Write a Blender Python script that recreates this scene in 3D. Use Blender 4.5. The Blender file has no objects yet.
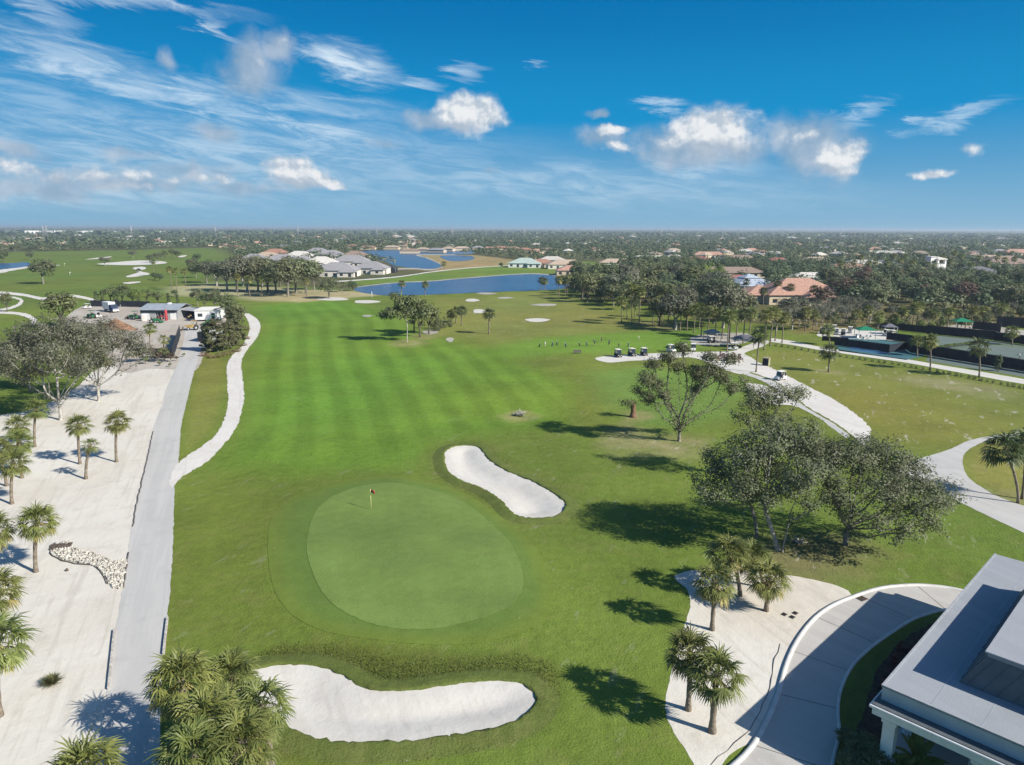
import bpy, math, random
import numpy as np
from mathutils import Vector, Matrix
from mathutils.geometry import tessellate_polygon

# ------------------------------------------------------------------ camera, sky, sun, exposure
SC = bpy.context.scene
COL = SC.collection
R_ = math.radians
H = 30.0                      # height of the viewpoint over the flat ground
PITCH = R_(12.2); ROLL = 0.0039; F = 710.0; CX, CY = 512.0, 382.5
cp, sp = math.cos(PITCH), math.sin(PITCH)
cam_d = bpy.data.cameras.new('camera'); cam = bpy.data.objects.new('camera', cam_d); COL.objects.link(cam)
cam_d.sensor_width = 36; cam_d.lens = F / 1024 * 36; cam_d.clip_start = 0.5; cam_d.clip_end = 60000
_r = Vector((1, 0, 0)); _u = Vector((0, sp, cp)); _f = Vector((0, cp, -sp))
_ri = _r * math.cos(ROLL) + _u * math.sin(ROLL); _ui = _u * math.cos(ROLL) - _r * math.sin(ROLL)
cam.matrix_world = Matrix(((_ri.x, _ui.x, -_f.x, 0), (_ri.y, _ui.y, -_f.y, 0), (_ri.z, _ui.z, -_f.z, H), (0, 0, 0, 1)))
SC.camera = cam

SUN_AZ, SUN_EL = R_(118), R_(34.5)
SUNV = Vector((math.sin(SUN_AZ) * math.cos(SUN_EL), math.cos(SUN_AZ) * math.cos(SUN_EL), math.sin(SUN_EL)))
sun_d = bpy.data.lights.new('sun', 'SUN'); sun = bpy.data.objects.new('sun', sun_d); COL.objects.link(sun)
sun_d.energy = 4.5; sun_d.angle = R_(0.5); sun_d.color = (1.0, 0.94, 0.84)
sun.rotation_euler = SUNV.to_track_quat('Z', 'Y').to_euler(); sun.location = (200, -100, 300)
SKY_STR = 0.085
SC.view_settings.view_transform = 'Standard'; SC.view_settings.look = 'None'
SC.view_settings.exposure = 0.70; SC.view_settings.gamma = 1; SC.view_settings.use_curve_mapping = False
SC.cycles.max_bounces = 6; SC.cycles.diffuse_bounces = 2; SC.cycles.glossy_bounces = 2
SC.cycles.transmission_bounces = 3; SC.cycles.volume_bounces = 0; SC.cycles.transparent_max_bounces = 4
SC.cycles.caustics_reflective = False; SC.cycles.caustics_refractive = False
SC.cycles.use_denoising = True

def ray(px, py):
    a = (px - CX) / F; b = (CY - py) / F
    a, b = a - b * ROLL, b + a * ROLL
    return (a, cp + b * sp, -sp + b * cp)
def P(px, py, z=0.0):
    d = ray(px, py); t = (H - z) / max(-d[2], 1e-4)
    return (d[0] * t, d[1] * t)
def HT(px, py, pyt):
    x, y = P(px, py); d = ray(px, pyt)
    return H + math.hypot(x, y) * d[2] / math.hypot(d[0], d[1])
def AE(px, py):
    d = ray(px, py); return math.atan2(d[0], d[1]), math.atan2(d[2], math.hypot(d[0], d[1]))
def WPX(px, py, n):           # metres covered by n pixels on the ground at that spot
    x, y = P(px, py); return n * (y * cp + H * sp) / F

# ------------------------------------------------------------------ node helpers
class NT:
    def __init__(s, tree): s.t = tree; s.n = tree.nodes; s.l = tree.links
    def node(s, typ, **kw):
        n = s.n.new(typ)
        for k, v in kw.items():
            if k.startswith('i_'):
                key = k[2:]; key = int(key) if key.isdigit() else key.replace('_', ' ')
                sock = n.inputs[key]
                if hasattr(v, 'is_linked'): s.l.new(v, sock)
                else: sock.default_value = v
            else: setattr(n, k, v)
        return n
    def math(s, op, a, b=0.0, clamp=False):
        n = s.n.new('ShaderNodeMath'); n.operation = op; n.use_clamp = clamp
        for i, v in enumerate((a, b)):
            if hasattr(v, 'is_linked'): s.l.new(v, n.inputs[i])
            else: n.inputs[i].default_value = v
        return n.outputs[0]
    def mix(s, f, a, b, blend='MIX'):
        n = s.n.new('ShaderNodeMix'); n.data_type = 'RGBA'; n.blend_type = blend; n.clamp_factor = True
        for k, v in ((0, f), (6, a), (7, b)):
            if hasattr(v, 'is_linked'): s.l.new(v, n.inputs[k])
            else: n.inputs[k].default_value = v if k == 0 else (tuple(v) + (1,))[:4]
        return n.outputs[2]
    def rng(s, v, a, b, c=0.0, d=1.0, smooth=True):
        n = s.n.new('ShaderNodeMapRange'); n.interpolation_type = 'SMOOTHSTEP' if smooth else 'LINEAR'
        s.l.new(v, n.inputs[0])
        for i, x in enumerate((a, b, c, d)): n.inputs[i + 1].default_value = x
        return n.outputs[0]
    def aniso(s, vec, deg, sc):
        a = s.node('ShaderNodeMapping', i_Vector=vec, i_Rotation=(0, 0, R_(deg))); return s.node('ShaderNodeMapping', i_Vector=a.outputs[0], i_Scale=sc)
    def noise(s, vec, scale, detail=3, rough=0.55, dist=0.0):
        n = s.n.new('ShaderNodeTexNoise'); n.inputs['Scale'].default_value = scale
        n.inputs['Detail'].default_value = detail; n.inputs['Roughness'].default_value = rough
        n.inputs['Distortion'].default_value = dist
        if vec is not None: s.l.new(vec, n.inputs['Vector'])
        return n

# ------------------------------------------------------------------ the sky: Nishita sky with clouds by direction
W = bpy.data.worlds.new('World'); SC.world = W; W.use_nodes = True
w = NT(W.node_tree); w.n.clear()
sky = w.node('ShaderNodeTexSky'); sky.sky_type = 'NISHITA'; sky.sun_disc = False
sky.sun_elevation = SUN_EL; sky.sun_rotation = SUN_AZ; sky.altitude = 10; sky.air_density = 1.0; sky.dust_density = 0.6; sky.ozone_density = 1.5
tc = w.node('ShaderNodeTexCoord'); sep = w.node('ShaderNodeSeparateXYZ', i_0=tc.outputs['Generated'])
X_, Y_, Z_ = sep.outputs
az = w.math('ARCTAN2', X_, Y_); el = w.math('ARCSINE', Z_)
ae = w.node('ShaderNodeCombineXYZ', i_0=az, i_1=el).outputs[0]
k = 0.935 / SKY_STR
low = w.mix(w.rng(el, 0.0, 0.14, smooth=False), (0.150 * k, 0.300 * k, 0.425 * k), (0.004 * k, 0.184 * k, 0.395 * k))
low = w.mix(w.rng(el, 0.13, 0.30), low, (0.0, 0.112 * k, 0.300 * k))
hsv = w.node('ShaderNodeHueSaturation', i_Color=sky.outputs[0], i_Saturation=1.3, i_Value=0.95, i_Hue=0.5)
skyc = w.mix(w.rng(el, 0.36, 0.62, 0.985, 0.0), hsv.outputs[0], low)       # the deep blue of the low sky opposite the sun
def vadd(v, nz, amp):
    a = w.node('ShaderNodeVectorMath', operation='SUBTRACT', i_0=nz, i_1=(0.5, 0.5, 0.5)).outputs[0]
    b = w.node('ShaderNodeVectorMath', operation='MULTIPLY', i_0=a, i_1=(amp[0], amp[1], 0)).outputs[0]
    return w.node('ShaderNodeVectorMath', operation='ADD', i_0=v, i_1=b).outputs[0]
nC = w.noise(ae, 21, 7, 0.56); pC = vadd(ae, nC.outputs['Color'], (0.05, 0.036))
nB = w.noise(ae, 34, 7, 0.56); aeo = w.node('ShaderNodeVectorMath', operation='ADD', i_0=ae, i_1=(0.0035, 0.006, 0)).outputs[0]; nBo = w.noise(aeo, 34, 3, 0.56)
sun_side = w.math('SUBTRACT', nB.outputs['Fac'], nBo.outputs['Fac'])  # offset noise difference puts sun-side light and shade into the cloud colour
mS = w.aniso(ae, 7, (6, 34, 1))
nS = w.noise(mS.outputs[0], 1.9, 9, 0.68, 0.6); pS = vadd(ae, nS.outputs['Color'], (0.13, 0.055))
def blob(p, px, py, rx, ry, rot=0, s=1.0, soft=1.15):
    a, e = AE(px, py)
    m = w.node('ShaderNodeMapping', vector_type='TEXTURE', i_Vector=p, i_Location=(a, e, 0), i_Rotation=(0, 0, R_(rot)), i_Scale=(rx / F, ry / F, 1))
    ln = w.node('ShaderNodeVectorMath', operation='LENGTH', i_0=m.outputs[0]).outputs['Value']
    return w.rng(ln, 1.15, 1.15 - soft, 0.0, s)
def union(lst):
    r = lst[0]
    for x in lst[1:]: r = w.math('MAXIMUM', r, x)
    return r
white = union([blob(pC, *b) for b in (
    (468, 113, 46, 26, 0, 1.0), (296, 173, 40, 18, 0, .95), (328, 183, 24, 6, -8), (714, 130, 62, 27, 0, .85), (842, 157, 28, 22, 0, .85), (668, 140, 30, 12, 0, .6), (800, 134, 20, 14, 20, .5),
    (612, 131, 24, 8, 0, .8), (262, 62, 22, 16, 30, .22), (285, 44, 14, 13, 0, .32), (936, 173, 22, 6, 0, .75), (976, 148, 15, 7, 0, .45),
    (88, 172, 44, 11, 0, .55), (140, 174, 30, 8, 0, .5), (200, 180, 44, 9, 0, .5), (48, 176, 30, 9, 0, .5), (10, 166, 34, 10, 0, .6), (112, 186, 60, 8, 0, .4), (620, 150, 30, 7, -10, .6))])
grey = union([blob(pC, *b) for b in (
    (252, 68, 46, 34, 35, .85), (278, 50, 24, 22, 0, .8), (432, 118, 44, 14, 8, .75), (700, 146, 100, 29, 0, .95), (815, 147, 58, 36, -18, .95), (603, 138, 40, 14, -8, .7),
    (596, 113, 15, 7, 0, .8), (168, 62, 16, 14, -30, .6), (16, 150, 30, 12, -10, .8), (214, 131, 34, 12, -8, .7), (110, 183, 120, 15, 0, .7), (30, 172, 40, 8, 0, .6), (240, 190, 70, 9, 0, .6),
    (25, 190, 90, 14, 0, .7), (180, 170, 90, 12, 0, .5), (300, 178, 38, 14, 0, .7), (385, 143, 26, 9, 0, .5), (130, 156, 36, 8, 0, .55), (490, 170, 14, 6, 0, .4))])
cirr = union([blob(pS, *b) for b in (
    (352, 64, 58, 17, -14, .95, 1.0), (415, 81, 30, 6, -6, .8, 1.0), (105, 76, 100, 20, -10, .75, 1.0), (70, 50, 80, 14, -12, .5, 1.0), (185, 92, 60, 12, -8, .8, 1.0),
    (300, 104, 130, 17, -5, .6, 1.1), (260, 122, 140, 12, -12, .75, 1.0), (350, 138, 70, 10, -16, .7, 1.0), (195, 16, 60, 7, -28, .7, 1.0), (48, 16, 30, 14, -20, .6, 1.0),
    (130, 4, 120, 7, 0, .5, 1.0), (230, 150, 350, 54, -2, .52, 1.1), (60, 190, 260, 20, 0, .5, 1.1), (560, 182, 330, 26, -3, .42, 1.1), (860, 112, 28, 9, 18, .7, 1.0), (955, 118, 46, 8, 14, .6, 1.0), (925, 122, 20, 5, 0, .6, 1.0),
    (664, 105, 30, 8, -6, .75, 1.0), (466, 70, 20, 8, 0, .6, 1.0), (535, 66, 10, 3, 0, .5, 1.0), (40, 100, 120, 30, -8, .4, 1.1), (700, 168, 90, 14, 0, .5, 1.1), (750, 112, 14, 3, -20, .4, 1.0))])
strk = w.rng(nS.outputs['Fac'], 0.36, 0.66, 0.25, 1.0)
cirr = w.math('MULTIPLY', cirr, strk)
veil = w.rng(el, 0.0, 0.09, 0.18, 0.0)
c = w.mix(veil, skyc, (0.20 * k, 0.35 * k, 0.47 * k))
c = w.mix(w.math('MULTIPLY', cirr, 0.9), c, (0.52 * k, 0.60 * k, 0.66 * k))
gcol = w.mix(w.rng(nC.outputs['Fac'], 0.35, 0.7), (0.19 * k, 0.27 * k, 0.36 * k), (0.34 * k, 0.39 * k, 0.46 * k))
nbb = w.math('MULTIPLY', w.math('SUBTRACT', nB.outputs['Fac'], 0.5), 1.0)
grey_a = w.math('MULTIPLY', w.rng(w.math('ADD', grey, w.math('MULTIPLY', nbb, 0.8)), 0.05, 0.78), w.rng(grey, 0.01, 0.2))
c = w.mix(w.math('MULTIPLY', grey_a, 0.8), c, gcol)
wcol = w.mix(w.rng(w.math('ADD', w.math('MULTIPLY', sun_side, 2.8), w.math('ADD', w.math('MULTIPLY', white, 0.45), w.math('MULTIPLY', nC.outputs['Fac'], 0.5))), 0.22, 0.8), (0.33 * k, 0.385 * k, 0.45 * k), (0.56 * k, 0.575 * k, 0.59 * k))
white_a = w.math('MULTIPLY', w.rng(w.math('ADD', white, w.math('MULTIPLY', nbb, 0.85)), 0.08, 0.66), w.rng(white, 0.02, 0.2))
base = union([blob(pC, *b) for b in ((455, 127, 44, 13, 0, .9), (292, 184, 38, 9, 0, .9), (708, 147, 56, 13, 0, .9), (832, 169, 24, 9, 0, .8), (90, 181, 90, 9, 0, .8), (612, 141, 28, 7, 0, .8))])          # shaded undersides
wcol = w.mix(w.rng(w.math('ADD', base, w.math('MULTIPLY', nbb, 0.5)), 0.15, 0.8, 0.0, 0.85), wcol, (0.25 * k, 0.315 * k, 0.395 * k))
c = w.mix(white_a, c, wcol)
bg = w.node('ShaderNodeBackground', i_Color=c, i_Strength=SKY_STR)
w.l.new(bg.outputs[0], w.node('ShaderNodeOutputWorld').inputs[0])
W.cycles.sampling_method = 'MANUAL'; W.cycles.sample_map_resolution = 512

# ------------------------------------------------------------------ object helpers
rnd = random.Random(7)
NR = np.random.default_rng(11)
def tag(o, label=None, cat=None, group=None, kind=None):
    if label: o['label'] = label
    if cat: o['category'] = cat
    if group: o['group'] = group
    if kind: o['kind'] = kind
    return o
def empty(name, x, y, z=0.0, rz=0.0, label=None, cat=None, group=None):
    o = bpy.data.objects.new(name, None); COL.objects.link(o); o.location = (x, y, z); o.rotation_euler = (0, 0, rz)
    o.empty_display_size = 0.3
    return tag(o, label, cat, group)
def link_mesh(name, me, parent=None, mats=()):
    for m in mats: me.materials.append(m)
    o = bpy.data.objects.new(name, me); COL.objects.link(o)
    if parent is not None: o.parent = parent
    return o
def kids(o): return [c for c in COL.objects if c.parent is o]
def copy_tree(o, parent=None, kid_map=None):
    c = o.copy(); COL.objects.link(c)
    if parent is not None: c.parent = parent
    for ch in (kid_map[o.name] if kid_map else list(o.children)): copy_tree(ch, c)
    return c
def mesh_np(name, V, faces, mats=(), smooth=False, face_attr=None, mat_idx=None, vcol=None):
    """faces: list of int arrays (n,3) or (n,4)"""
    me = bpy.data.meshes.new(name)
    V = np.asarray(V, np.float32)
    loops = np.concatenate([f.ravel() for f in faces]).astype(np.int32)
    tot = np.concatenate([np.full(len(f), f.shape[1], np.int32) for f in faces])
    st = np.concatenate([[0], np.cumsum(tot)[:-1]]).astype(np.int32)
    me.vertices.add(len(V)); me.vertices.foreach_set('co', V.ravel())
    me.loops.add(len(loops)); me.loops.foreach_set('vertex_index', loops)
    me.polygons.add(len(tot)); me.polygons.foreach_set('loop_start', st); me.polygons.foreach_set('loop_total', tot)
    if mat_idx is not None: me.polygons.foreach_set('material_index', np.asarray(mat_idx, np.int32))
    if smooth: me.polygons.foreach_set('use_smooth', np.ones(len(tot), bool))
    me.update(calc_edges=True)
    if face_attr is not None:
        a = me.attributes.new('rnd', 'FLOAT', 'FACE'); a.data.foreach_set('value', np.asarray(face_attr, np.float32))
    if vcol:
        for k, v in vcol.items():
            if v.ndim == 2:
                a = me.attributes.new(k, 'FLOAT_COLOR', 'POINT'); a.data.foreach_set('color', np.concatenate([v, np.ones((len(v), 1))], 1).astype(np.float32).ravel())
            else:
                a = me.attributes.new(k, 'FLOAT', 'POINT'); a.data.foreach_set('value', v.astype(np.float32))
    for m in mats: me.materials.append(m)
    return me

class MB:
    """collects shapes into one mesh"""
    def __init__(s): s.v = []; s.f = []; s.m = []; s.sm = []
    def add(s, vs, fs, mi=0, smooth=False):
        o = len(s.v); s.v += [tuple(v) for v in vs]
        for f in fs: s.f.append([i + o for i in f]); s.m.append(mi); s.sm.append(smooth)
        return s
    def box(s, x0, x1, y0, y1, z0, z1, mi=0, bev=0.0, rz=0.0, piv=None):
        if bev > 0:
            b = min(bev, (x1 - x0) * .45, (y1 - y0) * .45, (z1 - z0) * .45)
            vs = []
            prof = [(z0, b), (z0 + b, 0), (z1 - b, 0), (z1, b)]
            for z, i in prof:
                o = [(x0 + i + (b if i == 0 else 0), y0 + i), (x1 - i - (b if i == 0 else 0), y0 + i), (x1 - i, y0 + i + (b if i == 0 else 0)), (x1 - i, y1 - i - (b if i == 0 else 0)),
                     (x1 - i - (b if i == 0 else 0), y1 - i), (x0 + i + (b if i == 0 else 0), y1 - i), (x0 + i, y1 - i - (b if i == 0 else 0)), (x0 + i, y0 + i + (b if i == 0 else 0))]
                if i > 0:
                    e = b * .5
                    o = [(x0 + b + e, y0 + b), (x1 - b - e, y0 + b), (x1 - b, y0 + b + e), (x1 - b, y1 - b - e), (x1 - b - e, y1 - b), (x0 + b + e, y1 - b), (x0 + b, y1 - b - e), (x0 + b, y0 + b + e)]
                vs += [(p[0], p[1], z) for p in o]
            fs = [[7, 6, 5, 4, 3, 2, 1, 0], [24, 25, 26, 27, 28, 29, 30, 31]]
            for r in range(3):
                for i in range(8): fs.append([r * 8 + i, r * 8 + (i + 1) % 8, (r + 1) * 8 + (i + 1) % 8, (r + 1) * 8 + i])
        else:
            vs = [(x0, y0, z0), (x1, y0, z0), (x1, y1, z0), (x0, y1, z0), (x0, y0, z1), (x1, y0, z1), (x1, y1, z1), (x0, y1, z1)]
            fs = [[3, 2, 1, 0], [4, 5, 6, 7], [0, 1, 5, 4], [1, 2, 6, 5], [2, 3, 7, 6], [3, 0, 4, 7]]
        if rz:
            cx, cy = piv or ((x0 + x1) / 2, (y0 + y1) / 2); c_, s_ = math.cos(rz), math.sin(rz)
            vs = [(cx + (v[0] - cx) * c_ - (v[1] - cy) * s_, cy + (v[0] - cx) * s_ + (v[1] - cy) * c_, v[2]) for v in vs]
        return s.add(vs, fs, mi)
    def tube(s, pts, rad, n=6, mi=0, cap=True, smooth=True):
        pts = [Vector(p) for p in pts]; vs = []; prev = None
        for i, p in enumerate(pts):
            d = (pts[min(i + 1, len(pts) - 1)] - pts[max(i - 1, 0)])
            d = d.normalized() if d.length > 1e-9 else Vector((0, 0, 1))
            if prev is None:
                u = d.cross(Vector((0, 0, 1)));
                if u.length < 1e-3: u = d.cross(Vector((1, 0, 0)))
            else: u = prev - d * prev.dot(d)
            u.normalize(); prev = u; q = d.cross(u)
            r = rad[i] if hasattr(rad, '__len__') else rad
            for k in range(n):
                a = 2 * math.pi * k / n; vs.append(p + (u * math.cos(a) + q * math.sin(a)) * r)
        fs = []
        for i in range(len(pts) - 1):
            for k in range(n): fs.append([i * n + k, i * n + (k + 1) % n, (i + 1) * n + (k + 1) % n, (i + 1) * n + k])
        s.add(vs, fs, mi, smooth)
        if cap:
            m = len(s.v) - len(vs)
            s.f.append([m + k for k in range(n)][::-1]); s.m.append(mi); s.sm.append(False)
            s.f.append([m + (len(pts) - 1) * n + k for k in range(n)]); s.m.append(mi); s.sm.append(False)
        return s
    def prism(s, poly, z0, z1, mi=0):
        n = len(poly); vs = [(p[0], p[1], z0) for p in poly] + [(p[0], p[1], z1) for p in poly]
        fs = [list(range(n))[::-1], [n + i for i in range(n)]] + [[i, (i + 1) % n, n + (i + 1) % n, n + i] for i in range(n)]
        return s.add(vs, fs, mi)
    def side(s, prof, y0, y1, mi=0):          # profile in x,z extruded along y
        n = len(prof); vs = [(p[0], y0, p[1]) for p in prof] + [(p[0], y1, p[1]) for p in prof]
        fs = [list(range(n)), [n + i for i in range(n)][::-1]] + [[i, n + i, n + (i + 1) % n, (i + 1) % n] for i in range(n)]
        return s.add(vs, fs, mi)
    def lathe(s, c, prof, n=12, mi=0, axis='z', smooth=True):
        vs = []
        for r, h in prof:
            for k in range(n):
                a = 2 * math.pi * k / n; u, v = r * math.cos(a), r * math.sin(a)
                vs.append({'z': (c[0] + u, c[1] + v, c[2] + h), 'y': (c[0] + u, c[1] + h, c[2] + v), 'x': (c[0] + h, c[1] + u, c[2] + v)}[axis])
        fs = []
        for i in range(len(prof) - 1):
            for k in range(n): fs.append([i * n + k, i * n + (k + 1) % n, (i + 1) * n + (k + 1) % n, (i + 1) * n + k])
        s.add(vs, fs, mi, smooth); m = len(s.v) - len(vs)
        s.f.append([m + k for k in range(n)][::-1]); s.m.append(mi); s.sm.append(False)
        s.f.append([m + (len(prof) - 1) * n + k for k in range(n)]); s.m.append(mi); s.sm.append(False)
        return s
    def mesh(s, name, mats):
        me = bpy.data.meshes.new(name); me.from_pydata(s.v, [], s.f)
        me.polygons.foreach_set('material_index', s.m); me.polygons.foreach_set('use_smooth', s.sm)
        for m in (mats if isinstance(mats, (list, tuple)) else [mats]): me.materials.append(m)
        import bmesh
        b = bmesh.new(); b.from_mesh(me); bmesh.ops.recalc_face_normals(b, faces=b.faces); b.to_mesh(me); b.free()
        me.update(); return me
    def build(s, name, mats, parent=None): return link_mesh(name, s.mesh(name, mats), parent)

# ------------------------------------------------------------------ materials
def mat(name, col, rough=0.7, var=0.12, scale=3.0, bump=0.0, bscale=None, metal=0.0, spec=0.4, col2=None, world=False, detail=4):
    m = bpy.data.materials.new(name); m.use_nodes = True; t = NT(m.node_tree); b = t.n['Principled BSDF']
    vec = t.node('ShaderNodeNewGeometry').outputs['Position'] if world else t.node('ShaderNodeTexCoord').outputs['Object']
    nz = t.noise(vec, scale, detail)
    f = t.rng(nz.outputs['Fac'], 0.28, 0.72, 0, 1)
    lo = tuple(max(0, x * (1 - var)) for x in col); hi = tuple(min(0.95, x * (1 + var)) for x in (col2 or col))
    if col2: lo = col
    t.l.new(t.mix(f, lo, hi), b.inputs['Base Color'])
    b.inputs['Roughness'].default_value = rough; b.inputs['Metallic'].default_value = metal; b.inputs['Specular IOR Level'].default_value = spec
    if bump:
        n2 = t.noise(vec, bscale or scale * 4, 5, 0.6)
        bp = t.node('ShaderNodeBump', i_Strength=1.0, i_Distance=bump, i_Height=n2.outputs['Fac'])
        t.l.new(bp.outputs[0], b.inputs['Normal'])
    return m
def leafmat(name, dark, light, trans=0.25, objvar=0.35, rough=0.6):
    m = bpy.data.materials.new(name); m.use_nodes = True; t = NT(m.node_tree); b = t.n['Principled BSDF']
    a = t.node('ShaderNodeAttribute', attribute_name='rnd'); oi = t.node('ShaderNodeObjectInfo')
    vec = t.node('ShaderNodeTexCoord').outputs['Object']; nz = t.noise(vec, 0.7, 2)
    f = t.math('ADD', t.math('MULTIPLY', a.outputs['Fac'], 0.6), t.math('MULTIPLY', t.rng(nz.outputs['Fac'], .3, .7), 0.4))
    c = t.mix(f, dark, light)
    v = t.math('ADD', t.math('MULTIPLY', oi.outputs['Random'], objvar), 1 - objvar / 2)
    hs = t.node('ShaderNodeHueSaturation', i_Color=c, i_Value=v)
    r2 = t.math('FRACT', t.math('MULTIPLY', oi.outputs['Random'], 7.31)); 
    t.l.new(t.math('ADD', t.math('MULTIPLY', r2, 0.035), 0.4825), hs.inputs['Hue'])
    t.l.new(hs.outputs[0], b.inputs['Base Color']); b.inputs['Roughness'].default_value = rough; b.inputs['Specular IOR Level'].default_value = 0.35
    tr = t.node('ShaderNodeBsdfTranslucent', i_Color=hs.outputs[0])
    mx = t.node('ShaderNodeMixShader', i_0=trans, i_1=b.outputs[0], i_2=tr.outputs[0])
    t.l.new(mx.outputs[0], t.n['Material Output'].inputs[0]); return m
M = {}
M['oak'] = leafmat('oak_leaf', (0.070, 0.088, 0.040), (0.225, 0.245, 0.128))
M['oak_grey'] = leafmat('grey_oak_leaf', (0.07, 0.077, 0.046), (0.22, 0.225, 0.15))
M['leaf_dark'] = leafmat('dark_leaf', (0.048, 0.07, 0.03), (0.16, 0.20, 0.088), 0.2)
M['leaf_olive'] = leafmat('olive_leaf', (0.075, 0.095, 0.036), (0.215, 0.24, 0.10), 0.2)
M['leaf_lime'] = leafmat('lime_leaf', (0.115, 0.172, 0.034), (0.253, 0.310, 0.081), 0.3)
M['leaf_rust'] = leafmat('rust_leaf', (0.085, 0.06, 0.042), (0.18, 0.125, 0.085), 0.2)
M['leaf_brown'] = leafmat('brown_green_leaf', (0.075, 0.085, 0.036), (0.19, 0.19, 0.092), 0.2)
M['leaf_tan'] = leafmat('tan_leaf', (0.14, 0.10, 0.05), (0.30, 0.22, 0.12), 0.2)
M['leaf_red'] = leafmat('red_leaf', (0.07, 0.018, 0.022), (0.2, 0.05, 0.055), 0.2)
M['palm'] = leafmat('palm_frond', (0.075, 0.10, 0.026), (0.27, 0.29, 0.085), 0.25, 0.25, 0.5)
M['palm_old'] = leafmat('old_palm_frond', (0.240, 0.204, 0.060), (0.432, 0.372, 0.144), 0.25, 0.25)
M['palm_dark'] = leafmat('dark_palm_frond', (0.044, 0.065, 0.025), (0.125, 0.150, 0.056), 0.2, 0.25, 0.5)
M['rough'] = leafmat('rough_grass', (0.085, 0.115, 0.028), (0.165, 0.195, 0.055), 0.3, 0)
M['grassblade'] = leafmat('grass_blade', (0.10, 0.12, 0.04), (0.26, 0.25, 0.11), 0.25, 0.25)
M['bark'] = mat('grey_bark', (0.22, 0.20, 0.17), 0.9, 0.45, 2.5, 0.03, 9)
M['bark_pale'] = mat('pale_bark', (0.36, 0.34, 0.30), 0.9, 0.35, 2.0, 0.02, 8)
M['bark_dark'] = mat('dark_bark', (0.11, 0.095, 0.08), 0.9, 0.4, 2.5, 0.03, 9)
M['palmbark'] = mat('palm_bark', (0.20, 0.165, 0.125), 0.95, 0.4, 5, 0.05, 9)
M['white'] = mat('white_paint', (0.74, 0.74, 0.72), 0.5, 0.06, 2)
M['offwhite'] = mat('stucco', (0.66, 0.62, 0.54), 0.8, 0.08, 1.5)
M['cream'] = mat('cream_stucco', (0.6, 0.5, 0.36), 0.8, 0.08, 1.5)
M['black'] = mat('black_plastic', (0.02, 0.02, 0.022), 0.5, 0.2, 4)
M['tyre'] = mat('rubber', (0.025, 0.025, 0.025), 0.85, 0.2, 8)
M['glass'] = mat('dark_glass', (0.03, 0.04, 0.05), 0.08, 0.1, 1, spec=0.8)
M['metal'] = mat('galvanised_metal', (0.42, 0.43, 0.44), 0.45, 0.12, 3, metal=0.3)
M['greymetal'] = mat('grey_metal_roof', (0.30, 0.33, 0.36), 0.5, 0.15, 0.7)
M['screen'] = mat('black_windscreen', (0.016, 0.02, 0.03), 0.9, 0.25, 0.8)
M['red'] = mat('red_paint', (0.40, 0.05, 0.06), 0.5, 0.15, 3)
M['green'] = mat('green_paint', (0.02, 0.14, 0.05), 0.5, 0.15, 3)
M['canopy'] = mat('green_canvas', (0.0, 0.17, 0.085), 0.8, 0.12, 2)
M['tan'] = mat('tan_paint', (0.4, 0.28, 0.11), 0.6, 0.2, 3)
M['yellowpole'] = mat('pale_yellow_pole', (0.75, 0.66, 0.30), 0.4, 0.05, 3)
M['navy'] = mat('navy_cloth', (0.03, 0.05, 0.12), 0.9, 0.15, 6)
M['skin'] = mat('skin', (0.45, 0.27, 0.19), 0.6, 0.05, 6)
M['khaki'] = mat('khaki_cloth', (0.32, 0.27, 0.19), 0.9, 0.1, 6)
M['pink'] = mat('coral_cloth', (0.6, 0.2, 0.17), 0.9, 0.1, 6)
M['hair'] = mat('brown_hair', (0.06, 0.035, 0.02), 0.7, 0.2, 9)
for nm, cc in (('terracotta', (0.34, 0.18, 0.125)), ('coral_tile', (0.42, 0.245, 0.18)), ('tan_tile', (0.42, 0.33, 0.25)), ('grey_tile', (0.27, 0.26, 0.27)), ('pale_tile', (0.55, 0.52, 0.47)),
               ('seafoam_tile', (0.36, 0.44, 0.40)), ('blue_tile', (0.36, 0.41, 0.48)), ('red_tile', (0.36, 0.13, 0.125)), ('dark_tile', (0.13, 0.13, 0.15)), ('brown_tile', (0.26, 0.19, 0.15))):
    M[nm] = mat(nm, cc, 0.8, 0.18, 1.2, 0.02, 6)
M['concrete'] = mat('concrete', (0.42, 0.41, 0.39), 0.85, 0.10, 0.35, 0.006, 8, world=True)
M['kerb'] = mat('kerb_concrete', (0.56, 0.55, 0.52), 0.85, 0.12, 1.5, 0.01, 8, world=True)
M['timber'] = mat('weathered_timber', (0.42, 0.39, 0.35), 0.9, 0.3, 3, 0.01, 12)
M['darktimber'] = mat('dark_timber', (0.12, 0.11, 0.10), 0.9, 0.4, 3, 0.01, 12)
M['mulch'] = mat('mulch', (0.045, 0.03, 0.022), 0.95, 0.5, 2.5, 0.04, 6, world=True)
M['woodchip'] = mat('wood_chips', (0.22, 0.125, 0.075), 0.95, 0.45, 1.6, 0.12, 4)
M['courtgreen'] = mat('green_court', (0.12, 0.155, 0.135), 0.8, 0.08, 0.2, world=True)
M['courtblue'] = mat('blue_court', (0.035, 0.12, 0.24), 0.7, 0.08, 0.2, world=True)
M['courtteal'] = mat('teal_court', (0.045, 0.13, 0.145), 0.7, 0.08, 0.2, world=True)
M['rock'] = mat('pale_rock', (0.47, 0.445, 0.39), 0.9, 0.35, 2, 0.03, 8)
M['rust'] = mat('rusty_steel', (0.10, 0.075, 0.06), 0.8, 0.3, 4, 0.01, 14)

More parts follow.
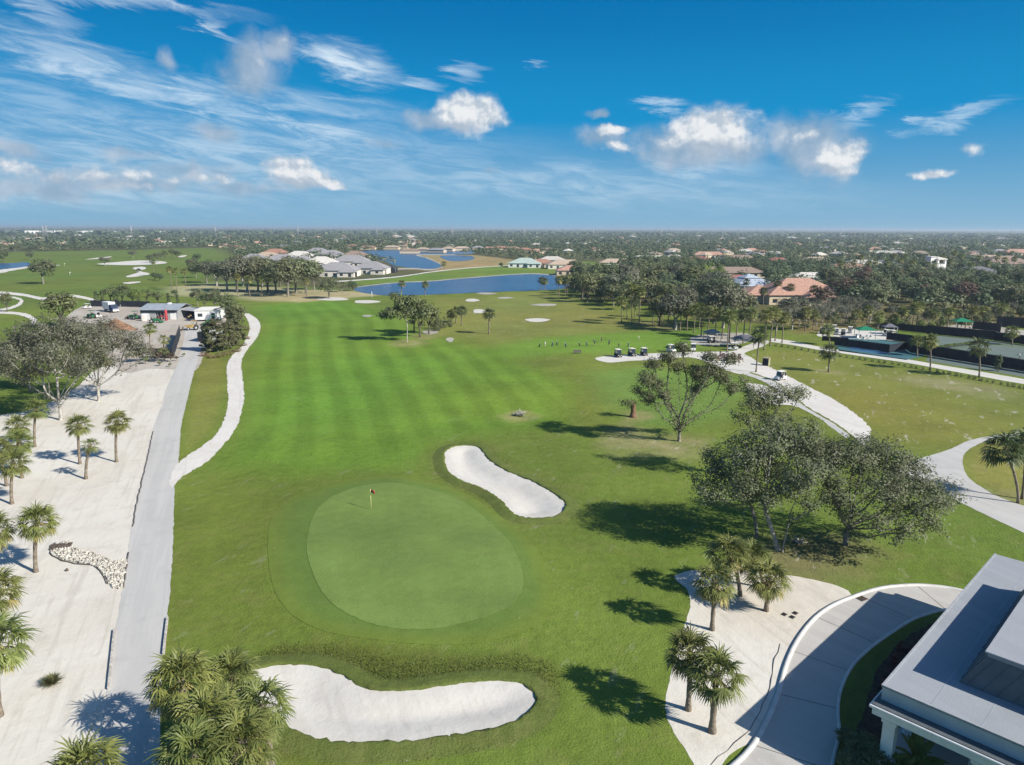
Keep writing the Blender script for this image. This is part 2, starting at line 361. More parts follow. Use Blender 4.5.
def sandmat(name, base, alt, grey, s=1.0, bmp=0.16):
    m = bpy.data.materials.new(name); m.use_nodes = True; t = NT(m.node_tree); b = t.n['Principled BSDF']
    pos = t.node('ShaderNodeNewGeometry').outputs['Position']
    a = t.noise(pos, 0.06 * s, 4, 0.6, 0.6); d = t.noise(pos, 0.5 * s, 5, 0.62); e = t.noise(pos, 5, 4, 0.7)
    st = t.aniso(pos, -21, (0.9, 0.06, 1)); g = t.noise(st.outputs[0], 1.2, 3, 0.6, 1.2)
    c = t.mix(t.rng(a.outputs['Fac'], .35, .65), base, alt)
    c = t.mix(t.math('MULTIPLY', t.rng(d.outputs['Fac'], .5, .72), 0.55), c, grey)
    c = t.mix(t.math('MULTIPLY', t.rng(g.outputs['Fac'], .50, .68), 0.55), c, grey)
    c = t.mix(t.rng(e.outputs['Fac'], .62, .75, 0, .45), c, tuple(x * .72 for x in grey))
    t.l.new(c, b.inputs['Base Color']); b.inputs['Roughness'].default_value = 0.95; b.inputs['Specular IOR Level'].default_value = 0.1
    h = t.math('ADD', t.math('MULTIPLY', d.outputs['Fac'], 0.8), t.math('MULTIPLY', e.outputs['Fac'], 0.12))
    bp = t.node('ShaderNodeBump', i_Strength=0.7, i_Distance=bmp, i_Height=h); t.l.new(bp.outputs[0], b.inputs['Normal']); return m
M['sand'] = sandmat('white_sand', (0.61, 0.585, 0.525), (0.555, 0.515, 0.445), (0.46, 0.425, 0.365))
M['bunker'] = sandmat('bunker_sand', (0.56, 0.54, 0.495), (0.53, 0.505, 0.46), (0.475, 0.45, 0.41), 2.0, .10)
M['shell'] = sandmat('crushed_shell', (0.61, 0.585, 0.54), (0.565, 0.535, 0.49), (0.50, 0.47, 0.43), 1.5, .10)
M['yard'] = sandmat('yard_dirt', (0.44, 0.405, 0.355), (0.38, 0.33, 0.275), (0.31, 0.28, 0.24))
M['waste'] = sandmat('waste_sand', (0.42, 0.40, 0.36), (0.33, 0.31, 0.26), (0.24, 0.23, 0.17))

def roadmat(name, c1, c2, c3, ang=-21):
    m = bpy.data.materials.new(name); m.use_nodes = True; t = NT(m.node_tree); b = t.n['Principled BSDF']
    pos = t.node('ShaderNodeNewGeometry').outputs['Position']
    st = t.aniso(pos, ang, (1.0, 0.05, 1)); a = t.noise(st.outputs[0], 0.9, 3, 0.6, 0.8)
    d = t.noise(pos, 0.35, 5, 0.65); e = t.noise(pos, 9, 3, 0.7); f = t.noise(pos, 0.08, 3)
    c = t.mix(t.rng(a.outputs['Fac'], .35, .68), c1, c2); c = t.mix(t.rng(d.outputs['Fac'], .5, .72, 0, .7), c, c3)
    c = t.mix(t.rng(f.outputs['Fac'], .4, .65, 0, .5), c, c2); c = t.mix(t.rng(e.outputs['Fac'], .55, .75, 0, .35), c, tuple(x * .7 for x in c1))
    t.l.new(c, b.inputs['Base Color']); b.inputs['Roughness'].default_value = 0.9; b.inputs['Specular IOR Level'].default_value = 0.2
    bp = t.node('ShaderNodeBump', i_Strength=0.5, i_Distance=0.03, i_Height=e.outputs['Fac']); t.l.new(bp.outputs[0], b.inputs['Normal']); return m
M['road'] = roadmat('grey_road', (0.42, 0.412, 0.395), (0.48, 0.468, 0.445), (0.37, 0.36, 0.345))
M['drive'] = roadmat('drive_concrete', (0.40, 0.385, 0.36), (0.455, 0.44, 0.41), (0.35, 0.335, 0.31), -40)
M['path'] = roadmat('path_concrete', (0.52, 0.50, 0.45), (0.58, 0.56, 0.51), (0.46, 0.43, 0.38))

m = bpy.data.materials.new('pond_water'); m.use_nodes = True; t = NT(m.node_tree); b = t.n['Principled BSDF']
pos = t.node('ShaderNodeNewGeometry').outputs['Position']
st = t.node('ShaderNodeMapping', i_Vector=pos, i_Scale=(0.35, 1, 1)); nz = t.noise(st.outputs[0], 0.5, 4, 0.6)
n5 = t.noise(pos, 0.02, 3)
t.l.new(t.mix(t.rng(n5.outputs['Fac'], .35, .65), (0.010, 0.045, 0.12), (0.018, 0.065, 0.15)), b.inputs['Base Color'])
b.inputs['Roughness'].default_value = 0.22; b.inputs['Specular IOR Level'].default_value = 0.35
bp = t.node('ShaderNodeBump', i_Strength=0.8, i_Distance=0.35, i_Height=nz.outputs['Fac']); t.l.new(bp.outputs[0], b.inputs['Normal'])
M['water'] = m
# ------------------------------------------------------------------ ground and flat surfaces
def W_(pl): return [P(*p) for p in pl]
def catmull(pts, closed=True, step=0.5, jit=0.0, seed=1):
    r = random.Random(seed); n = len(pts); out = []
    rngi = range(n if closed else n - 1)
    for i in rngi:
        p0, p1, p2, p3 = (pts[(i - 1) % n] if closed or i > 0 else pts[i]), pts[i], pts[(i + 1) % n], (pts[(i + 2) % n] if closed or i + 2 < n else pts[min(i + 1, n - 1)])
        d = math.dist(p1, p2); k = max(1, min(90, int(d / step)))
        for j in range(k):
            t = j / k; t2, t3 = t * t, t * t * t
            q = [0.5 * (2 * p1[c] + (p2[c] - p0[c]) * t + (2 * p0[c] - 5 * p1[c] + 4 * p2[c] - p3[c]) * t2 + (3 * p1[c] - p0[c] - 3 * p2[c] + p3[c]) * t3) for c in (0, 1)]
            out.append((q[0] + r.uniform(-jit, jit), q[1] + r.uniform(-jit, jit)))
    if not closed: out.append(pts[-1])
    return out
def sdist(poly, X, Y):
    """signed distance, negative inside"""
    d2 = np.full(X.shape, 1e12); ins = np.zeros(X.shape, bool); n = len(poly)
    for i in range(n):
        ax, ay = poly[i]; bx, by = poly[(i + 1) % n]; ex, ey = bx - ax, by - ay
        wx, wy = X - ax, Y - ay; t = np.clip((wx * ex + wy * ey) / (ex * ex + ey * ey + 1e-12), 0, 1)
        d2 = np.minimum(d2, (wx - ex * t) ** 2 + (wy - ey * t) ** 2)
        c = ((ay <= Y) & (by > Y)) | ((by <= Y) & (ay > Y))
        ins ^= c & (X < ax + (Y - ay) / ((by - ay) if abs(by - ay) > 1e-12 else 1e-12) * ex)
    d = np.sqrt(d2); return np.where(ins, -d, d)
def sstep(x, a, b): t = np.clip((x - a) / (b - a), 0, 1); return t * t * (3 - 2 * t)

GREEN = W_([(312, 575), (307, 545), (318, 515), (345, 499), (385, 492), (430, 495), (468, 507), (497, 532), (517, 562), (523, 590), (508, 612), (470, 625), (420, 632), (370, 626), (330, 606)])
COLLAR = W_([(250, 545), (262, 513), (300, 494), (350, 484), (410, 478), (460, 488), (505, 515), (540, 548), (562, 585), (560, 622), (520, 645), (450, 652), (370, 648), (300, 632), (262, 600)])
ROUGH = W_([(222, 690), (240, 660), (280, 640), (340, 642), (400, 654), (450, 655), (520, 652), (556, 662), (566, 690), (552, 722), (505, 748), (420, 764), (330, 764), (260, 745)])
BUNK1 = W_([(244, 683), (254, 671), (285, 665.5), (318, 667), (345, 677), (366, 689), (398, 692), (440, 687), (480, 682), (513, 682), (532, 690), (536, 703), (525, 718), (498, 730), (450, 738), (400, 744), (350, 745), (310, 739), (283, 726), (259, 706)])
BUNK2 = W_([(444, 457), (449, 449), (463, 446), (479, 448), (489, 460), (508, 472), (535, 483), (560, 498), (566, 508), (555, 517), (535, 519.5), (514, 515), (500, 501), (481, 489), (460, 481), (448, 472)])
PATCH = W_([(215, 775), (222, 764), (240, 760), (262, 754), (273, 757), (270, 766), (262, 785), (225, 790)])
SANDL = W_([(-420, 1000), (-330, 640), (-170, 470), (-70, 430), (-5, 416), (25, 411), (55, 400), (78, 386), (100, 368), (145, 360), (175, 362), (186, 366), (182, 385), (172, 420), (160, 470), (150, 530), (142, 580), (134, 650), (128, 720), (120, 800), (100, 1000)])
ROAD_L = [(80, 1000), (96, 800), (100, 751), (107, 692), (113, 648), (119, 610), (124, 580), (131, 530), (140, 490), (152, 432), (162, 405), (166, 390), (172, 376), (177, 365), (181, 352), (184, 338), (186, 326)]
ROAD_R = [(152, 1000), (159, 800), (160, 765), (161, 701), (163, 651), (167, 619), (171, 580), (174, 515), (175, 482), (179, 457), (181, 427), (186, 405), (190, 388), (195, 369), (200, 352), (203, 338), (204, 326)]
CART_A = [(168, 484), (176, 466), (186, 457), (198, 449), (215, 436), (224, 420), (228, 402), (227.5, 385), (227, 366), (232, 356), (242, 346), (248.5, 334), (249.5, 326), (246.5, 318), (243, 313.5)]
CART_B = [(172, 489), (181, 478), (191, 471.5), (208, 461), (226, 442), (237.5, 425), (243, 405), (244, 390), (241.5, 368), (242.5, 358), (249.5, 347), (257.5, 336.5), (260.5, 327), (257.5, 319.5), (249, 313.5)]
YARD = W_([(186, 370), (150, 369), (122, 372), (100, 350), (70, 335), (66, 318), (84, 306), (110, 304), (150, 305), (190, 307), (214, 308), (226, 316), (222, 328), (205, 334), (205, 352), (196, 370)])
ISLE = W_([(676, 575), (687, 590), (690, 607), (682, 632), (675, 660), (667, 690), (666, 712), (674, 733), (690, 757), (700, 780), (716, 772), (733, 752), (755, 740), (766, 718), (775, 694), (783, 667), (794, 642), (809, 621), (827, 608), (846, 599), (852, 595), (838, 586), (800, 577), (765, 573), (720, 568)])
DRIVE_L = [(690, 820), (724, 775), (744, 756), (757, 739), (769, 716), (778, 694), (786, 665), (797, 641), (813, 620), (830, 607), (850, 598), (880, 588.5), (910, 585.5), (935, 586.5), (962, 591), (1000, 602), (1060, 625)]
DRIVE_R = [(825, 860), (829, 790), (833, 760), (839, 735), (838, 715), (839, 697), (845, 679), (854, 664), (866, 652), (880, 641), (896, 630), (917, 618), (946, 610), (965, 612), (985, 620), (1010, 635), (1050, 665)]
CARTR_A = [(742, 369), (774, 380.5), (787, 390), (808, 407), (833, 421.5), (852, 435), (862, 446)]
CARTR_B = [(758, 362), (782, 373), (807, 386), (832, 398.5), (857, 415), (870, 429), (868, 441)]
STRIP_A = [(736, 372), (760, 380), (778, 391), (800, 408), (826, 424), (846, 438)]
STRIP_B = [(743, 371), (774, 381.5), (786, 391), (807, 408), (832, 422.5), (851, 436)]
PLAZA = W_([(597, 357.5), (607, 362.5), (630, 361), (660, 359.5), (690, 357.5), (712, 364), (728, 371), (745, 374), (760, 366), (752, 358), (745, 353), (764, 346), (769, 341), (760, 341), (745, 346), (732, 351), (697, 352), (640, 354)])
SAND2 = W_([(746, 383.5), (760, 384.5), (775, 390), (790, 399), (800, 409), (806, 417), (790, 413), (770, 402), (752, 392)])
PATHT_A = [(770, 338), (792, 341), (815, 346), (838, 349.5), (875, 355), (908, 359.5), (940, 365), (968, 369.5), (1000, 375), (1040, 382), (1100, 393), (1200, 412)]
PATHT_B = [(770, 342), (792, 345), (815, 349.3), (838, 352.8), (875, 358.2), (908, 363), (940, 369), (968, 374), (1000, 380), (1040, 387), (1100, 399), (1200, 420)]
GREYP = W_([(895, 474), (902, 466), (925, 457), (948, 450), (968, 441), (988, 436.5), (1010, 434), (1050, 432), (1100, 431), (1100, 435.5), (1050, 436), (1012, 438), (990, 440), (972, 447.5), (964, 455), (963, 466), (969, 478), (981, 487), (998, 496.5), (1024, 506), (1075, 522), (1130, 540), (1300, 592), (1300, 672), (1130, 585), (1075, 556), (1024, 533), (990, 517), (960, 502), (938, 489), (918, 481)])
COURTB = W_([(834, 343.5), (839, 351), (889, 357.6), (906, 360), (925, 356), (912, 343), (880, 340), (850, 338)])
COURTG = W_([(930, 352), (926, 361), (1024, 377), (1130, 394), (1160, 374), (1100, 358), (1024, 347.5), (990, 344.5)])
LAKE1 = W_([(356, 291), (361, 286.5), (396, 282.8), (431, 281.2), (456, 279), (481, 277), (512, 274.7), (534, 274), (556, 276), (568, 281), (566, 288), (537, 290.5), (506, 291.5), (470, 293), (446, 294), (406, 295.3), (380, 295)])
LAKE2 = W_([(355, 251.5), (378, 250.2), (431, 249.3), (471, 249), (474, 253), (455, 254.5), (418, 254.6), (428, 259), (441, 265.5), (430, 269), (411, 267.8), (395, 265.5), (380, 260), (350, 255)])
INLET = W_([(440, 256.4), (452, 255.4), (470, 256), (474, 259), (462, 261), (448, 260.5)])
LAKE3 = W_([(-120, 261.5), (0, 263.2), (24, 262.2), (31, 264.2), (22, 267.2), (0, 269.2), (-60, 273), (-140, 270)])
L1 = W_([(-700, 1500), (-600, 330), (-100, 300), (0, 297), (160, 297), (345, 289.5), (480, 285), (560, 287), (620, 296), (690, 318), (790, 326), (860, 320), (1024, 318), (1700, 330), (1900, 1500)])
L2 = W_([(-400, 330), (-300, 262), (0, 252), (60, 251), (130, 250), (215, 247.5), (226, 252), (240, 262), (205, 280), (345, 289), (160, 300)])
L3 = W_([(340, 281), (400, 277), (440, 271), (490, 265), (560, 261), (610, 262), (620, 272), (560, 273.6), (512, 274.3), (456, 278.6), (431, 280.8), (396, 282.4), (361, 286)])
L4 = W_([(620, 262), (650, 261), (720, 262), (715, 272), (660, 276), (620, 280)])
PENIN = W_([(378, 268), (411, 268), (431, 269.5), (442, 266), (430, 260), (416, 254.4), (455, 254.8), (475, 255), (530, 262), (560, 262), (490, 266), (440, 271)])
FAIR = W_([(262, 305), (340, 299.5), (390, 313), (430, 335), (500, 355), (575, 385), (560, 425), (440, 440), (408, 470), (300, 478), (216, 466), (246, 420), (246, 385), (244, 366), (262, 332)])
TEE = W_([(470, 352), (540, 338), (600, 334), (700, 330), (697, 351), (620, 353), (560, 354), (500, 360)])
DRYF = W_([(440, 300), (560, 291), (650, 326), (600, 333), (500, 340), (440, 332)])
PUTT = W_([(590, 372), (640, 366), (740, 376), (750, 395), (730, 420), (680, 430), (640, 424), (600, 400)])
RLAWN = W_([(700, 372), (760, 352), (800, 350), (1024, 386), (1400, 440), (1400, 470), (1024, 440), (940, 448), (880, 440), (800, 380)])
INNER = W_([(968, 480), (964, 462), (975, 447), (1000, 440), (1100, 437), (1100, 530), (1024, 505)])
UNDER = W_([(735, 545), (790, 535), (850, 540), (880, 556), (850, 575), (800, 578), (750, 570)])
BED = W_([(833, 790), (838, 740), (842, 690), (858, 663), (884, 641), (918, 620), (950, 613), (985, 624), (1060, 690), (1000, 900)])
STRIPG = W_([(186, 478), (184, 455), (196, 444), (215, 425), (222, 400), (222, 362), (214, 352), (206, 350), (197, 370), (188, 410)])
WASTEP = W_([(168, 287), (215, 283), (240, 288), (262, 285.5), (300, 289), (345, 291), (392, 294), (340, 299), (300, 302), (246, 300), (238, 296), (200, 297), (172, 295)])

def lines(lo, hi, c0, c1, s, g):
    a = list(np.arange(c0, c1, s)); x, d = a[-1], s
    while x < hi: d *= g; x += d; a.append(x)
    x, d = a[0], s; b = []
    while x > lo: d *= g; x -= d; b.append(x)
    return np.array(b[::-1] + a)
gx = lines(-26000, 26000, -60, 62, 0.6, 1.045); gy = lines(-8000, 26000, 22, 130, 0.55, 1.028)
GX, GY = np.meshgrid(gx, gy); gX, gY = GX.ravel(), GY.ravel()
near = (np.abs(gX) < 420) & (gY > -20) & (gY < 900)
def zone(poly, soft, arr_d=None):
    bb = np.array(poly); m = (gX > bb[:, 0].min() - soft * 2 - 5) & (gX < bb[:, 0].max() + soft * 2 + 5) & (gY > bb[:, 1].min() - soft * 2 - 5) & (gY < bb[:, 1].max() + soft * 2 + 5)
    d = np.full(gX.shape, 1e6); d[m] = sdist(poly, gX[m], gY[m]); return d
def vnoise(x, y, s, seed):
    g = np.random.default_rng(seed).random((64, 64)); u, v = x / s, y / s
    i, j = np.floor(u).astype(int), np.floor(v).astype(int); fu, fv = u - i, v - j; fu, fv = fu * fu * (3 - 2 * fu), fv * fv * (3 - 2 * fv)
    a, b, c_, d = g[i % 64, j % 64], g[(i + 1) % 64, j % 64], g[i % 64, (j + 1) % 64], g[(i + 1) % 64, (j + 1) % 64]
    return (a * (1 - fu) + b * fu) * (1 - fv) + (c_ * (1 - fu) + d * fu) * fv
tone = np.tile(np.array([0.062, 0.068, 0.04]), (len(gX), 1)); dry = np.full(len(gX), 0.3); bare = np.zeros(len(gX))
wob = (vnoise(gX, gY, 6, 1) - 0.5) * 3 + (vnoise(gX, gY, 2.2, 2) - 0.5) * 1.2
def paint(poly, col, soft, dr=None, br=None, amt=1.0, wb=0.0):
    global tone
    d = zone(poly, soft) + wob * wb; k_ = (1 - sstep(d, -soft, soft)) * amt
    tone = tone * (1 - k_[:, None]) + np.array(col) * k_[:, None]
    if dr is not None: dry[:] = dry * (1 - k_) + dr * k_
    if br is not None: bare[:] = bare * (1 - k_) + br * k_
    return d
paint(L1, (0.088, 0.128, 0.030), 3, 0.35, 0.15)
paint(L2, (0.080, 0.120, 0.032), 8, 0.3, 0.1); paint(L3, (0.088, 0.145, 0.034), 5, 0.15, 0); paint(L4, (0.10, 0.16, 0.04), 6, 0.2, 0)
paint(PENIN, (0.20, 0.165, 0.10), 4, 0.8, 0.3)
paint(DRYF, (0.125, 0.145, 0.046), 12, 0.75, 0.35); paint(RLAWN, (0.120, 0.140, 0.040), 5, 0.6, 0.7)
paint(INNER, (0.135, 0.145, 0.048), 2, 0.8, 0.2); paint(TEE, (0.085, 0.165, 0.030), 6, 0.15, 0.1); paint(PUTT, (0.080, 0.150, 0.040), 5, 0.2, 0)
dF = paint(FAIR, (0.080, 0.152, 0.026), 5, 0.12, 0.05)
yc = np.array([P(330, 520)[1], P(318, 400)[1], P(316, 350)[1], P(312, 320)[1], P(290, 300)[1]]); xc = np.array([P(330, 520)[0], P(318, 400)[0], P(316, 350)[0], P(312, 320)[0], P(290, 300)[0]])
off = gX - np.interp(gY, yc, xc); spread = 1 + (gY - 100) * 0.0012
st_ = np.sin((off / np.maximum(spread, .5) + 2.5 * vnoise(gX, gY, 40, 5)) * 2 * math.pi / 6.0)
fk = (1 - sstep(dF, -8, 3)) * sstep(gY, 75, 110) * (0.75 + 0.3 * vnoise(gX, gY, 60, 8))
tone *= (1 + 0.11 * np.tanh(3 * st_) * fk)[:, None]
paint(STRIPG, (0.115, 0.140, 0.040), 1.2, 0.6, 0.1)
dC = zone(COLLAR, 1); dG = zone(GREEN, 3)
dRo = paint(ROUGH, (0.070, 0.092, 0.024), 0.9, 0.3, 0.0, 1.0, 0.6)
dB1 = zone(BUNK1, 3); dB2 = zone(BUNK2, 3)
k_ = 1 - sstep(dB2, 1.0, 4.5); tone = tone * (1 - .6 * k_[:, None]) + np.array((0.085, 0.108, 0.032)) * (.6 * k_[:, None])
paint(W_([(795, 334), (850, 330), (1024, 324), (1300, 330), (1300, 300), (1024, 300), (860, 305), (790, 315)]), (0.105, 0.10, 0.052), 4, .8, .3); paint(UNDER, (0.13, 0.115, 0.075), 3.5, 1.0, 0.9, 0.8, 0.8); paint(BED, (0.055, 0.08, 0.028), 0.8, 0.2, 0)
paint(WASTEP, (0.30, 0.28, 0.23), 4, 1, 1, 0.7, 1.0)
for (px, py, rx) in ((678, 445, 5), (632, 440, 6), (407, 343, 6), (662, 326, 9), (600, 298, 9), (828, 372, 3), (930, 382, 6), (978, 390, 7), (1020, 503, 2.5), (425, 336, 5), (632, 415, 3), (520, 414, 3)):
    x, y = P(px, py); d = np.hypot((gX - x) / 1.0, (gY - y) / 1.3) + wob
    k_ = (1 - sstep(d, rx * .4, rx * 1.3)) * (0.25 + 0.5 * vnoise(gX, gY, 1.7, 9)); tone = tone * (1 - k_[:, None]) + np.array((0.20, 0.185, 0.13)) * k_[:, None]; bare[:] = np.maximum(bare, k_)
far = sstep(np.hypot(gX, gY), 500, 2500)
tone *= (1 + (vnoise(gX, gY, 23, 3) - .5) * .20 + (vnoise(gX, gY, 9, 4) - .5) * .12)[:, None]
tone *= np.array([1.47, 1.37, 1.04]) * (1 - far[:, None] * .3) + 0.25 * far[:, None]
tone[:, 0] *= 1 + (vnoise(gX, gY, 31, 6) - .5) * .25
RELIEF_POLY = [SANDL, W_(ROAD_L + ROAD_R[::-1]), W_(CART_A + CART_B[::-1]), ISLE, W_(DRIVE_L + DRIVE_R[::-1]), GREYP, W_(CARTR_A + CARTR_B[::-1]), PLAZA, YARD, BED]
def relief(X, Y):
    X = np.asarray(X, float); Y = np.asarray(Y, float)
    z = 0.75 * (1 - sstep(sdist(COLLAR, X, Y), -6, 5)) 
    z = z + (vnoise(X, Y, 16, 21) - .5) * 0.9 + (vnoise(X, Y, 7, 22) - .5) * 0.25
    b1 = sdist(BUNK1, X, Y); b2 = sdist(BUNK2, X, Y)
    mk = sstep(np.minimum(b1, b2), 1.0, 9.0); lift = 0.0 * (1 - sstep(np.minimum(b1, b2), 0.2, 3.5))
    z = z * np.where(b1 < b2, np.maximum(mk, 0), mk) + lift
    for p in RELIEF_POLY: z = z * sstep(sdist(p, X, Y), 0.6, 7.0)
    z = z * sstep(Y, 32, 40) * (1 - sstep(Y, 150, 190)) * (1 - sstep(np.abs(X + 2), 50, 70))
    ins = np.minimum(b1, b2)
    return z - 1.3 * sstep(-ins, 0.35, 2.0)
gZ = np.zeros(len(gX)); nm = (np.abs(gX) < 75) & (gY > 30) & (gY < 192); gZ[nm] = relief(gX[nm], gY[nm])
for lk in (LAKE1, LAKE2, INLET, LAKE3): gZ -= 1.2 * sstep(-zone(lk, 5), 2.0, 7.0)
def hz(x, y): return float(relief(np.array([x]), np.array([y]))[0]) if abs(x) < 75 and 30 < y < 192 else 0.0
ny, nx = GX.shape; ii = np.arange(ny * nx).reshape(ny, nx)
quads = np.stack([ii[:-1, :-1], ii[:-1, 1:], ii[1:, 1:], ii[1:, :-1]], -1).reshape(-1, 4)
m = bpy.data.materials.new('grass_ground'); m.use_nodes = True; t = NT(m.node_tree); b = t.n['Principled BSDF']
pos = t.node('ShaderNodeNewGeometry').outputs['Position']
at = t.node('ShaderNodeAttribute', attribute_name='tone').outputs['Color']; ad = t.node('ShaderNodeAttribute', attribute_name='dry').outputs['Fac']; ab = t.node('ShaderNodeAttribute', attribute_name='bare').outputs['Fac']
n1 = t.noise(pos, 0.11, 5, 0.6); n2 = t.noise(pos, 0.9, 4, 0.62); n3 = t.noise(pos, 7.0, 3, 0.7); n4 = t.noise(pos, 0.33, 6, 0.68, 0.8)
f = t.math('ADD', t.rng(n1.outputs['Fac'], .25, .75, -.16, .16, False), t.rng(n2.outputs['Fac'], .25, .75, -.14, .14, False))
f = t.math('ADD', f, t.rng(n3.outputs['Fac'], .25, .75, -.22, .22, False)); f = t.math('ADD', f, 1.0)
fv = t.node('ShaderNodeCombineXYZ', i_0=f, i_1=f, i_2=f).outputs[0]
c = t.mix(1.0, at, fv, 'MULTIPLY')
c = t.mix(t.math('MULTIPLY', t.rng(n4.outputs['Fac'], .48, .68), t.math('MULTIPLY', ad, 0.6)), c, (0.21, 0.19, 0.075))
st = t.aniso(pos, 25, (0.55, 0.16, 1)); n6 = t.noise(st.outputs[0], 1.0, 6, 0.72, 0.15)
c = t.mix(t.math('MULTIPLY', t.rng(n6.outputs['Fac'], .585, .66), ab), c, (0.46, 0.43, 0.36))
n7 = t.noise(pos, 1.9, 2, 0.5); c = t.mix(t.math('MULTIPLY', t.rng(n7.outputs['Fac'], .755, .79), 0.5), c, (0.36, 0.36, 0.26))
t.l.new(c, b.inputs['Base Color']); b.inputs['Roughness'].default_value = 0.95; b.inputs['Specular IOR Level'].default_value = 0.08
hh = t.math('ADD', t.math('MULTIPLY', n3.outputs['Fac'], 0.10), t.math('MULTIPLY', n2.outputs['Fac'], 0.16))
bp = t.node('ShaderNodeBump', i_Strength=0.8, i_Distance=1.0, i_Height=hh); t.l.new(bp.outputs[0], b.inputs['Normal'])
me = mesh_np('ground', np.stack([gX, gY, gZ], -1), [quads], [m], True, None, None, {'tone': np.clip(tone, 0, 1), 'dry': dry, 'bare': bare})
tag(link_mesh('ground', me), kind='structure')

def poly_mesh(name, pts, z, mt, skirt=0.0):
    V = [(p[0], p[1], z) for p in pts]; tri = tessellate_polygon([[Vector(v) for v in V]])
    F_ = np.array(tri, np.int32); n = len(V)
    e1 = np.array([V[i] for i in F_[:, 1]]) - np.array([V[i] for i in F_[:, 0]]); e2 = np.array([V[i] for i in F_[:, 2]]) - np.array([V[i] for i in F_[:, 0]])
    fl = (e1[:, 0] * e2[:, 1] - e1[:, 1] * e2[:, 0]) < 0; F_[fl] = F_[fl][:, ::-1]
    fs = [F_]
    if skirt:
        V = V + [(p[0], p[1], z - skirt) for p in pts]; i = np.arange(n); j = (i + 1) % n
        fs.append(np.stack([i, i + n, j + n, j], -1).astype(np.int32))
    return mesh_np(name, V, fs, [mt])
def sheet(name, poly, z, mt, step=0.5, jit=0.06, kind='structure', smooth=True, seed=3):
    pts = catmull(poly, True, step, jit, seed) if smooth else poly
    return tag(link_mesh(name, poly_mesh(name, pts, z, M[mt])), kind=kind)
def band(name, A, B, z, mt, step=0.6, jit=0.08, seed=5, kind='structure', n=None):
    a = catmull(W_(A), False, step, jit, seed); b_ = catmull(W_(B), False, step, jit, seed + 1)
    return tag(link_mesh(name, poly_mesh(name, a + b_[::-1], z, M[mt])), kind=kind)
sheet('sand', SANDL, 0.008, 'sand', 0.5, 0.10)
sheet('yard_floor', YARD, 0.014, 'yard', 0.8, 0.2)
band('road', ROAD_L, ROAD_R, 0.024, 'road', 0.5, 0.05)
band('cart_path', CART_A, CART_B, 0.034, 'shell', 0.5, 0.14)
sheet('sand', ISLE, 0.010, 'sand', 0.4, 0.05)
band('drive', DRIVE_L, DRIVE_R, 0.022, 'drive', 0.5, 0.0)
sheet('planting_bed', W_([(852, 760), (866, 705), (876, 672), (893, 650), (915, 632), (945, 622), (975, 632), (960, 680), (930, 720), (910, 780)]), 0.012, 'mulch', 0.4, 0.1)
band('cart_path', CARTR_A, CARTR_B, 0.020, 'shell', 0.6, 0.15)
band('path_edge', STRIP_A, STRIP_B, 0.012, 'road', 0.6, 0.1)
sheet('plaza', PLAZA, 0.030, 'path', 0.8, 0.08)
sheet('sand', SAND2, 0.016, 'shell', 0.6, 0.15)
band('path', PATHT_A, PATHT_B, 0.020, 'path', 1.0, 0.05)
sheet('path', GREYP, 0.020, 'road', 0.6, 0.05)
sheet('bunker_sand', PATCH, 0.02, 'bunker', 0.4, 0.08)
sheet('court', COURTB, 0.02, 'courtteal', 1, 0, smooth=False)
sheet('court', W_([(848, 346), (851, 350), (884, 354.5), (895, 351), (886, 346.5), (864, 343.5)]), 0.03, 'courtblue', 1, 0, smooth=False)
sheet('court', W_([(900, 343), (908, 349.5), (926, 350.5), (930, 346), (915, 341.8)]), 0.03, 'courtblue', 1, 0, smooth=False)
sheet('court', COURTG, 0.02, 'courtgreen', 1, 0, smooth=False)
sheet('path', W_([(846, 338.5), (880, 340), (915, 341.5), (930, 345), (929, 342.5), (905, 337.5), (870, 335)]), 0.024, 'path', 1, 0, smooth=False)
sheet('path', W_([(992, 337), (1024, 342.3), (1060, 349), (1060, 345), (1024, 339.5), (994, 335)]), 0.024, 'path', 1, 0, smooth=False)
sheet('court', W_([(886, 341), (930, 335), (994, 341), (1100, 356), (1160, 366), (1160, 373), (1100, 357), (1024, 346.8), (990, 343.8), (930, 351.4), (913, 342)]), 0.012, 'courtgreen', 1, 0, smooth=False)
sheet('plaza', W_([(930, 333.5), (994, 340), (1060, 347), (1060, 335), (1000, 327), (955, 325), (925, 328)]), 0.014, 'waste', 1, 0, smooth=False)
sheet('plaza', W_([(818, 336), (850, 338), (880, 339), (884, 331), (850, 329), (826, 329)]), 0.016, 'path', 1, 0.1)
sheet('plaza', W_([(700, 345), (738, 344), (752, 339), (744, 333), (708, 334), (690, 338)]), 0.014, 'waste', 1, 0.3)
for q, lk in enumerate((LAKE1, LAKE2, INLET, LAKE3)):
    sheet('lake', lk, -0.3 + 0.36, 'water', 3, 0.5)
def bank(A, B, mt, j=0.5): band('bank', A, B, 0.09, mt, 3, j)
bank([(357, 286.7), (396, 282.4), (431, 280.8), (456, 278.5), (481, 276.5), (512, 274.2), (534, 273.4), (556, 275)], [(357, 287.6), (396, 283.2), (431, 281.6), (456, 279.3), (481, 277.3), (512, 275), (534, 274.2), (556, 276)], 'waste')
bank([(380, 269.5), (411, 268), (431, 269), (442, 265.7), (428, 259), (417, 254.6), (455, 254.6)], [(380, 271), (411, 269.3), (432, 270.3), (444, 266), (431, 259), (422, 255.4), (455, 255.3)], 'waste', 0.8)
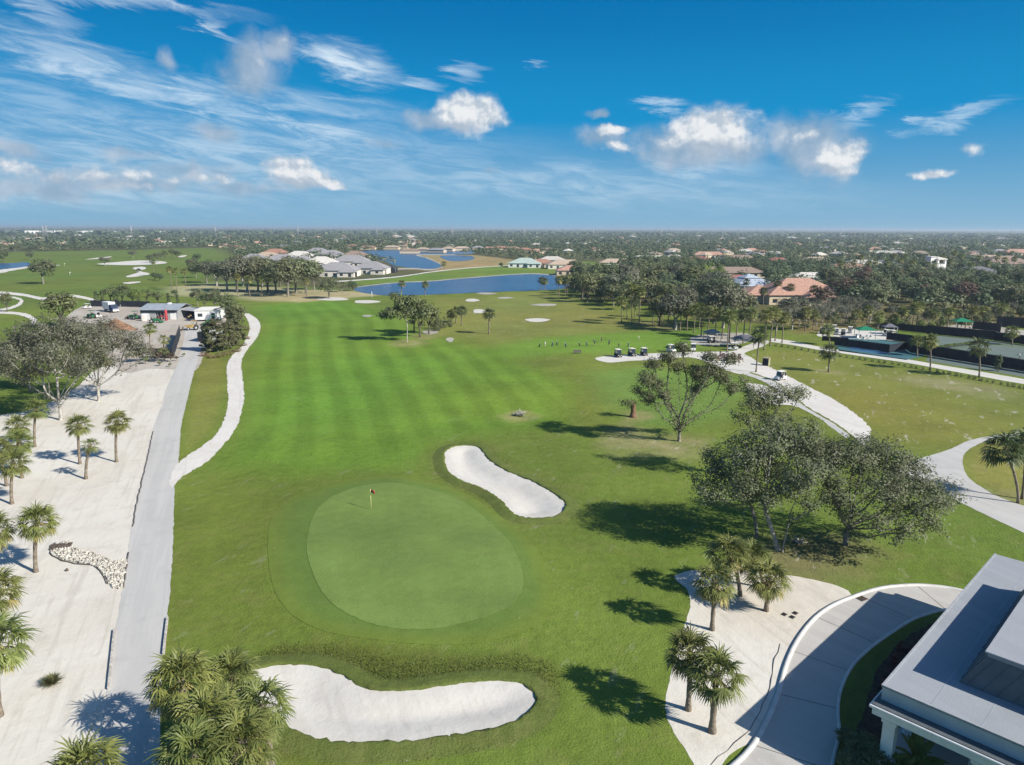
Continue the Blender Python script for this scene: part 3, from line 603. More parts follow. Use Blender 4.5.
band('path', [(330, 281.5), (380, 278), (405, 275.5), (430, 271.8), (470, 267.6), (510, 265.3), (560, 262.6)], [(330, 282.6), (380, 279), (405, 276.4), (430, 272.6), (470, 268.2), (510, 265.8), (560, 263)], 0.06, 'shell', 3, 0.3)
# far golf ground on the left: paths, waste bunkers
band('path', [(-60, 289), (0, 291.5), (25, 294), (45, 297.5), (66, 294.5), (84, 296.5), (100, 301)], [(-60, 291), (0, 294), (25, 296.5), (46, 300.5), (66, 296.8), (82, 298.6), (98, 303)], 0.05, 'shell', 1.5, 0.3)
band('path', [(-30, 311), (0, 309), (14, 305.5), (20, 301), (14, 298.5), (0, 296.5)], [(-30, 313), (0, 311), (17, 307), (23.5, 301), (16, 297.2), (0, 295)], 0.045, 'shell', 1.5, 0.3)
band('path', [(-30, 312), (0, 311.5), (20, 312.5), (31, 315.5), (37, 320), (36, 325)], [(-30, 314), (0, 313.8), (18, 315), (27, 318), (32, 321), (31, 325)], 0.055, 'shell', 1.5, 0.3)
band('path', [(-60, 272.5), (0, 270.5), (12, 267.6), (30, 266.5), (60, 265)], [(-60, 275), (0, 273), (13, 269.2), (30, 267.3), (60, 265.5)], 0.05, 'shell', 2, 0.5)
for poly in ([(97, 264), (118, 262), (140, 260.5), (163, 261.5), (165, 263.5), (140, 265), (115, 265)], [(178, 256.5), (184, 255.2), (187, 255.6), (182, 257.3)], [(133, 268), (142, 266.8), (146, 268.5), (140, 271), (150, 274), (134, 277), (126, 276.5), (138, 272)],
             [(123, 282.8), (138, 281.6), (140, 282.4), (128, 284)], [(85, 259.5), (100, 257.5), (112, 256.5), (104, 258.4)], [(0, 269.8), (18, 268), (30, 267.2), (14, 270.4), (0, 272)]):
    sheet('bunker_sand', W_(poly), 0.07, 'shell', 2, 0.5)
for (x, y, rx, ry) in ((537, 320.3, 12, 1.9), (472, 300.3, 7, 1.5), (479, 311.3, 6.5, 2), (367, 316, 5, 1.1), (366, 301.8, 13, 1.6), (430, 332.5, 8, 2.2), (450, 340, 4, 2.4), (545, 305, 13, 1.2), (487, 293.6, 10, 1.0), (505, 298, 8, 0.9), (333, 299, 15, 1.7)):
    pl = [P(x + rx * math.cos(a) * (1 + .15 * math.sin(3 * a + x)), y + ry * math.sin(a)) for a in np.linspace(0, 2 * math.pi, 14, endpoint=False)]
    sheet('bunker_sand', pl, 0.06, 'bunker' if ry > 1.4 and y != 332.5 and y != 340 else 'waste', 1, 0.2)

# the two greenside bunkers: sand bowl with a turf lip
def bunker(name, poly, seed):
    pts = catmull(poly, True, 0.35, 0.05, seed); n = len(pts); c_ = np.array(pts).mean(0)
    X, Y = np.meshgrid(np.arange(min(p[0] for p in pts), max(p[0] for p in pts), 0.45), np.arange(min(p[1] for p in pts), max(p[1] for p in pts), 0.45))
    d = sdist(poly, X.ravel(), Y.ravel()); k = d < -0.45
    from mathutils.geometry import delaunay_2d_cdt
    vs = [Vector(p) for p in pts] + [Vector((x, y)) for x, y in zip(X.ravel()[k], Y.ravel()[k])]
    r = delaunay_2d_cdt(vs, [(i, (i + 1) % n) for i in range(n)], [list(range(n))], 1, 1e-5)
    v2 = np.array([(v.x, v.y) for v in r[0]]); dd = np.minimum(sdist(pts, v2[:, 0], v2[:, 1]), 0)
    z = 0.10 - 0.44 * sstep(-dd, 0.0, 3.2) + (vnoise(v2[:, 0], v2[:, 1], 1.5, seed) - .5) * .05
    me = mesh_np(name, np.column_stack([v2, z]), [np.array(r[2], np.int32)], [M['bunker']], True)
    o = tag(link_mesh(name, me), kind='structure')
    # lip: a ring of turf a hand high round the sand
    P2 = np.array(pts); tn = np.roll(P2, -1, 0) - np.roll(P2, 1, 0); tn /= np.linalg.norm(tn, axis=1)[:, None] + 1e-9; nrm = np.column_stack([tn[:, 1], -tn[:, 0]])
    if (sdist(pts, *(P2 + nrm * .05).T) < 0).mean() > .5: nrm = -nrm
    rr = np.random.default_rng(seed); rows = []
    for off_, zz in ((1.5, 0.0), (0.7, 0.13), (0.12, 0.21), (-0.06, 0.19), (-0.12, 0.05)):
        q = P2 + nrm * (off_ + (rr.normal(0, .05, n)[:, None] if off_ < .5 else 0)); rows.append(np.column_stack([q, np.full(n, zz) + (rr.normal(0, .03, n) if off_ < .6 and zz > .1 else 0)]))
    V = np.concatenate(rows); i = np.arange(n); j = (i + 1) % n
    fs = np.concatenate([np.stack([i + a * n, i + (a + 1) * n, j + (a + 1) * n, j + a * n], -1) for a in range(4)]).astype(np.int32)
    tn2 = np.tile(np.array([0.105, 0.135, 0.034]), (len(V), 1))
    me = mesh_np('bunker_lip', V, [fs], [bpy.data.materials['grass_ground']], True, None, None, {'tone': tn2, 'dry': np.full(len(V), .5), 'bare': np.zeros(len(V))})
    tag(link_mesh('bunker_lip', me), kind='structure')
bunker('bunker_sand', BUNK1, 31); bunker('bunker_sand', BUNK2, 32)

# the putting surface and its collar: mown turf cut shorter, with crisp mowing edges
GT = bpy.data.materials['grass_ground'].copy(); GT.name = 'green_turf'
for nd in GT.node_tree.nodes:
    if nd.type == 'MAP_RANGE' and nd.inputs[3].default_value < 0: nd.inputs[3].default_value *= .7; nd.inputs[4].default_value *= .7
    if nd.type == 'BUMP': nd.inputs['Distance'].default_value = .3
def turf(name, poly, dz, col, dr, seed, step=0.3, edge=None):
    pts = catmull(poly, True, step, 0.035, seed); n = len(pts); q = np.array(pts)
    X, Y = np.meshgrid(np.arange(q[:, 0].min(), q[:, 0].max(), 0.5), np.arange(q[:, 1].min(), q[:, 1].max(), 0.5)); X, Y = X.ravel(), Y.ravel(); k = sdist(poly, X, Y) < -.3
    from mathutils.geometry import delaunay_2d_cdt
    r = delaunay_2d_cdt([Vector(p) for p in pts] + [Vector((x, y)) for x, y in zip(X[k], Y[k])], [(i, (i + 1) % n) for i in range(n)], [list(range(n))], 1, 1e-5)
    v2 = np.array([(v.x, v.y) for v in r[0]]); z = relief(v2[:, 0], v2[:, 1]) + dz
    tn = np.tile(np.array(col), (len(v2), 1)) * (1 + (vnoise(v2[:, 0], v2[:, 1], 11, seed) - .5) * .22 + (vnoise(v2[:, 0], v2[:, 1], 4, seed + 1) - .5) * .14)[:, None]
    if edge is not None:
        d = sdist(edge, v2[:, 0], v2[:, 1]); e = np.exp(-(np.maximum(d, 0) / 2.2) ** 2)[:, None]; tn = tn * (1 - .45 * e) + np.array((0.080, 0.148, 0.036)) * .45 * e
    if edge is not None:
        d = np.clip(-sdist(pts, v2[:, 0], v2[:, 1]), 0, 9); e = np.exp(-(d / 1.1) ** 2)[:, None]; tn = tn * (1 - e) + np.array((0.128, 0.174, 0.032)) * e
    me = mesh_np(name, np.column_stack([v2, z]), [np.array(r[2], np.int32)], [GT], True, None, None, {'tone': tn, 'dry': np.full(len(v2), dr), 'bare': np.zeros(len(v2))})
    tag(link_mesh(name, me), kind='structure')
COLLAR2 = W_([(268, 545), (275, 515), (305, 497), (350, 486.5), (405, 482), (455, 490), (497, 514), (530, 545), (550, 582), (550, 612), (520, 634), (460, 645), (380, 641), (310, 627), (276, 596)])
turf('collar_turf', COLLAR2, 0.025, (0.116, 0.170, 0.035), .2, 61, edge=GREEN)
turf('putting_green', GREEN, 0.05, (0.136, 0.202, 0.052), .10, 63)
# longer grass on the bank round the front bunker
def rough(poly, holes, n, seed, size):
    g = np.random.default_rng(seed); q = np.array(poly); X = g.uniform(q[:, 0].min(), q[:, 0].max(), n * 2); Y = g.uniform(q[:, 1].min(), q[:, 1].max(), n * 2)
    ok = sdist(poly, X, Y) < -g.uniform(0, 2.5, len(X))
    for h_ in holes: ok &= sdist(h_, X, Y) > .12
    X, Y = X[ok][:n], Y[ok][:n]; Z = relief(X, Y) + .05; a = g.uniform(0, 6.283, len(X)); l = size * g.uniform(.6, 1.3, len(X)); u = np.stack([np.cos(a), np.sin(a), np.zeros(len(X))], 1) * (l * .35)[:, None]; tp = np.stack([g.normal(0, .35, len(X)) * l, g.normal(0, .35, len(X)) * l, l], 1); p = np.stack([X, Y, Z - .06], 1)
    V = np.stack([p - u, p + u, p + tp + u * .3, p + tp - u * .3], 1).reshape(-1, 3); F_ = np.arange(len(V), dtype=np.int32).reshape(-1, 4)
    tag(link_mesh('rough_grass', mesh_np('rough_grass', V, [F_], [M['rough']], False, g.random(len(F_)))), 'longer dark rough grass on the bank round the front bunker' if seed == 1 else 'longer rough grass round the upper greenside bunker', 'grass', None, 'stuff')
rough(ROUGH, [BUNK1], 30000, 1, .095)
rough(W_([(430, 455), (445, 438), (485, 440), (530, 470), (580, 500), (575, 525), (520, 528), (490, 510), (440, 485)]), [BUNK2], 9000, 2, .08)
# kerb of the drive
def kerb_line(name, pts, wd, z1, mt, **k):
    P2 = np.array(pts); tn = np.gradient(P2, axis=0); tn /= np.linalg.norm(tn, axis=1)[:, None]; nr = np.column_stack([-tn[:, 1], tn[:, 0]])
    A, B = P2 + nr * wd / 2, P2 - nr * wd / 2; C_, D = P2 + nr * wd / 2 * .8, P2 - nr * wd / 2 * .8; n = len(P2)
    V = np.concatenate([np.column_stack([A, np.full(n, -0.05)]), np.column_stack([C_, np.full(n, z1)]), np.column_stack([D, np.full(n, z1)]), np.column_stack([B, np.full(n, -0.05)])])
    i = np.arange(n - 1); fs = np.concatenate([np.stack([i + a * n, i + 1 + a * n, i + 1 + (a + 1) * n, i + (a + 1) * n], -1) for a in range(3)]).astype(np.int32)
    return tag(link_mesh(name, mesh_np(name, V, [fs], [M[mt]])), **k)
kerb_line('kerb', catmull(W_(DRIVE_L), False, 0.5), 0.36, 0.13, 'kerb', kind='structure')
kerb_line('kerb', catmull(W_(DRIVE_R), False, 0.5), 0.22, 0.12, 'kerb', kind='structure')
# ------------------------------------------------------------------ vegetation builders
def leaf_quads(g, C, size, up=0.6, asp=0.55, jit=0.35, out=None):
    """rhombic leaf-spray faces at centres C"""
    n = len(C); nr = g.normal(size=(n, 3)); nr[:, 2] = np.abs(nr[:, 2]) + up
    if out is not None: nr = nr * .42 + out / (np.linalg.norm(out, axis=1)[:, None] + 1e-6) * 1.0
    nr /= np.linalg.norm(nr, axis=1)[:, None]
    tt = np.cross(nr, g.normal(size=(n, 3))); tt /= np.linalg.norm(tt, axis=1)[:, None] + 1e-9; bb = np.cross(nr, tt)
    l = size * (1 + jit * g.uniform(-1, 1, n))[:, None] / 2; w_ = l * asp
    V = np.stack([C - tt * l, C - bb * w_ + tt * l * .1, C + tt * l, C + bb * w_ + tt * l * .1], 1).reshape(-1, 3)
    Fq = np.arange(4 * n, dtype=np.int32).reshape(-1, 4); return V, Fq

def oak_skeleton(g, stems, attr, step=0.55, kill=0.95, infl=7.0, maxit=120):
    nodes = []; par = []
    for st in stems:
        base = len(nodes)
        for i, p in enumerate(st):
            if i == 0 and base > 0:
                j = int(np.linalg.norm(np.array(nodes) - p, axis=1).argmin()); nodes.append(p); par.append(j if np.linalg.norm(nodes[j] - p) < .05 else -1)
            else: nodes.append(p); par.append(len(nodes) - 2 if i else -1)
    N = np.array(nodes, float); par = list(par); alive = np.ones(len(attr), bool)
    for it in range(maxit):
        if not alive.any(): break
        A = attr[alive]; D = np.linalg.norm(A[:, None] - N[None], axis=2); j = D.argmin(1); dm = D[np.arange(len(A)), j]
        acc = {}
        for a, jj, d in zip(A, j, dm):
            if d < infl: acc.setdefault(jj, []).append((a - N[jj]) / (d + 1e-9))
        if not acc: infl *= 1.6; continue
        new = []
        for jj, ds in acc.items():
            v = np.sum(ds, 0) + g.normal(size=3) * 0.28; v /= np.linalg.norm(v) + 1e-9
            new.append(N[jj] + v * step); par.append(jj)
        N = np.concatenate([N, np.array(new)])
        nd = np.linalg.norm(A[:, None] - N[None, -len(new):], axis=2).min(1)
        ia = np.where(alive)[0]; alive[ia[nd < kill]] = False
        if len(N) > 2600: break
    return N, np.array(par)

def skeleton_mesh(mb, N, par, r0=0.022, expo=2.25, rmax=0.5, flare=1.35):
    n = len(N); ch = [[] for _ in range(n)]
    for i, p in enumerate(par):
        if p >= 0: ch[p].append(i)
    R2 = np.zeros(n); order = list(range(n))[::-1]
    for i in order:
        R2[i] = r0 ** expo if not ch[i] else sum(R2[c] for c in ch[i])
    rad = R2 ** (1 / expo); s_ = min(1.0, rmax / rad.max()); rad = np.maximum(rad * s_, r0)
    stack = [i for i, p in enumerate(par) if p < 0]
    for root in stack: pass
    todo = [(r, None) for r in stack]
    while todo:
        i, p = todo.pop(); chain = ([p] if p is not None else []) + [i]
        while ch[i]:
            c = sorted(ch[i], key=lambda k: -rad[k]); todo += [(k, i) for k in c[1:]]; i = c[0]; chain.append(i)
        if len(chain) < 2: continue
        pts = N[chain].copy(); rr = rad[chain].copy()
        if p is not None: rr[0] = min(rr[0], rr[1] * 1.15)
        if p is None: rr[0] *= flare; 
        if len(pts) > 3: pts[1:-1] = pts[1:-1] * .6 + (pts[:-2] + pts[2:]) * .2
        mb.tube(pts, list(rr), 7 if rr.max() > .12 else (5 if rr.max() > .05 else 4), 0, False)
    return ch, rad

def lobes_attr(g, lobes, per):
    out = []
    for (x, y, z, r, rz) in lobes:
        n = int(per * r * r); v = g.normal(size=(n, 3)); v /= np.linalg.norm(v, axis=1)[:, None]; q = g.uniform(.35, 1, n) ** .5
        p = v * q[:, None] * np.array([r, r, rz]) + np.array([x, y, z]); out.append(p)
    return np.concatenate(out)

def limbs(g, stems, lobes):
    """a main limb from the nearest fork into every lobe, bending out before it climbs"""
    out = [list(s) for s in stems]; ends0 = [s[-1] for s in stems] + [s[-2] for s in stems]; ends = list(ends0)
    for (x, y, z, r, rz) in sorted(lobes, key=lambda l: math.hypot(l[0], l[1])):
        c = np.array([x, y, z - rz * .35]); f = min(ends if g.random() < .35 else ends0, key=lambda e: np.linalg.norm(c - e)); v = c - f; d = np.linalg.norm(v); k = max(3, int(d / .6)); pts = []
        w1, w2 = g.uniform(-1, 1, 3) * .16 * d, g.uniform(0, 6.28)
        for i in range(0, k + 1):
            t_ = i / k; p = f + v * t_; p[2] -= math.sin(t_ * math.pi) * d * .10; p += w1 * math.sin(t_ * math.pi * 1.5 + w2) * t_ * (1 - t_) * 2; pts.append(p)
        out.append(pts); ends.append(pts[int(len(pts) * .4)])
    return out

def big_tree(name, x, y, stems, lobes, label, cat, group, per=14, leaves=30, lsize=0.30, lm='oak', bm='bark', rmax=.45, r0=.026, sig=.42, rz=0.0, seed=1, cover=1.0):
    g = np.random.default_rng(seed); root = empty(name, x, y, 0, rz, label, cat, group)
    at_ = lobes_attr(g, lobes, per); at_ = at_[at_[:, 2] > 1.0]
    N, par = oak_skeleton(g, limbs(g, stems, lobes), at_); mb = MB(); ch, rad = skeleton_mesh(mb, N, par, r0, 2.25, rmax)
    mb.build('trunk', M[bm], root)
    tips = np.array([N[i] for i in range(len(N)) if rad[i] < r0 * 3.0 and N[i][2] > 1.5])
    k = g.random(len(tips)) < cover; tips = tips[k]
    src = np.concatenate([np.repeat(tips, max(1, int(leaves * .35)), 0), np.repeat(at_[g.random(len(at_)) < cover], leaves, 0)])
    C = src + g.normal(size=src.shape) * np.array([sig, sig, sig * .75])
    lc = np.array([l[:3] for l in lobes]); j_ = np.linalg.norm(src[:, None] - lc[None], axis=2).argmin(1); oc = (C - lc[j_]) * .5 + (C - src) * .9; oc[:, 2] += .25
    V, Fq = leaf_quads(g, C, lsize, out=oc); V[:, 2] = np.maximum(V[:, 2], .05)
    clump = np.repeat(g.random(len(src) // 5 + 1), 5)[:len(src)]
    link_mesh('crown', mesh_np('crown', V, [Fq], [M[lm]], False, np.clip(clump * .5 + g.random(len(Fq)) * .5, 0, 1)), root)
    return root

def mid_crown(g, rx, rz, zc, nl, per, lsize, flat=0.7, low=False):
    """a broad crown: leaf sprays on uneven clump surfaces; returns centres"""
    C = []; U = []
    for i in range(nl):
        v = g.normal(size=3); v[2] = g.uniform(-1.3, 1.3) if low else abs(v[2]) * 1.15 - .45; v /= np.linalg.norm(v); q = g.uniform(.55, 1.0)
        c = v * q * np.array([rx * .8, rx * .8, rz * .8]) + np.array([0, 0, zc])
        if low: a_ = g.uniform(0, 6.283); q_ = g.uniform(.2, .85) ** .5 * rx * .8; zz = g.uniform(-.98, .95); q_ *= 1 - .45 * max(0, zz) ** 2; c = np.array([math.cos(a_) * q_, math.sin(a_) * q_, zc + rz * zz])
        r = g.uniform(.2, .42) * rx
        n = int(per * g.uniform(.5, 1.3)); u = g.normal(size=(n, 3)); u /= np.linalg.norm(u, axis=1)[:, None]
        U.append(u + np.array([0, 0, .15])); C.append(c + u * r * g.uniform(.55, 1.08, n)[:, None] * np.array([1, 1, flat]))
    return np.concatenate(C), np.concatenate(U)
def mid_tree_parts(seed, h, rx, nl=26, per=60, lsize=0.75, lm='oak', bm='bark', trunk_h=.3, r=0.28, open_=False):
    g = np.random.default_rng(seed); rz = h * (1 - trunk_h) / 2 * 1.05; zc = h - rz
    C_, U_ = mid_crown(g, rx, rz, zc, nl, per, lsize, low=trunk_h < .15); V, Fq = leaf_quads(g, C_, lsize, .5, .6, out=U_ + .5 * (C_ - np.array([0, 0, zc])) / rx)
    V[:, 2] = np.clip(V[:, 2], .3, None)
    cl = np.repeat(g.random(len(Fq) // 12 + 1), 12)[:len(Fq)]
    crown = mesh_np('crown', V, [Fq], [M[lm]], False, np.clip(cl * .55 + g.random(len(Fq)) * .45, 0, 1))
    mb = MB(); b0 = h * trunk_h
    mb.tube([(0, 0, -.1), (.1, .05, b0 * .5), (.05, .1, b0)], [r * 1.3, r, r * .85], 7, 0, False)
    for k in range(5):
        a = k * 1.256 + g.uniform(-.4, .4); e = rx * g.uniform(.4, .75)
        mb.tube([(.05, .1, b0 * .92), (math.cos(a) * e * .45, math.sin(a) * e * .45, b0 + rz * .45), (math.cos(a) * e, math.sin(a) * e, b0 + rz * g.uniform(.9, 1.4))], [r * .6, r * .4, r * .15], 5, 0, False)
    return crown, mb.mesh('trunk', M[bm])
PROTO = {}
def proto(key, **kw):
    PROTO[key] = mid_tree_parts(**kw)
for i in range(4): proto(('oak', i), seed=40 + i, h=10, rx=5.2, nl=34, per=75, lsize=.62, lm='oak', bm='bark')
for i in range(3): proto(('grey', i), seed=50 + i, h=10, rx=5.4, nl=34, per=70, lsize=.6, lm='oak_grey', bm='bark_pale')
for i in range(4): proto(('dark', i), seed=60 + i, h=10, rx=4.6, nl=30, per=75, lsize=.65, lm='leaf_dark', bm='bark_dark', trunk_h=.2)
for i in range(3): proto(('olive', i), seed=70 + i, h=10, rx=4.2, nl=26, per=70, lsize=.62, lm='leaf_olive', bm='bark_dark', trunk_h=.25)
for i in range(2): proto(('lime', i), seed=80 + i, h=10, rx=4.6, nl=26, per=70, lsize=.62, lm='leaf_lime', bm='bark', trunk_h=.22)
for i in range(2): proto(('rust', i), seed=90 + i, h=10, rx=4.4, nl=26, per=60, lsize=.62, lm='leaf_rust', bm='bark', trunk_h=.25)
for i in range(3): proto(('tall', i), seed=95 + i, h=10, rx=1.9, nl=40, per=60, lsize=.5, lm='leaf_brown', bm='bark_dark', trunk_h=.08, r=.15)
for i in range(2): proto(('tallgreen', i), seed=98 + i, h=10, rx=2.2, nl=36, per=55, lsize=.55, lm='leaf_dark', bm='bark_dark', trunk_h=.1, r=.15)
for i in range(3): proto(('bush', i), seed=105 + i, h=10, rx=6.2, nl=24, per=55, lsize=.9, lm='leaf_olive', bm='bark_dark', trunk_h=.05, r=.3)
for i in range(2): proto(('redbush', i), seed=110 + i, h=10, rx=6.0, nl=20, per=45, lsize=1.1, lm='leaf_red', bm='bark_dark', trunk_h=.05, r=.3)
for i in range(2): proto(('bare', i), seed=115 + i, h=10, rx=4.6, nl=26, per=26, lsize=.45, lm='oak_grey', bm='bark_pale', trunk_h=.25)
def tree(kind, x, y, h, label, group=None, name='broadleaf_tree', cat='tree', wide=1.0, i=None, z=0.0):
    n = len([k for k in PROTO if k[0] == kind]); i = rnd.randrange(n) if i is None else i % n
    r = empty(name, x, y, z, rnd.uniform(0, 6.28), label, cat, group); s = h / 10; r.scale = (s * wide, s * wide, s)
    cr, tk = PROTO[(kind, i)]
    link_mesh('trunk', tk, r); link_mesh('crown', cr, r); return r

for i in range(2): proto(('tan', i), seed=120 + i, h=10, rx=6.2, nl=20, per=45, lsize=1.0, lm='leaf_tan', bm='bark_dark', trunk_h=.05, r=.3)
# --- fan palms
def palm_crown(seed, nleaf=34, pet=1.25, blade=1.05, nseg=15, lm=('palm', 'palm_old'), drop=1.0, wseg=0.075, old=.18):
    g = np.random.default_rng(seed); V = []; Q = []; mi = []; rv = []; nv = 0
    def strip(pts, w, side, m_, rr):
        nonlocal nv
        for i, p in enumerate(pts):
            V.append(p - side * w[i]); V.append(p + side * w[i])
        for i in range(len(pts) - 1):
            Q.append((nv + 2 * i, nv + 2 * i + 1, nv + 2 * i + 3, nv + 2 * i + 2)); mi.append(m_); rv.append(rr)
        nv += 2 * len(pts)
    for k in range(nleaf):
        q = (k + .5) / nleaf; az_ = k * 2.39996 + g.uniform(-.25, .25); el_ = R_(84 - 128 * q ** 0.9 * drop + g.uniform(-9, 9))
        old_ = q > 1 - old; pl = pet * g.uniform(.8, 1.1) * (0.75 if q < .15 else 1); bl = blade * g.uniform(.85, 1.15)
        h_ = np.array([math.cos(az_), math.sin(az_), 0.]); up_ = np.array([0, 0, 1.])
        d0 = h_ * math.cos(el_) + up_ * math.sin(el_); sd = np.cross(h_, up_)
        p = np.zeros(3); pts = [p]
        for s_ in range(3):
            d0 = d0 - up_ * .10; d0 /= np.linalg.norm(d0); p = p + d0 * pl / 3; pts.append(p)
        strip(pts, [.035, .03, .025, .02], sd, 1 if old_ else 0, .75)
        nrm = np.cross(sd, d0); nrm /= np.linalg.norm(nrm)
        for j in range(nseg):
            a = (j / (nseg - 1) - .5) * R_(225); rr = g.uniform(0, 1)
            sd_dir = d0 * math.cos(a) + sd * math.sin(a); sd_dir = sd_dir - up_ * (.14 + .14 * abs(math.sin(a))) + nrm * .10 * g.uniform(-1, 1.5); sd_dir /= np.linalg.norm(sd_dir)
            L = bl * (1 - .28 * abs(a) / R_(112)) * g.uniform(.88, 1.1)
            wv = np.cross(sd_dir, nrm + g.normal(size=3) * .3); wv /= np.linalg.norm(wv) + 1e-9
            q1 = p + sd_dir * L * .55; d2 = sd_dir - up_ * (.45 + .45 * g.random()) * (1.3 if old_ else 1); d2 /= np.linalg.norm(d2); q2 = q1 + d2 * L * .5
            strip([p, q1, q2], [wseg * .3, wseg * .62, wseg * .06], wv, 1 if old_ and g.random() < .75 else 0, rr)
    return mesh_np('crown', np.array(V), [np.array(Q, np.int32)], [M[lm[0]], M[lm[1]]], False, rv, mi)
PC = [palm_crown(200 + i, nleaf=40 + 4 * (i % 3), nseg=17, old=(.12, .24, .18, .3)[i], drop=(1, 1.08, .95, 1.12)[i]) for i in range(4)]
PCs = [palm_crown(210 + i, nleaf=24, nseg=14, old=.1) for i in range(2)]
PCd = [palm_crown(220 + i, nleaf=40, nseg=12, lm=('palm_dark', 'palm'), old=.15, wseg=.10) for i in range(3)]
PCm = [palm_crown(230 + i, nleaf=34, nseg=10, wseg=.15, old=.15) for i in range(3)]
def palm_trunk(h, lean=(0, 0), r=.17, curve=.5, seed=1, n=9):
    g = random.Random(seed); pts, rad = [], []
    k = max(6, int(h * 2.2))
    for i in range(k + 1):
        t_ = i / k; c_ = t_ ** (1 + curve)
        pts.append((lean[0] * c_, lean[1] * c_, -.1 + (h + .1) * t_)); rad.append(r * (1.45 if i == 0 else 1.15 if i == 1 else (.94 + .12 * (i % 2)) * (1.0 - .1 * t_)))
    mb = MB(); mb.tube(pts, rad, n)
    for b_ in range(26):                                            # old leaf boots under the crown
        a = b_ * 2.4; z_ = h - .15 - b_ * .035; t_ = z_ / h; c_ = t_ ** (1 + curve); o = Vector((lean[0] * c_ + math.cos(a) * r * .8, lean[1] * c_ + math.sin(a) * r * .8, z_))
        mb.tube([o, o + Vector((math.cos(a) * .16, math.sin(a) * .16, .26))], [.05, .02], 4, 0, True, False)
    return mb.mesh('trunk', M['palmbark'])
TR = {}
def palm(x, y, h, label, group=None, s=1.0, lean=(0, 0), kind=PC, i=None, cat='palm', name='fan_palm', z=0.0, r=.17, shared=False):
    """h: height of the crown's heart"""
    root = empty(name, x, y, z, 0, label, cat, group); i = rnd.randrange(len(kind)) if i is None else i % len(kind)
    if shared:
        key = round(h); tm = TR.get(key) or TR.setdefault(key, palm_trunk(key, (0.25, .1), r, .5, key, 6)); tk = link_mesh('trunk', tm, root); lean = (.25, .1); h = key
        root.rotation_euler = (0, 0, rnd.uniform(0, 6.28))
    else: tk = link_mesh('trunk', palm_trunk(h, lean, r, .6, int(x * 7 + y) % 1000), root)
    c_ = link_mesh('crown', kind[i], root); c_.location = (lean[0], lean[1], h - .1); c_.scale = (s, s, s); c_.rotation_euler = (rnd.uniform(-.08, .08), rnd.uniform(-.08, .08), rnd.uniform(0, 6.28))
    return root
def palm_px(bx, by, cx, cy, label, group=None, s=1.0, **k):
    """base pixel and crown-heart pixel -> height, lean and place on the flat ground"""
    x, y = P(bx, by); hh = HT(bx, by, cy); x2, y2 = P(cx, cy, hh); z = hz(x, y)
    return palm(x, y, hh - z, label, group, s, (x2 - x, y2 - y), z=z, **k)
def ordn(i): return ('first', 'second', 'third', 'fourth', 'fifth', 'sixth', 'seventh', 'eighth', 'ninth', 'tenth', 'eleventh', 'twelfth', 'thirteenth', 'fourteenth', 'fifteenth', 'sixteenth', 'seventeenth',
    'eighteenth', 'nineteenth', 'twentieth')[i] if i < 20 else ('twenty-' + ('first', 'second', 'third', 'fourth', 'fifth', 'sixth', 'seventh', 'eighth', 'ninth')[i - 20]) if i < 29 else ('thirtieth' if i == 29 else 'fortieth' if i == 39 else 'thirty-' + ('first', 'second', 'third', 'fourth', 'fifth', 'sixth', 'seventh', 'eighth', 'ninth')[i - 30])

# ------------------------------------------------------------------ near palms
G1 = 'fan palms standing in the white sand lot'
palm_px(36, 572, 37, 520, 'thick crowned fan palm standing alone beside the rock drain bed', G1, .92)
palm_px(116.5, 462, 117, 421, 'fan palm with full round crown standing nearest the grey road in the sand', G1, .92)
palm_px(80, 464, 78, 424, 'tall fan palm with hanging lower fronds behind the small slim palm', G1, .92)
palm_px(86, 479, 90.5, 444, 'small slim leaning fan palm with a thin crown in the sand', G1, .62, kind=PCs)
palm_px(35, 447, 36, 408, 'fan palm in the sand just in front of the pale trunked oak', G1, .92)
palm_px(12, 504, 13, 462, 'front fan palm of the clump by the left edge of the sand', G1, .95)
palm_px(22, 478, 19, 441, 'middle fan palm of the clump by the left edge of the sand', G1, .95)
palm_px(19, 456, 17, 424, 'rear fan palm of the clump by the left edge of the sand', G1, .92)
palm_px(7, 486, -3, 449, 'fan palm cut by the picture edge within the left sand clump', G1, .95)
palm_px(-12, 575, -6, 528, 'fan palm cut by the left picture edge level with the rock bed', G1, .95)
palm_px(-14, 650, -6, 590, 'half seen fan palm at the left edge, upper one above the tuft', G1, 1.0)
palm_px(0, 716, -4, 640, 'half seen big fan palm at the left edge beside the tuft', G1, 1.1)
x, y = P(84, 772, 4.3); palm(x, y, 4.3, 'fan palm seen from above at the bottom edge beside the road', G1, 1.0)
G2 = 'fan palms massed between the road and the front bunker'
for (cx, cy, hh, s, lb) in ((180, 678, 4.9, 1.05, 'fan palm leaning over the road, uppermost of the clump beside the bunker'), (222, 676, 3.6, .9, 'lower fan palm at the back of the clump between road and bunker'),
        (198, 715, 5.2, 1.0, 'tallest fan palm in the middle of the clump beside the bunker'), (259, 706, 4.6, .95, 'fan palm with open crown reaching over the bunker sand'),
        (194, 752, 5.0, 1.0, 'fan palm at the roadside bottom of the clump by the bunker'), (236, 742, 4.9, 1.05, 'fan palm at the bottom of the clump above the small sand patch'), (222, 712, 4.2, .95, 'half hidden fan palm in the heart of the clump by the bunker')):
    x, y = P(cx, cy, hh); x += .5; z = hz(x, y); palm(x, y, hh - z, lb, G2, s, (rnd.uniform(-.5, .3), rnd.uniform(-.4, .3)), z=z, r=.19)
G3 = 'fan palms on the sand island inside the drive'
palm_px(712, 630, 715, 580, 'upright fan palm on the sand island in front of the oaks', G3, .95)
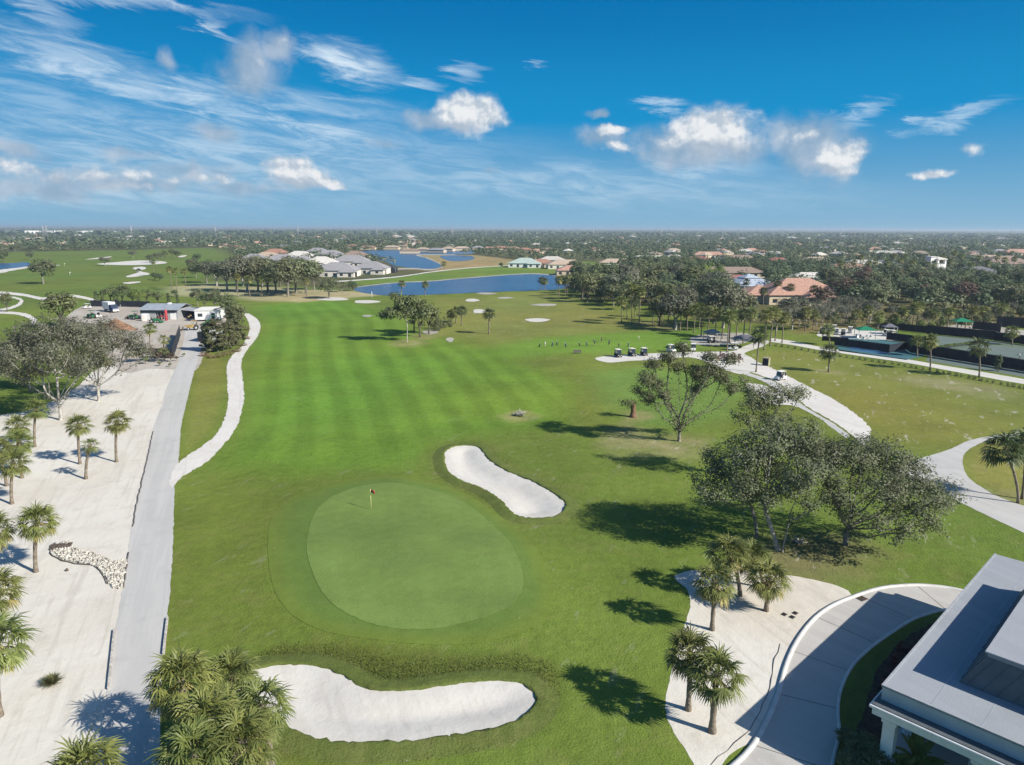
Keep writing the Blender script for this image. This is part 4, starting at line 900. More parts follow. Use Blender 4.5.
palm_px(766, 611, 769, 577, 'short fan palm on the sand island beside the black valve lids', G3, .95)
palm_px(740, 596, 729, 552, 'fan palm behind the others at the oak end of the sand island', G3, 1.0)
palm_px(764, 588, 752, 556, 'low fan palm half hidden under the oaks at the sand island', G3, .85)
palm_px(688, 710, 691, 652, 'shaggy trunked fan palm at the turf edge of the sand island', G3, .9)
palm_px(712, 732, 717, 672, 'bent trunk fan palm nearest the drive kerb on the sand island', G3, .95, r=.2)
G4 = 'dark fan palms on the lawn inside the bend of the grey path'
palm_px(1018, 503, 1005, 449, 'leaning dark fan palm on the lawn inside the grey path bend', G4, 1.25, kind=PCd, r=.15)
palm_px(1022, 499, 1026, 444, 'upright dark fan palm behind the leaning one by the grey path bend', G4, 1.25, kind=PCd, r=.15)
# ------------------------------------------------------------------ near oaks
def stem(*pts): return [np.array(p, float) for p in pts]
OG = 'spreading live oaks between the green and the clubhouse drive'
x, y = P(782, 554)
big_tree('live_oak', x, y, [stem((0, 0, -.2), (.1, .2, 1), (.35, .1, 2.0), (.55, .4, 3.2)), stem((-.2, .3, -.2), (-.5, .8, 1.4), (-1.1, 1.2, 2.8), (-1.5, 1.3, 4.0))],
    [(-1.5, 1, 11.2, 2.6, 1.6), (1.2, 2, 11.6, 2.4, 1.5), (-4.2, 0, 9.4, 2.2, 1.5), (3.2, 0, 9.4, 2.2, 1.6), (.3, -1.8, 9.2, 2.3, 1.5), (-2.5, 3.5, 9.6, 2.4, 1.6), (2, 4, 9.8, 2.4, 1.5), (-4.2, -1, 7.2, 1.5, 1.0), (3.5, -1, 6.8, 1.5, 1.2), (1, -2.5, 6.3, 1.2, .9), (-2.4, -1.5, 6.2, 1.4, 1.0), (2.0, 2.2, 6.6, 1.7, 1.1), (-.5, 3, 7.4, 1.8, 1.2)],
    'tall live oak with pale broken limb leaning over the sand island', 'oak tree', OG, per=13,cover=.52, leaves=40, lsize=.23, sig=.36, bm='bark_pale', seed=301, rmax=.42)
x, y = P(845, 549)
big_tree('live_oak', x, y, [stem((0, 0, -.2), (0, .1, .8), (.05, .1, 1.5), (.1, .2, 2.1))],
    [(0, 0, 9.6, 2.6, 1.7), (-3.2, .5, 9.4, 2.4, 1.6), (3.2, .5, 9.3, 2.6, 1.6), (5.8, 0, 7.6, 2.4, 1.5), (8.0, -.5, 6.0, 2.2, 1.3), (1, -3, 7.6, 2.5, 1.7), (4.2, -3, 6.4, 2.5, 1.6), (-2.4, 3, 9.0, 2.6, 1.5), (3, 4, 8.8, 2.6, 1.5), (-2.5, -2.6, 7.0, 2.0, 1.3), (2.6, -4.6, 4.2, 1.9, 1.6), (-1.4, -2.8, 5.2, 1.6, 1.1), (.6, -3.6, 5.0, 1.6, 1.1), (4.6, .5, 5.6, 1.7, 1.1), (5.8, -3.2, 4.6, 1.7, 1.3), (0, 5.5, 7.8, 2.2, 1.4), (6.6, 3, 7, 2.2, 1.3)],
    'broad dense live oak with short dark trunk on bare leaf litter', 'oak tree', OG, per=13,cover=.52, leaves=40, lsize=.23, sig=.36, bm='bark', seed=302, rmax=.5)
x, y = P(757, 540)
big_tree('live_oak', x, y, [stem((0, 0, -.2), (-.1, .1, 1.2), (-.3, .3, 2.4), (-.8, .5, 3.6)), stem((.5, .1, -.2), (.6, .1, 1.6), (.5, .2, 3.2))],
    [(-5.4, -3.0, 6.2, 2.0, 1.2), (-2.4, -3.6, 6.6, 2.1, 1.2), (.8, -4.2, 7.4, 2.0, 1.2), (-2.6, .5, 7.0, 2.2, 1.3), (-4.8, .5, 6.4, 1.9, 1.2), (-1, -1, 6.0, 1.8, 1.2), (-3.4, 2.4, 7.8, 2.1, 1.3), (.2, 1.5, 8.2, 2.0, 1.3), (-6.2, 1.2, 5.4, 1.5, 1.0)],
    'thin double trunked oak on the shaded green side of the clump', 'oak tree', OG, per=12, leaves=38, cover=.55, lsize=.23, sig=.36, bm='bark', seed=303, rmax=.3)
x, y = P(765, 480)
big_tree('live_oak', x, y, [stem((0, 0, -.2), (.1, .1, 1.5), (-.2, .2, 3.2), (-.1, .3, 4.6))],
    [(-1.6, 0, 10.4, 2.0, 1.3), (1.2, 0, 11.0, 2.2, 1.2), (3.4, .5, 10.6, 1.7, 1.0), (-3.2, -.5, 8.6, 1.8, 1.3), (.2, -1, 8.4, 2.0, 1.3), (-2.8, 1, 11.8, 1.4, .9), (0, 2.5, 9.6, 2.0, 1.2)],
    'airy oak rising behind the clump beside the white cart path', 'oak tree', OG, per=12, leaves=36, cover=.55, lsize=.24, sig=.36, bm='bark', seed=304, rmax=.34)
x, y = P(679, 441)
big_tree('open_tree', x, y, [stem((0, 0, -.2), (0, 0, .9), (-.05, 0, 1.7)), ],
    [(-4.9, 0, 6.6, 1.15, .8), (-3.6, .5, 8.2, 1.2, .8), (-5.4, -.6, 9.6, 1.25, .8), (-4.0, .5, 11.2, 1.3, .8), (-2.0, .6, 12.4, 1.35, .8), (-.6, 0, 11.0, 1.1, .7), (.2, 1, 13.4, 1.35, .8), (1.6, 0, 10.4, 1.3, .9), (2.9, .5, 9.2, 1.25, .8), (4.3, 0, 10.6, 1.4, .9), (5.9, .4, 9.4, 1.35, .8), (6.6, 0, 12.2, 1.2, .7), (7.4, .5, 7.8, 1.2, .8), (-2.7, -1.5, 7.4, 1.15, .7), (-6.1, 1, 7.4, .9, .6), (3.4, -1.5, 12.8, 1.1, .7), (2.3, 2, 7.4, 1.0, .6)],
    'lone open tree with many pale upright branches in front of the cart plaza', 'tree', None, per=16, leaves=30, lsize=.26, lm='oak', bm='bark', seed=305, rmax=.62, r0=.034, sig=.36)
SG = 'grey live oaks over the white sand lot'
x, y = P(61, 420)
big_tree('live_oak', x, y, [stem((0, 0, -.2), (0, .1, 1.2), (.1, .1, 2.2), (0, .1, 3.0))],
    [(0, 0, 14.74, 3.0, 2.07), (-4, 0.5, 13.57, 3.0, 2.07), (4, 0, 13.81, 2.8, 2.07), (-7.4, 0, 11.0, 2.6, 1.84), (2, -3, 11.7, 2.8, 2.07), (-3, -3, 11.0, 2.8, 2.07), (-6, 3, 12.4, 2.8, 1.84), (5.4, 3, 12.17, 2.6, 1.84), (0, 4.5, 14.04, 3, 1.84), (-7.0, -3, 8.66, 2.2, 1.49), (5.6, -2, 9.36, 2.0, 1.49), (-9, 2, 8.66, 2, 1.38), (-2, 0, 9, 2.6, 1.8), (2.5, 1, 8.6, 2.4, 1.7), (-5, 0, 7.4, 2, 1.4)],
    'large grey leaved oak with pale forked trunk at the edge of the sand', 'oak tree', SG, per=8, cover=.52, leaves=36, lsize=.32, lm='oak_grey', bm='bark_pale', seed=306, rmax=.52, sig=.5)
x, y = P(99, 401)
big_tree('live_oak', x, y, [stem((0, 0, -.2), (0, .1, 1.2), (.05, .1, 2.6))],
    [(0, 0, 11.93, 2.8, 1.95), (-3.6, 0, 10.76, 2.5, 1.72), (3.6, 0, 11.23, 2.6, 1.84), (6.6, 0, 9.59, 2.3, 1.61), (8.6, 0.5, 8.89, 1.8, 1.26), (2, -3, 9.36, 2.5, 1.84), (-2.4, -2.8, 8.19, 2.2, 1.61), (0, 4, 12.4, 2.8, 1.84), (5, 3.4, 11.0, 2.4, 1.72), (-4, 3, 11.23, 2.3, 1.61), (2, 0, 7.6, 2.2, 1.6), (-2, 1, 7.4, 2.2, 1.6)],
    'smaller grey oak with single straight trunk nearer the maintenance yard', 'oak tree', SG, per=8, cover=.52, leaves=36, lsize=.32, lm='oak_grey', bm='bark_pale', seed=307, rmax=.42, sig=.5)
x, y = P(30, 392)
big_tree('live_oak', x, y, [stem((0, 0, -.2), (0, .1, 1.2), (.05, .1, 2.6))],
    [(0, 0, 8.6, 2.8, 1.7), (-4, 0, 7.6, 2.5, 1.5), (-7, 0, 6.6, 2.2, 1.3), (3.6, 0, 8, 2.6, 1.6), (-2, 3, 8.6, 2.5, 1.6), (-5, -2, 5.4, 2, 1.3)],
    'low dark side oak at the picture edge behind the large grey oak', 'oak tree', SG, per=9, leaves=24, lsize=.42, lm='oak', bm='bark', seed=308, rmax=.36, sig=.5)
# ------------------------------------------------------------------ clubhouse at the lower right
def clubhouse():
    zE = 4.3; A = Vector(P(869, 704, zE)); B = Vector(P(990, 562, zE)); e1 = (B - A).normalized(); ang = math.atan2(e1.y, e1.x)
    root = empty('clubhouse', A.x, A.y, 0, ang, 'pale flat roofed clubhouse with square columns and a dark ribbed clerestory', 'building')
    # local frame: x along the long left edge (away), y negative = towards the right
    L, Wd = 25.0, 26.0
    m = MB(); m.box(0.15, L - .15, -Wd, -.15, 3.72, 4.12, 0); m.box(.55, L - .5, -Wd, -.55, 3.45, 3.715, 0); m.build('soffit_beam', M['white'], root)
    m = MB(); m.box(0, L, -Wd, 0, 4.125, 4.30, 0, .03); m.build('cornice', M['white'], root)
    m = MB(); m.box(.10, L - .1, -Wd, -.10, 4.303, 4.35); m.build('gutter_ledge', M['roofdark'], root)
    m = MB(); m.box(.85, L - .3, -Wd, -.32, 4.352, 5.12); m.build('parapet', M['fascia'], root)
    m = MB(); m.box(.80, L - .25, -Wd, -.27, 5.123, 5.22, 0, .02); r = m.build('roof', M['roofpale'], root)
    # clerestory: found from where its corner throws its shadow on the roof
    zR = 5.22; sh = Vector((SUNV.x, SUNV.y)) / SUNV.z; best = None
    tgt = Vector(P(914, 671, zR))
    for q in range(0, 60):
        zq = zR + .5 + q * .05; c = Vector(P(985, 651, zq)); e = (c - sh * (zq - zR) - tgt).length
        if best is None or e < best[0]: best = (e, zq, c)
    zq = best[1]; c = best[2] - A; lx = c.dot(e1); ly = c.dot(Vector((-e1.y, e1.x)))
    c2 = Vector(P(983, 584, zR)) + sh * (zq - zR) - A; lx2 = max(c2.dot(e1), lx + 6)
    m = MB(); m.box(lx, lx2, ly - 20, ly, zq - .12, zq, 0, .02); m.box(lx + .12, lx2 - .12, ly - 19.9, ly - .12, zq - .32, zq - .123); m.build('upper_roof', M['roofpale'], root)
    ins, outs = .9, .12
    b = Vector(P(959, 682, zR)) - A; bx, by = b.dot(e1), b.dot(Vector((-e1.y, e1.x)))
    z0, z1 = zR + .003, zq - .325
    m = MB(); x0, y0 = bx, by; X0, Y0 = lx + .2, min(ly - .15, by - .2)
    V = [(x0, y0 - 20, z0), (x0, y0, z0), (lx2 - .3, y0, z0), (X0, Y0 - 20, z1), (X0, Y0, z1), (lx2 - .3, Y0, z1)]
    m.add(V, [[0, 1, 4, 3], [1, 2, 5, 4]]); w_ = m.build('clerestory_wall', M['ribbed'], root)
    m = MB(); n = 28
    for i in range(n):
        t_ = (i + .5) / n; m.tube([(x0 - .02, y0 - 20 * t_, z0), (X0 - .02, Y0 - 20 * t_, z1)], .022, 4, 0, False, False)
    for i in range(14):
        t_ = (i + .5) / 14; m.tube([(x0 + (lx2 - x0) * t_, y0 + .02, z0), (X0 + (lx2 - X0) * t_, Y0 + .02, z1)], .022, 4, 0, False, False)
    m.build('standing_seam', M['ribbed'], w_)
    # columns along the front and the left side
    for (x, y) in [(.95, -.95), (.95, -5.3), (.95, -9.7), (.95, -14.1), (5.3, -.95), (9.7, -.95), (14.1, -.95), (18.5, -.95)]:
        m = MB(); m.box(x - .32, x + .32, y - .32, y + .32, .25, 3.2, 0, .02); m.box(x - .40, x + .40, y - .40, y + .40, 0, .247, 0, .02); m.box(x - .40, x + .40, y - .40, y + .40, 3.203, 3.448, 0, .03)
        m.build('column', M['white'], root)
    m = MB(); m.box(4.2, L - 2, -Wd, -4.2, 0, 3.44); wl = m.build('wall', M['offwhite'], root)
    for k in range(5):
        m = MB(); y = -5.2 - k * 4.2; m.box(4.12, 4.197, y - 2.8, y, .1, 2.7); d = m.build('glass_door', M['glass'], root)
        m = MB(); m.box(4.06, 4.115, y - 1.44, y - 1.36, .1, 2.7); m.box(4.06, 4.115, y - 2.85, y - 2.77, .1, 2.7); m.box(4.06, 4.115, y - .03, y + .05, .1, 2.7); m.build('frame', M['white'], d)
    for k in range(4):
        m = MB(); x = 5.4 + k * 4.2; m.box(x, x + 2.6, -4.197, -4.12, .4, 2.7); d = m.build('window', M['glass'], root)
        m = MB(); m.box(x + 1.26, x + 1.34, -4.115, -4.06, .4, 2.7); m.build('frame', M['white'], d)
    m = MB(); m.box(.3, L - .3, -Wd, -.3, -.05, .12); m.build('floor_slab', M['concrete'], root)
    m = MB(); m.box(1.0, 1.6, -.316, -.30, 4.75, 4.9); m.build('scupper', M['black'], root)
    for (x, y) in ((14.5, -5.6), (17.0, -4.1)):
        m = MB(); m.lathe((x, y, 5.218), [(.09, 0), (.09, .32), (.14, .33), (.14, .40), (.03, .43)], 10); m.build('vent_pipe', M['metal'], root)
    m = MB()
    for q in range(1, 11): m.box(.95, L - .4, -.4 - q * 2.35, -.34 - q * 2.35, 5.221, 5.226)
    m.build('membrane_seam', M['greymetal'], r)
    m = MB(); m.box(.80, .92, -Wd, -.27, 5.221, 5.27); m.box(.923, L - .25, -.39, -.27, 5.221, 5.27); m.build('edge_flashing', M['metal'], r)
    m = MB(); m.box(19, 20.1, -4.6, -3.4, 5.222, 5.30, 0, .02); m.build('roof_hatch', M['metal'], root)
    return root
M['roofpale'] = roadmat('pale_roof_membrane', (0.27, 0.29, 0.315), (0.30, 0.32, 0.345), (0.235, 0.255, 0.28))
M['fascia'] = mat('painted_parapet', (0.50, 0.51, 0.52), 0.6, 0.06, 1)
M['roofdark'] = mat('dark_roof_edge', (0.09, 0.105, 0.115), 0.7, 0.2, 1.5)
M['ribbed'] = mat('dark_ribbed_metal', (0.11, 0.125, 0.135), 0.5, 0.12, 1.2)
club = clubhouse()
# joints across the drive
dl, dr = catmull(W_(DRIVE_L), False, 0.5), catmull(W_(DRIVE_R), False, 0.5); dr_ = np.array(dr); m = MB()
for i in range(14, len(dl) - 20, 11):
    a = Vector(dl[i]); j = int(np.hypot(dr_[:, 0] - a.x, dr_[:, 1] - a.y).argmin()); b_ = Vector(dr[j]); d = (b_ - a).normalized(); n_ = Vector((-d.y, d.x)) * .03; a = a + d * .2; b_ = b_ - d * .12
    m.add([(*(a - n_), .0265), (*(b_ - n_), .0265), (*(b_ + n_), .0265), (*(a + n_), .0265)], [[0, 1, 2, 3]])
tag(m.build('drive_joints', M['darktimber'], None), kind='structure')
# planting in the shade of the clubhouse
for k, (px, py, s) in enumerate(((897, 664, 1), (906, 676, .9), (912, 655, 1), (901, 650, .8), (893, 680, .9), (918, 668, .8), (888, 700, 1), (925, 645, .9), (905, 690, .8), (884, 688, .8))):
    x, y = P(px, py); tree('redbush', x, y, .85 * s, 'dark red leaved shrub in the mulch bed under the clubhouse eave, ' + ordn(k) + ' planted', 'red shrubs in the clubhouse bed', 'red_shrub', 'shrub')
def banana(x, y, z, h, label, seed):
    g = random.Random(seed); root = empty('broad_leaf_plant', x, y, z, 0, label, 'plant', 'broad leaved plants at the clubhouse front')
    st = MB()
    for k in range(3): a = k * 2.1; st.tube([(math.cos(a) * .1, math.sin(a) * .1, 0), (math.cos(a) * .2, math.sin(a) * .2, h * .5)], [.07, .04], 6)
    st.build('stem', M['palmbark'], root); V, Q, rv = [], [], []
    for k in range(13):
        a = k * 2.4 + g.uniform(-.3, .3); e = R_(g.uniform(30, 75)); L = h * g.uniform(.7, 1.0); p = Vector((0, 0, h * .4)); d = Vector((math.cos(a) * math.cos(e), math.sin(a) * math.cos(e), math.sin(e))); sd = Vector((-math.sin(a), math.cos(a), 0)); o = len(V)
        for i in range(7):
            t_ = i / 6; wv = .015 if i == 0 else .24 * math.sin(math.pi * min(1, t_ * .92 + .1)) ** .7; dn = Vector((0, 0, -.06)) if True else 0
            V += [p - sd * wv + dn, p, p + sd * wv + dn]; p = p + d * L / 6; d = (d + Vector((0, 0, -.20))).normalized()
        for i in range(6):
            b_ = o + 3 * i; Q += [(b_, b_ + 1, b_ + 4, b_ + 3), (b_ + 1, b_ + 2, b_ + 5, b_ + 4)]; rv += [g.random()] * 2
    link_mesh('foliage', mesh_np('foliage', np.array(V), [np.array(Q, np.int32)], [M['leaf_lime']], True, rv), root)
for k, (px, py, h, lb) in enumerate(((916, 752, 2.0, 'bright green broad leaved plant between the two front clubhouse columns'), (903, 757, 1.4, 'smaller broad leaved plant just right of the corner clubhouse column'), (929, 763, 1.5, 'low broad leaved plant at the picture bottom before the clubhouse doors'))):
    x, y = P(px, py + 12, .6); banana(x, y, 0, h, lb, k)
for k, (px, py, s) in enumerate(((862, 752, 1.1), (850, 765, 1.0), (872, 768, 1.2), (846, 742, .8))):
    x, y = P(px, py, .4); tree('dark', x, y, 1.5 * s, ordn(k) + ' dark green shrub in the shade at the clubhouse foot', 'green shrubs at the clubhouse foot', 'shrub', 'shrub', 1.3)

# ------------------------------------------------------------------ small things near the viewpoint
x, y = P(371.5, 516); z = hz(x, y)
r = empty('flagstick', x, y, z, 0, 'pale yellow flagstick with a red flag standing in the green', 'golf flag')
m = MB(); m.tube([(0, 0, -.1), (0, 0, 2.35)], .028, 8); m.build('pole', M['yellowpole'], r)
V, Q = [], []
for i in range(7):
    for j in range(4): V.append((.02 + i * .09, .05 * math.sin(i * 1.1) + .01 * j, 2.33 - j * .12 - i * .012))
for i in range(6):
    for j in range(3): Q.append((i * 4 + j, i * 4 + j + 1, i * 4 + j + 5, i * 4 + j + 4))
fl = link_mesh('flag', mesh_np('flag', V, [np.array(Q, np.int32)], [M['red']], True), r); sm = fl.modifiers.new('thick', 'SOLIDIFY'); sm.thickness = .012; fl.rotation_euler = (0, 0, -.5)
m = MB(); m.lathe((0, 0, .0), [(.10, 0), (.10, .012), (.085, .013), (.085, .004)], 16); m.build('cup_rim', M['white'], r)
x, y = P(506, 712); 
r = empty('bunker_rake', x, y, -.28, R_(-28), 'dark headed bunker rake lying on the sand of the front bunker', 'rake')
m = MB(); m.tube([(0, 0, .03), (1.7, 0, .12)], .018, 6); m.build('handle', M['tan'], r); m = MB(); m.box(-.05, .03, -.30, .30, 0, .06, 0, .01)
for k in range(9): m.box(-.03, 0, -.28 + k * .068, -.262 + k * .068, -.07, .002)
m.build('head', M['black'], r)
# timber edging along the road
def edging(name, A, B, z1, mt, label, w=.16):
    a, b_ = Vector(P(*A)), Vector(P(*B)); d = b_ - a; L = d.length; root = empty(name, a.x, a.y, 0, math.atan2(d.y, d.x), label, 'edging'); n = max(2, int(L / 2.4))
    for k in range(n):
        m = MB(); m.box(k * L / n + .01, (k + 1) * L / n - .01, -w / 2, w / 2, -.02, z1, 0, .015, rz=rnd.uniform(-.006, .006)); m.build('board', M[mt], root)
edging('timber_edging', (108.5, 690), (114.5, 631), .22, 'timber', 'pale timber edging board on the sand side of the road')
edging('timber_edging', (163.5, 655), (167.5, 619), .24, 'timber', 'dark shadowed timber edging on the turf side of the road above the palms')
def lowedge(pts, label, z=.10, r=.07):
    P3 = [Vector((*P(*p), z * .5)) for p in pts]; pp = []
    for a, b_ in zip(P3[:-1], P3[1:]):
        k = max(1, int((b_ - a).length / .8))
        pp += [a.lerp(b_, i / k) + Vector((rnd.uniform(-.06, .06), rnd.uniform(-.06, .06), rnd.uniform(-.02, .03))) for i in range(k)]
    m = MB(); m.tube(pp + [P3[-1]], r, 6); tag(m.build('straw_wattle', M['darktimber'], None), label, 'erosion roll')
lowedge([(153, 432), (146, 464), (140, 490), (136, 508), (132.5, 527)], 'thin dark erosion roll along the road between the cart path and rock bed')
lowedge([(128.5, 553), (126, 570), (123.5, 588)], 'short dark erosion roll where the rock bed meets the road')
lowedge([(50, 553), (53, 556), (62, 561), (75, 564), (93, 565.5), (100, 571), (104, 577), (107, 584)], 'curved dark fabric edge on the lower side of the rock drain bed')
lowedge([(50, 552), (51, 546), (56, 543)], 'short dark edge wrapping the steel grate end of the rock bed')
lowedge([(711, 765), (749, 731), (760, 712), (770, 688), (775, 660), (780, 644)], 'thin dark edging line on the sand beside the drive kerb', .05, .022)
# riprap of the drain bed: far too many stones to count, one mass
bed = catmull(W_([(51, 547), (69, 541), (74, 548), (90, 552), (104, 557), (116, 562), (127, 558), (125, 575), (121, 590), (112, 589), (105, 578), (95, 567), (76, 563), (63, 560)]), True, .5)
bx, by = np.array(bed).T; g = np.random.default_rng(5); V, Q = [], []; cube = np.array([(-1, -1, -1), (1, -1, -1), (1, 1, -1), (-1, 1, -1), (-1, -1, 1), (1, -1, 1), (1, 1, 1), (-1, 1, 1)]) * .5
cf = np.array([(3, 2, 1, 0), (4, 5, 6, 7), (0, 1, 5, 4), (1, 2, 6, 5), (2, 3, 7, 6), (3, 0, 4, 7)])
X = g.uniform(bx.min(), bx.max(), 5200); Y = g.uniform(by.min(), by.max(), 5200); ok = sdist(bed, X, Y) < -.05
nst = 0
for x, y in zip(X[ok], Y[ok]):
    s_ = g.uniform(.08, .22) * (1.3 if g.random() < .15 else 1); rt = Matrix.Rotation(g.uniform(0, 6.3), 3, g.normal(size=3)); c8 = (cube * np.array([1, g.uniform(.6, 1), g.uniform(.5, .8)]) + g.normal(0, .08, (8, 3))) @ np.array(rt) * s_
    V.append(c8 + np.array([x, y, .05 + g.uniform(0, .08)])); Q.append(cf + 8 * nst); nst += 1
tag(link_mesh('riprap', mesh_np('riprap', np.concatenate(V), [np.concatenate(Q).astype(np.int32)], [M['rock']])), 'pale riprap stones filling the drain bed in the sand', 'stones', None, 'stuff')
x, y = P(61.5, 547.5); r = empty('steel_grate', x, y, .16, R_(14), 'rusty steel drain grate at the head of the rock bed', 'drain grate')
m = MB(); m.box(-.85, .85, -.5, -.44, 0, .08); m.box(-.85, .85, .44, .5, 0, .08); m.box(-.85, -.79, -.438, .438, 0, .08); m.box(.79, .85, -.438, .438, 0, .08); m.build('frame', M['rust'], r)
m = MB()
for k in range(17): m.box(-.75 + k * .09, -.70 + k * .09, -.437, .437, .01, .07)
m.box(-.788, .788, -.437, .437, -.1, .005); m.build('bars', M['rust'], r)
x, y = P(67, 571); m = MB(); m.lathe((0, 0, 0), [(.12, 0), (.14, .05), (.11, .2), (.05, .26)], 8); o = m.build('marker_stub', M['rust'], None); o.location = (x, y, 0); tag(o, 'small dark stub on the sand just below the rock bed', 'stub')
def tuft(x, y, z, r_, n, label, group=None, mt='grassblade'):
    g = np.random.default_rng(int(x * 13 + y * 7) % 9999); V, Q, rv = [], [], []
    for k in range(n):
        a = g.uniform(0, 6.283); e = R_(g.uniform(25, 85)); L = r_ * g.uniform(.7, 1.25); d = np.array([math.cos(a) * math.cos(e), math.sin(a) * math.cos(e), math.sin(e)]); sd = np.array([-math.sin(a), math.cos(a), 0]) * .02
        p0 = np.array([math.cos(a), math.sin(a), 0]) * g.uniform(0, r_ * .25); p1 = p0 + d * L * .6; d2 = d - np.array([0, 0, .5]); p2 = p1 + d2 * L * .5; o = len(V)
        V += [p0 - sd, p0 + sd, p1 + sd * .8, p1 - sd * .8, p2 + sd * .1, p2 - sd * .1]; Q += [(o, o + 1, o + 2, o + 3), (o + 3, o + 2, o + 4, o + 5)]; rv += [g.random()] * 2
    o = link_mesh('grass_tuft', mesh_np('grass_tuft', np.array(V), [np.array(Q, np.int32)], [M[mt]], False, rv)); o.location = (x, y, z); tag(o, label, 'grass tuft', group)
x, y = P(52, 684); tuft(x, y, 0, .75, 420, 'spiky yellow green grass tuft alone on the white sand')
for k, (px, py) in enumerate(((784, 614.5), (792, 617.2), (795, 613.2))):
    x, y = P(px, py); r = empty('valve_box', x, y, .012, R_(40), ('black valve box lid set apart on the palm side of the trio', 'black valve box lid lowest of the trio near the kerb', 'black valve box lid furthest up the trio near the kerb')[k], 'valve box', 'valve box lids in the sand island')
    m = MB(); m.box(-.2, .2, -.15, .15, 0, .04, 0, .02); m.build('lid', M['black'], r); m = MB(); m.box(-.25, .25, -.2, .2, -.03, .018, 0, .01); m.build('collar', M['rust'], r)
x, y = P(862, 599); m = MB(); m.box(-.4, .4, -.3, .3, .0, .035)
for k in range(9): m.box(-.36 + k * .085, -.31 + k * .085, -.26, .26, .036, .05)
o = m.build('storm_grate', M['rust'], None); o.location = (x, y, .02); o.rotation_euler = (0, 0, .5); tag(o, 'small dark storm grate flush in the drive by the kerb', 'drain grate')
# dead debris: a grey uprooted brush heap and a stump; fallen limbs at the oaks
def brush(x, y, s, n, label, name, mt='bark_pale', cat='brush'):
    g = random.Random(int(x * 9 + y)); m = MB()
    for k in range(n):
        a = g.uniform(0, 6.28); e = g.uniform(.05, 1.2); p = Vector((g.uniform(-.4, .4) * s, g.uniform(-.3, .3) * s, .05)); d = Vector((math.cos(a) * math.cos(e), math.sin(a) * math.cos(e), math.sin(e))) * s * g.uniform(.5, 1.1)
        m.tube([p, p + d * .5 + Vector((0, 0, .1)), p + d + Vector((g.uniform(-.3, .3), g.uniform(-.3, .3), 0)) * s], [.07 * s, .05 * s, .015], 5)
    o = m.build(name, M[mt], None); o.location = (x, y, hz(x, y)); tag(o, label, cat); return o
x, y = P(519, 414); brush(x, y, 1.25, 46, 'bleached uprooted brush heap lying on the fairway side lawn', 'brush_pile')
x, y = P(798, 547); brush(x, y, .9, 16, 'pale fallen limbs on the litter between the two oak trunks', 'fallen_branch')
x, y = P(633, 416); r = empty('tree_stump', x, y, hz(x, y), 0, 'tall brown broken tree stump with a few sprouts on the lawn', 'stump')
m = MB(); m.tube([(0, 0, -.1), (0, 0, .3), (.05, 0, 1.0), (-.05, .05, 1.8), (.0, 0, 2.2)], [.75, .5, .42, .42, .3], 9)
for k in range(5): a = k * 1.3; m.tube([(0, 0, 1.9), (math.cos(a) * .5, math.sin(a) * .5, 2.3 + .15 * k)], [.16, .03], 5)
m.build('trunk', mat('brown_stump', (0.17, 0.10, 0.06), .95, .4, 3, .05, 8), r)
g = np.random.default_rng(3); C = g.normal(size=(500, 3)) * (.75, .75, .35) + np.array((-.9, 0, 2.3)); V, Fq = leaf_quads(g, C, .28); link_mesh('foliage', mesh_np('foliage', V, [Fq], [M['leaf_olive']], False, g.random(len(Fq))), r)
x, y = P(372, 298); m = MB(); m.tube([(0, 0, 0), (0, 0, 2.6)], .12, 8); m.lathe((0, 0, 2.6), [(.14, 0), (.14, .1), (.02, .2)], 8); o = m.build('marker_post', M['white'], None); o.location = (x, y, 0); tag(o, 'white marker post on the fairway bank before the near lake', 'post')
for k, (px, py, lb) in enumerate(((64.5, 266.5, 'tiny far flagstick beside the far left pond'), (70, 276, 'tiny far flagstick on the far left green fairway'))):
    x, y = P(px, py); r = empty('flagstick', x, y, 0, 0, lb, 'golf flag', 'flagsticks on the far left holes')
    m = MB(); m.tube([(0, 0, 0), (0, 0, 2.5)], .06, 6); m.build('pole', M['white'], r); m = MB(); m.box(.03, .8, -.02, .02, 2.0, 2.5); m.build('flag', M['white'], r)
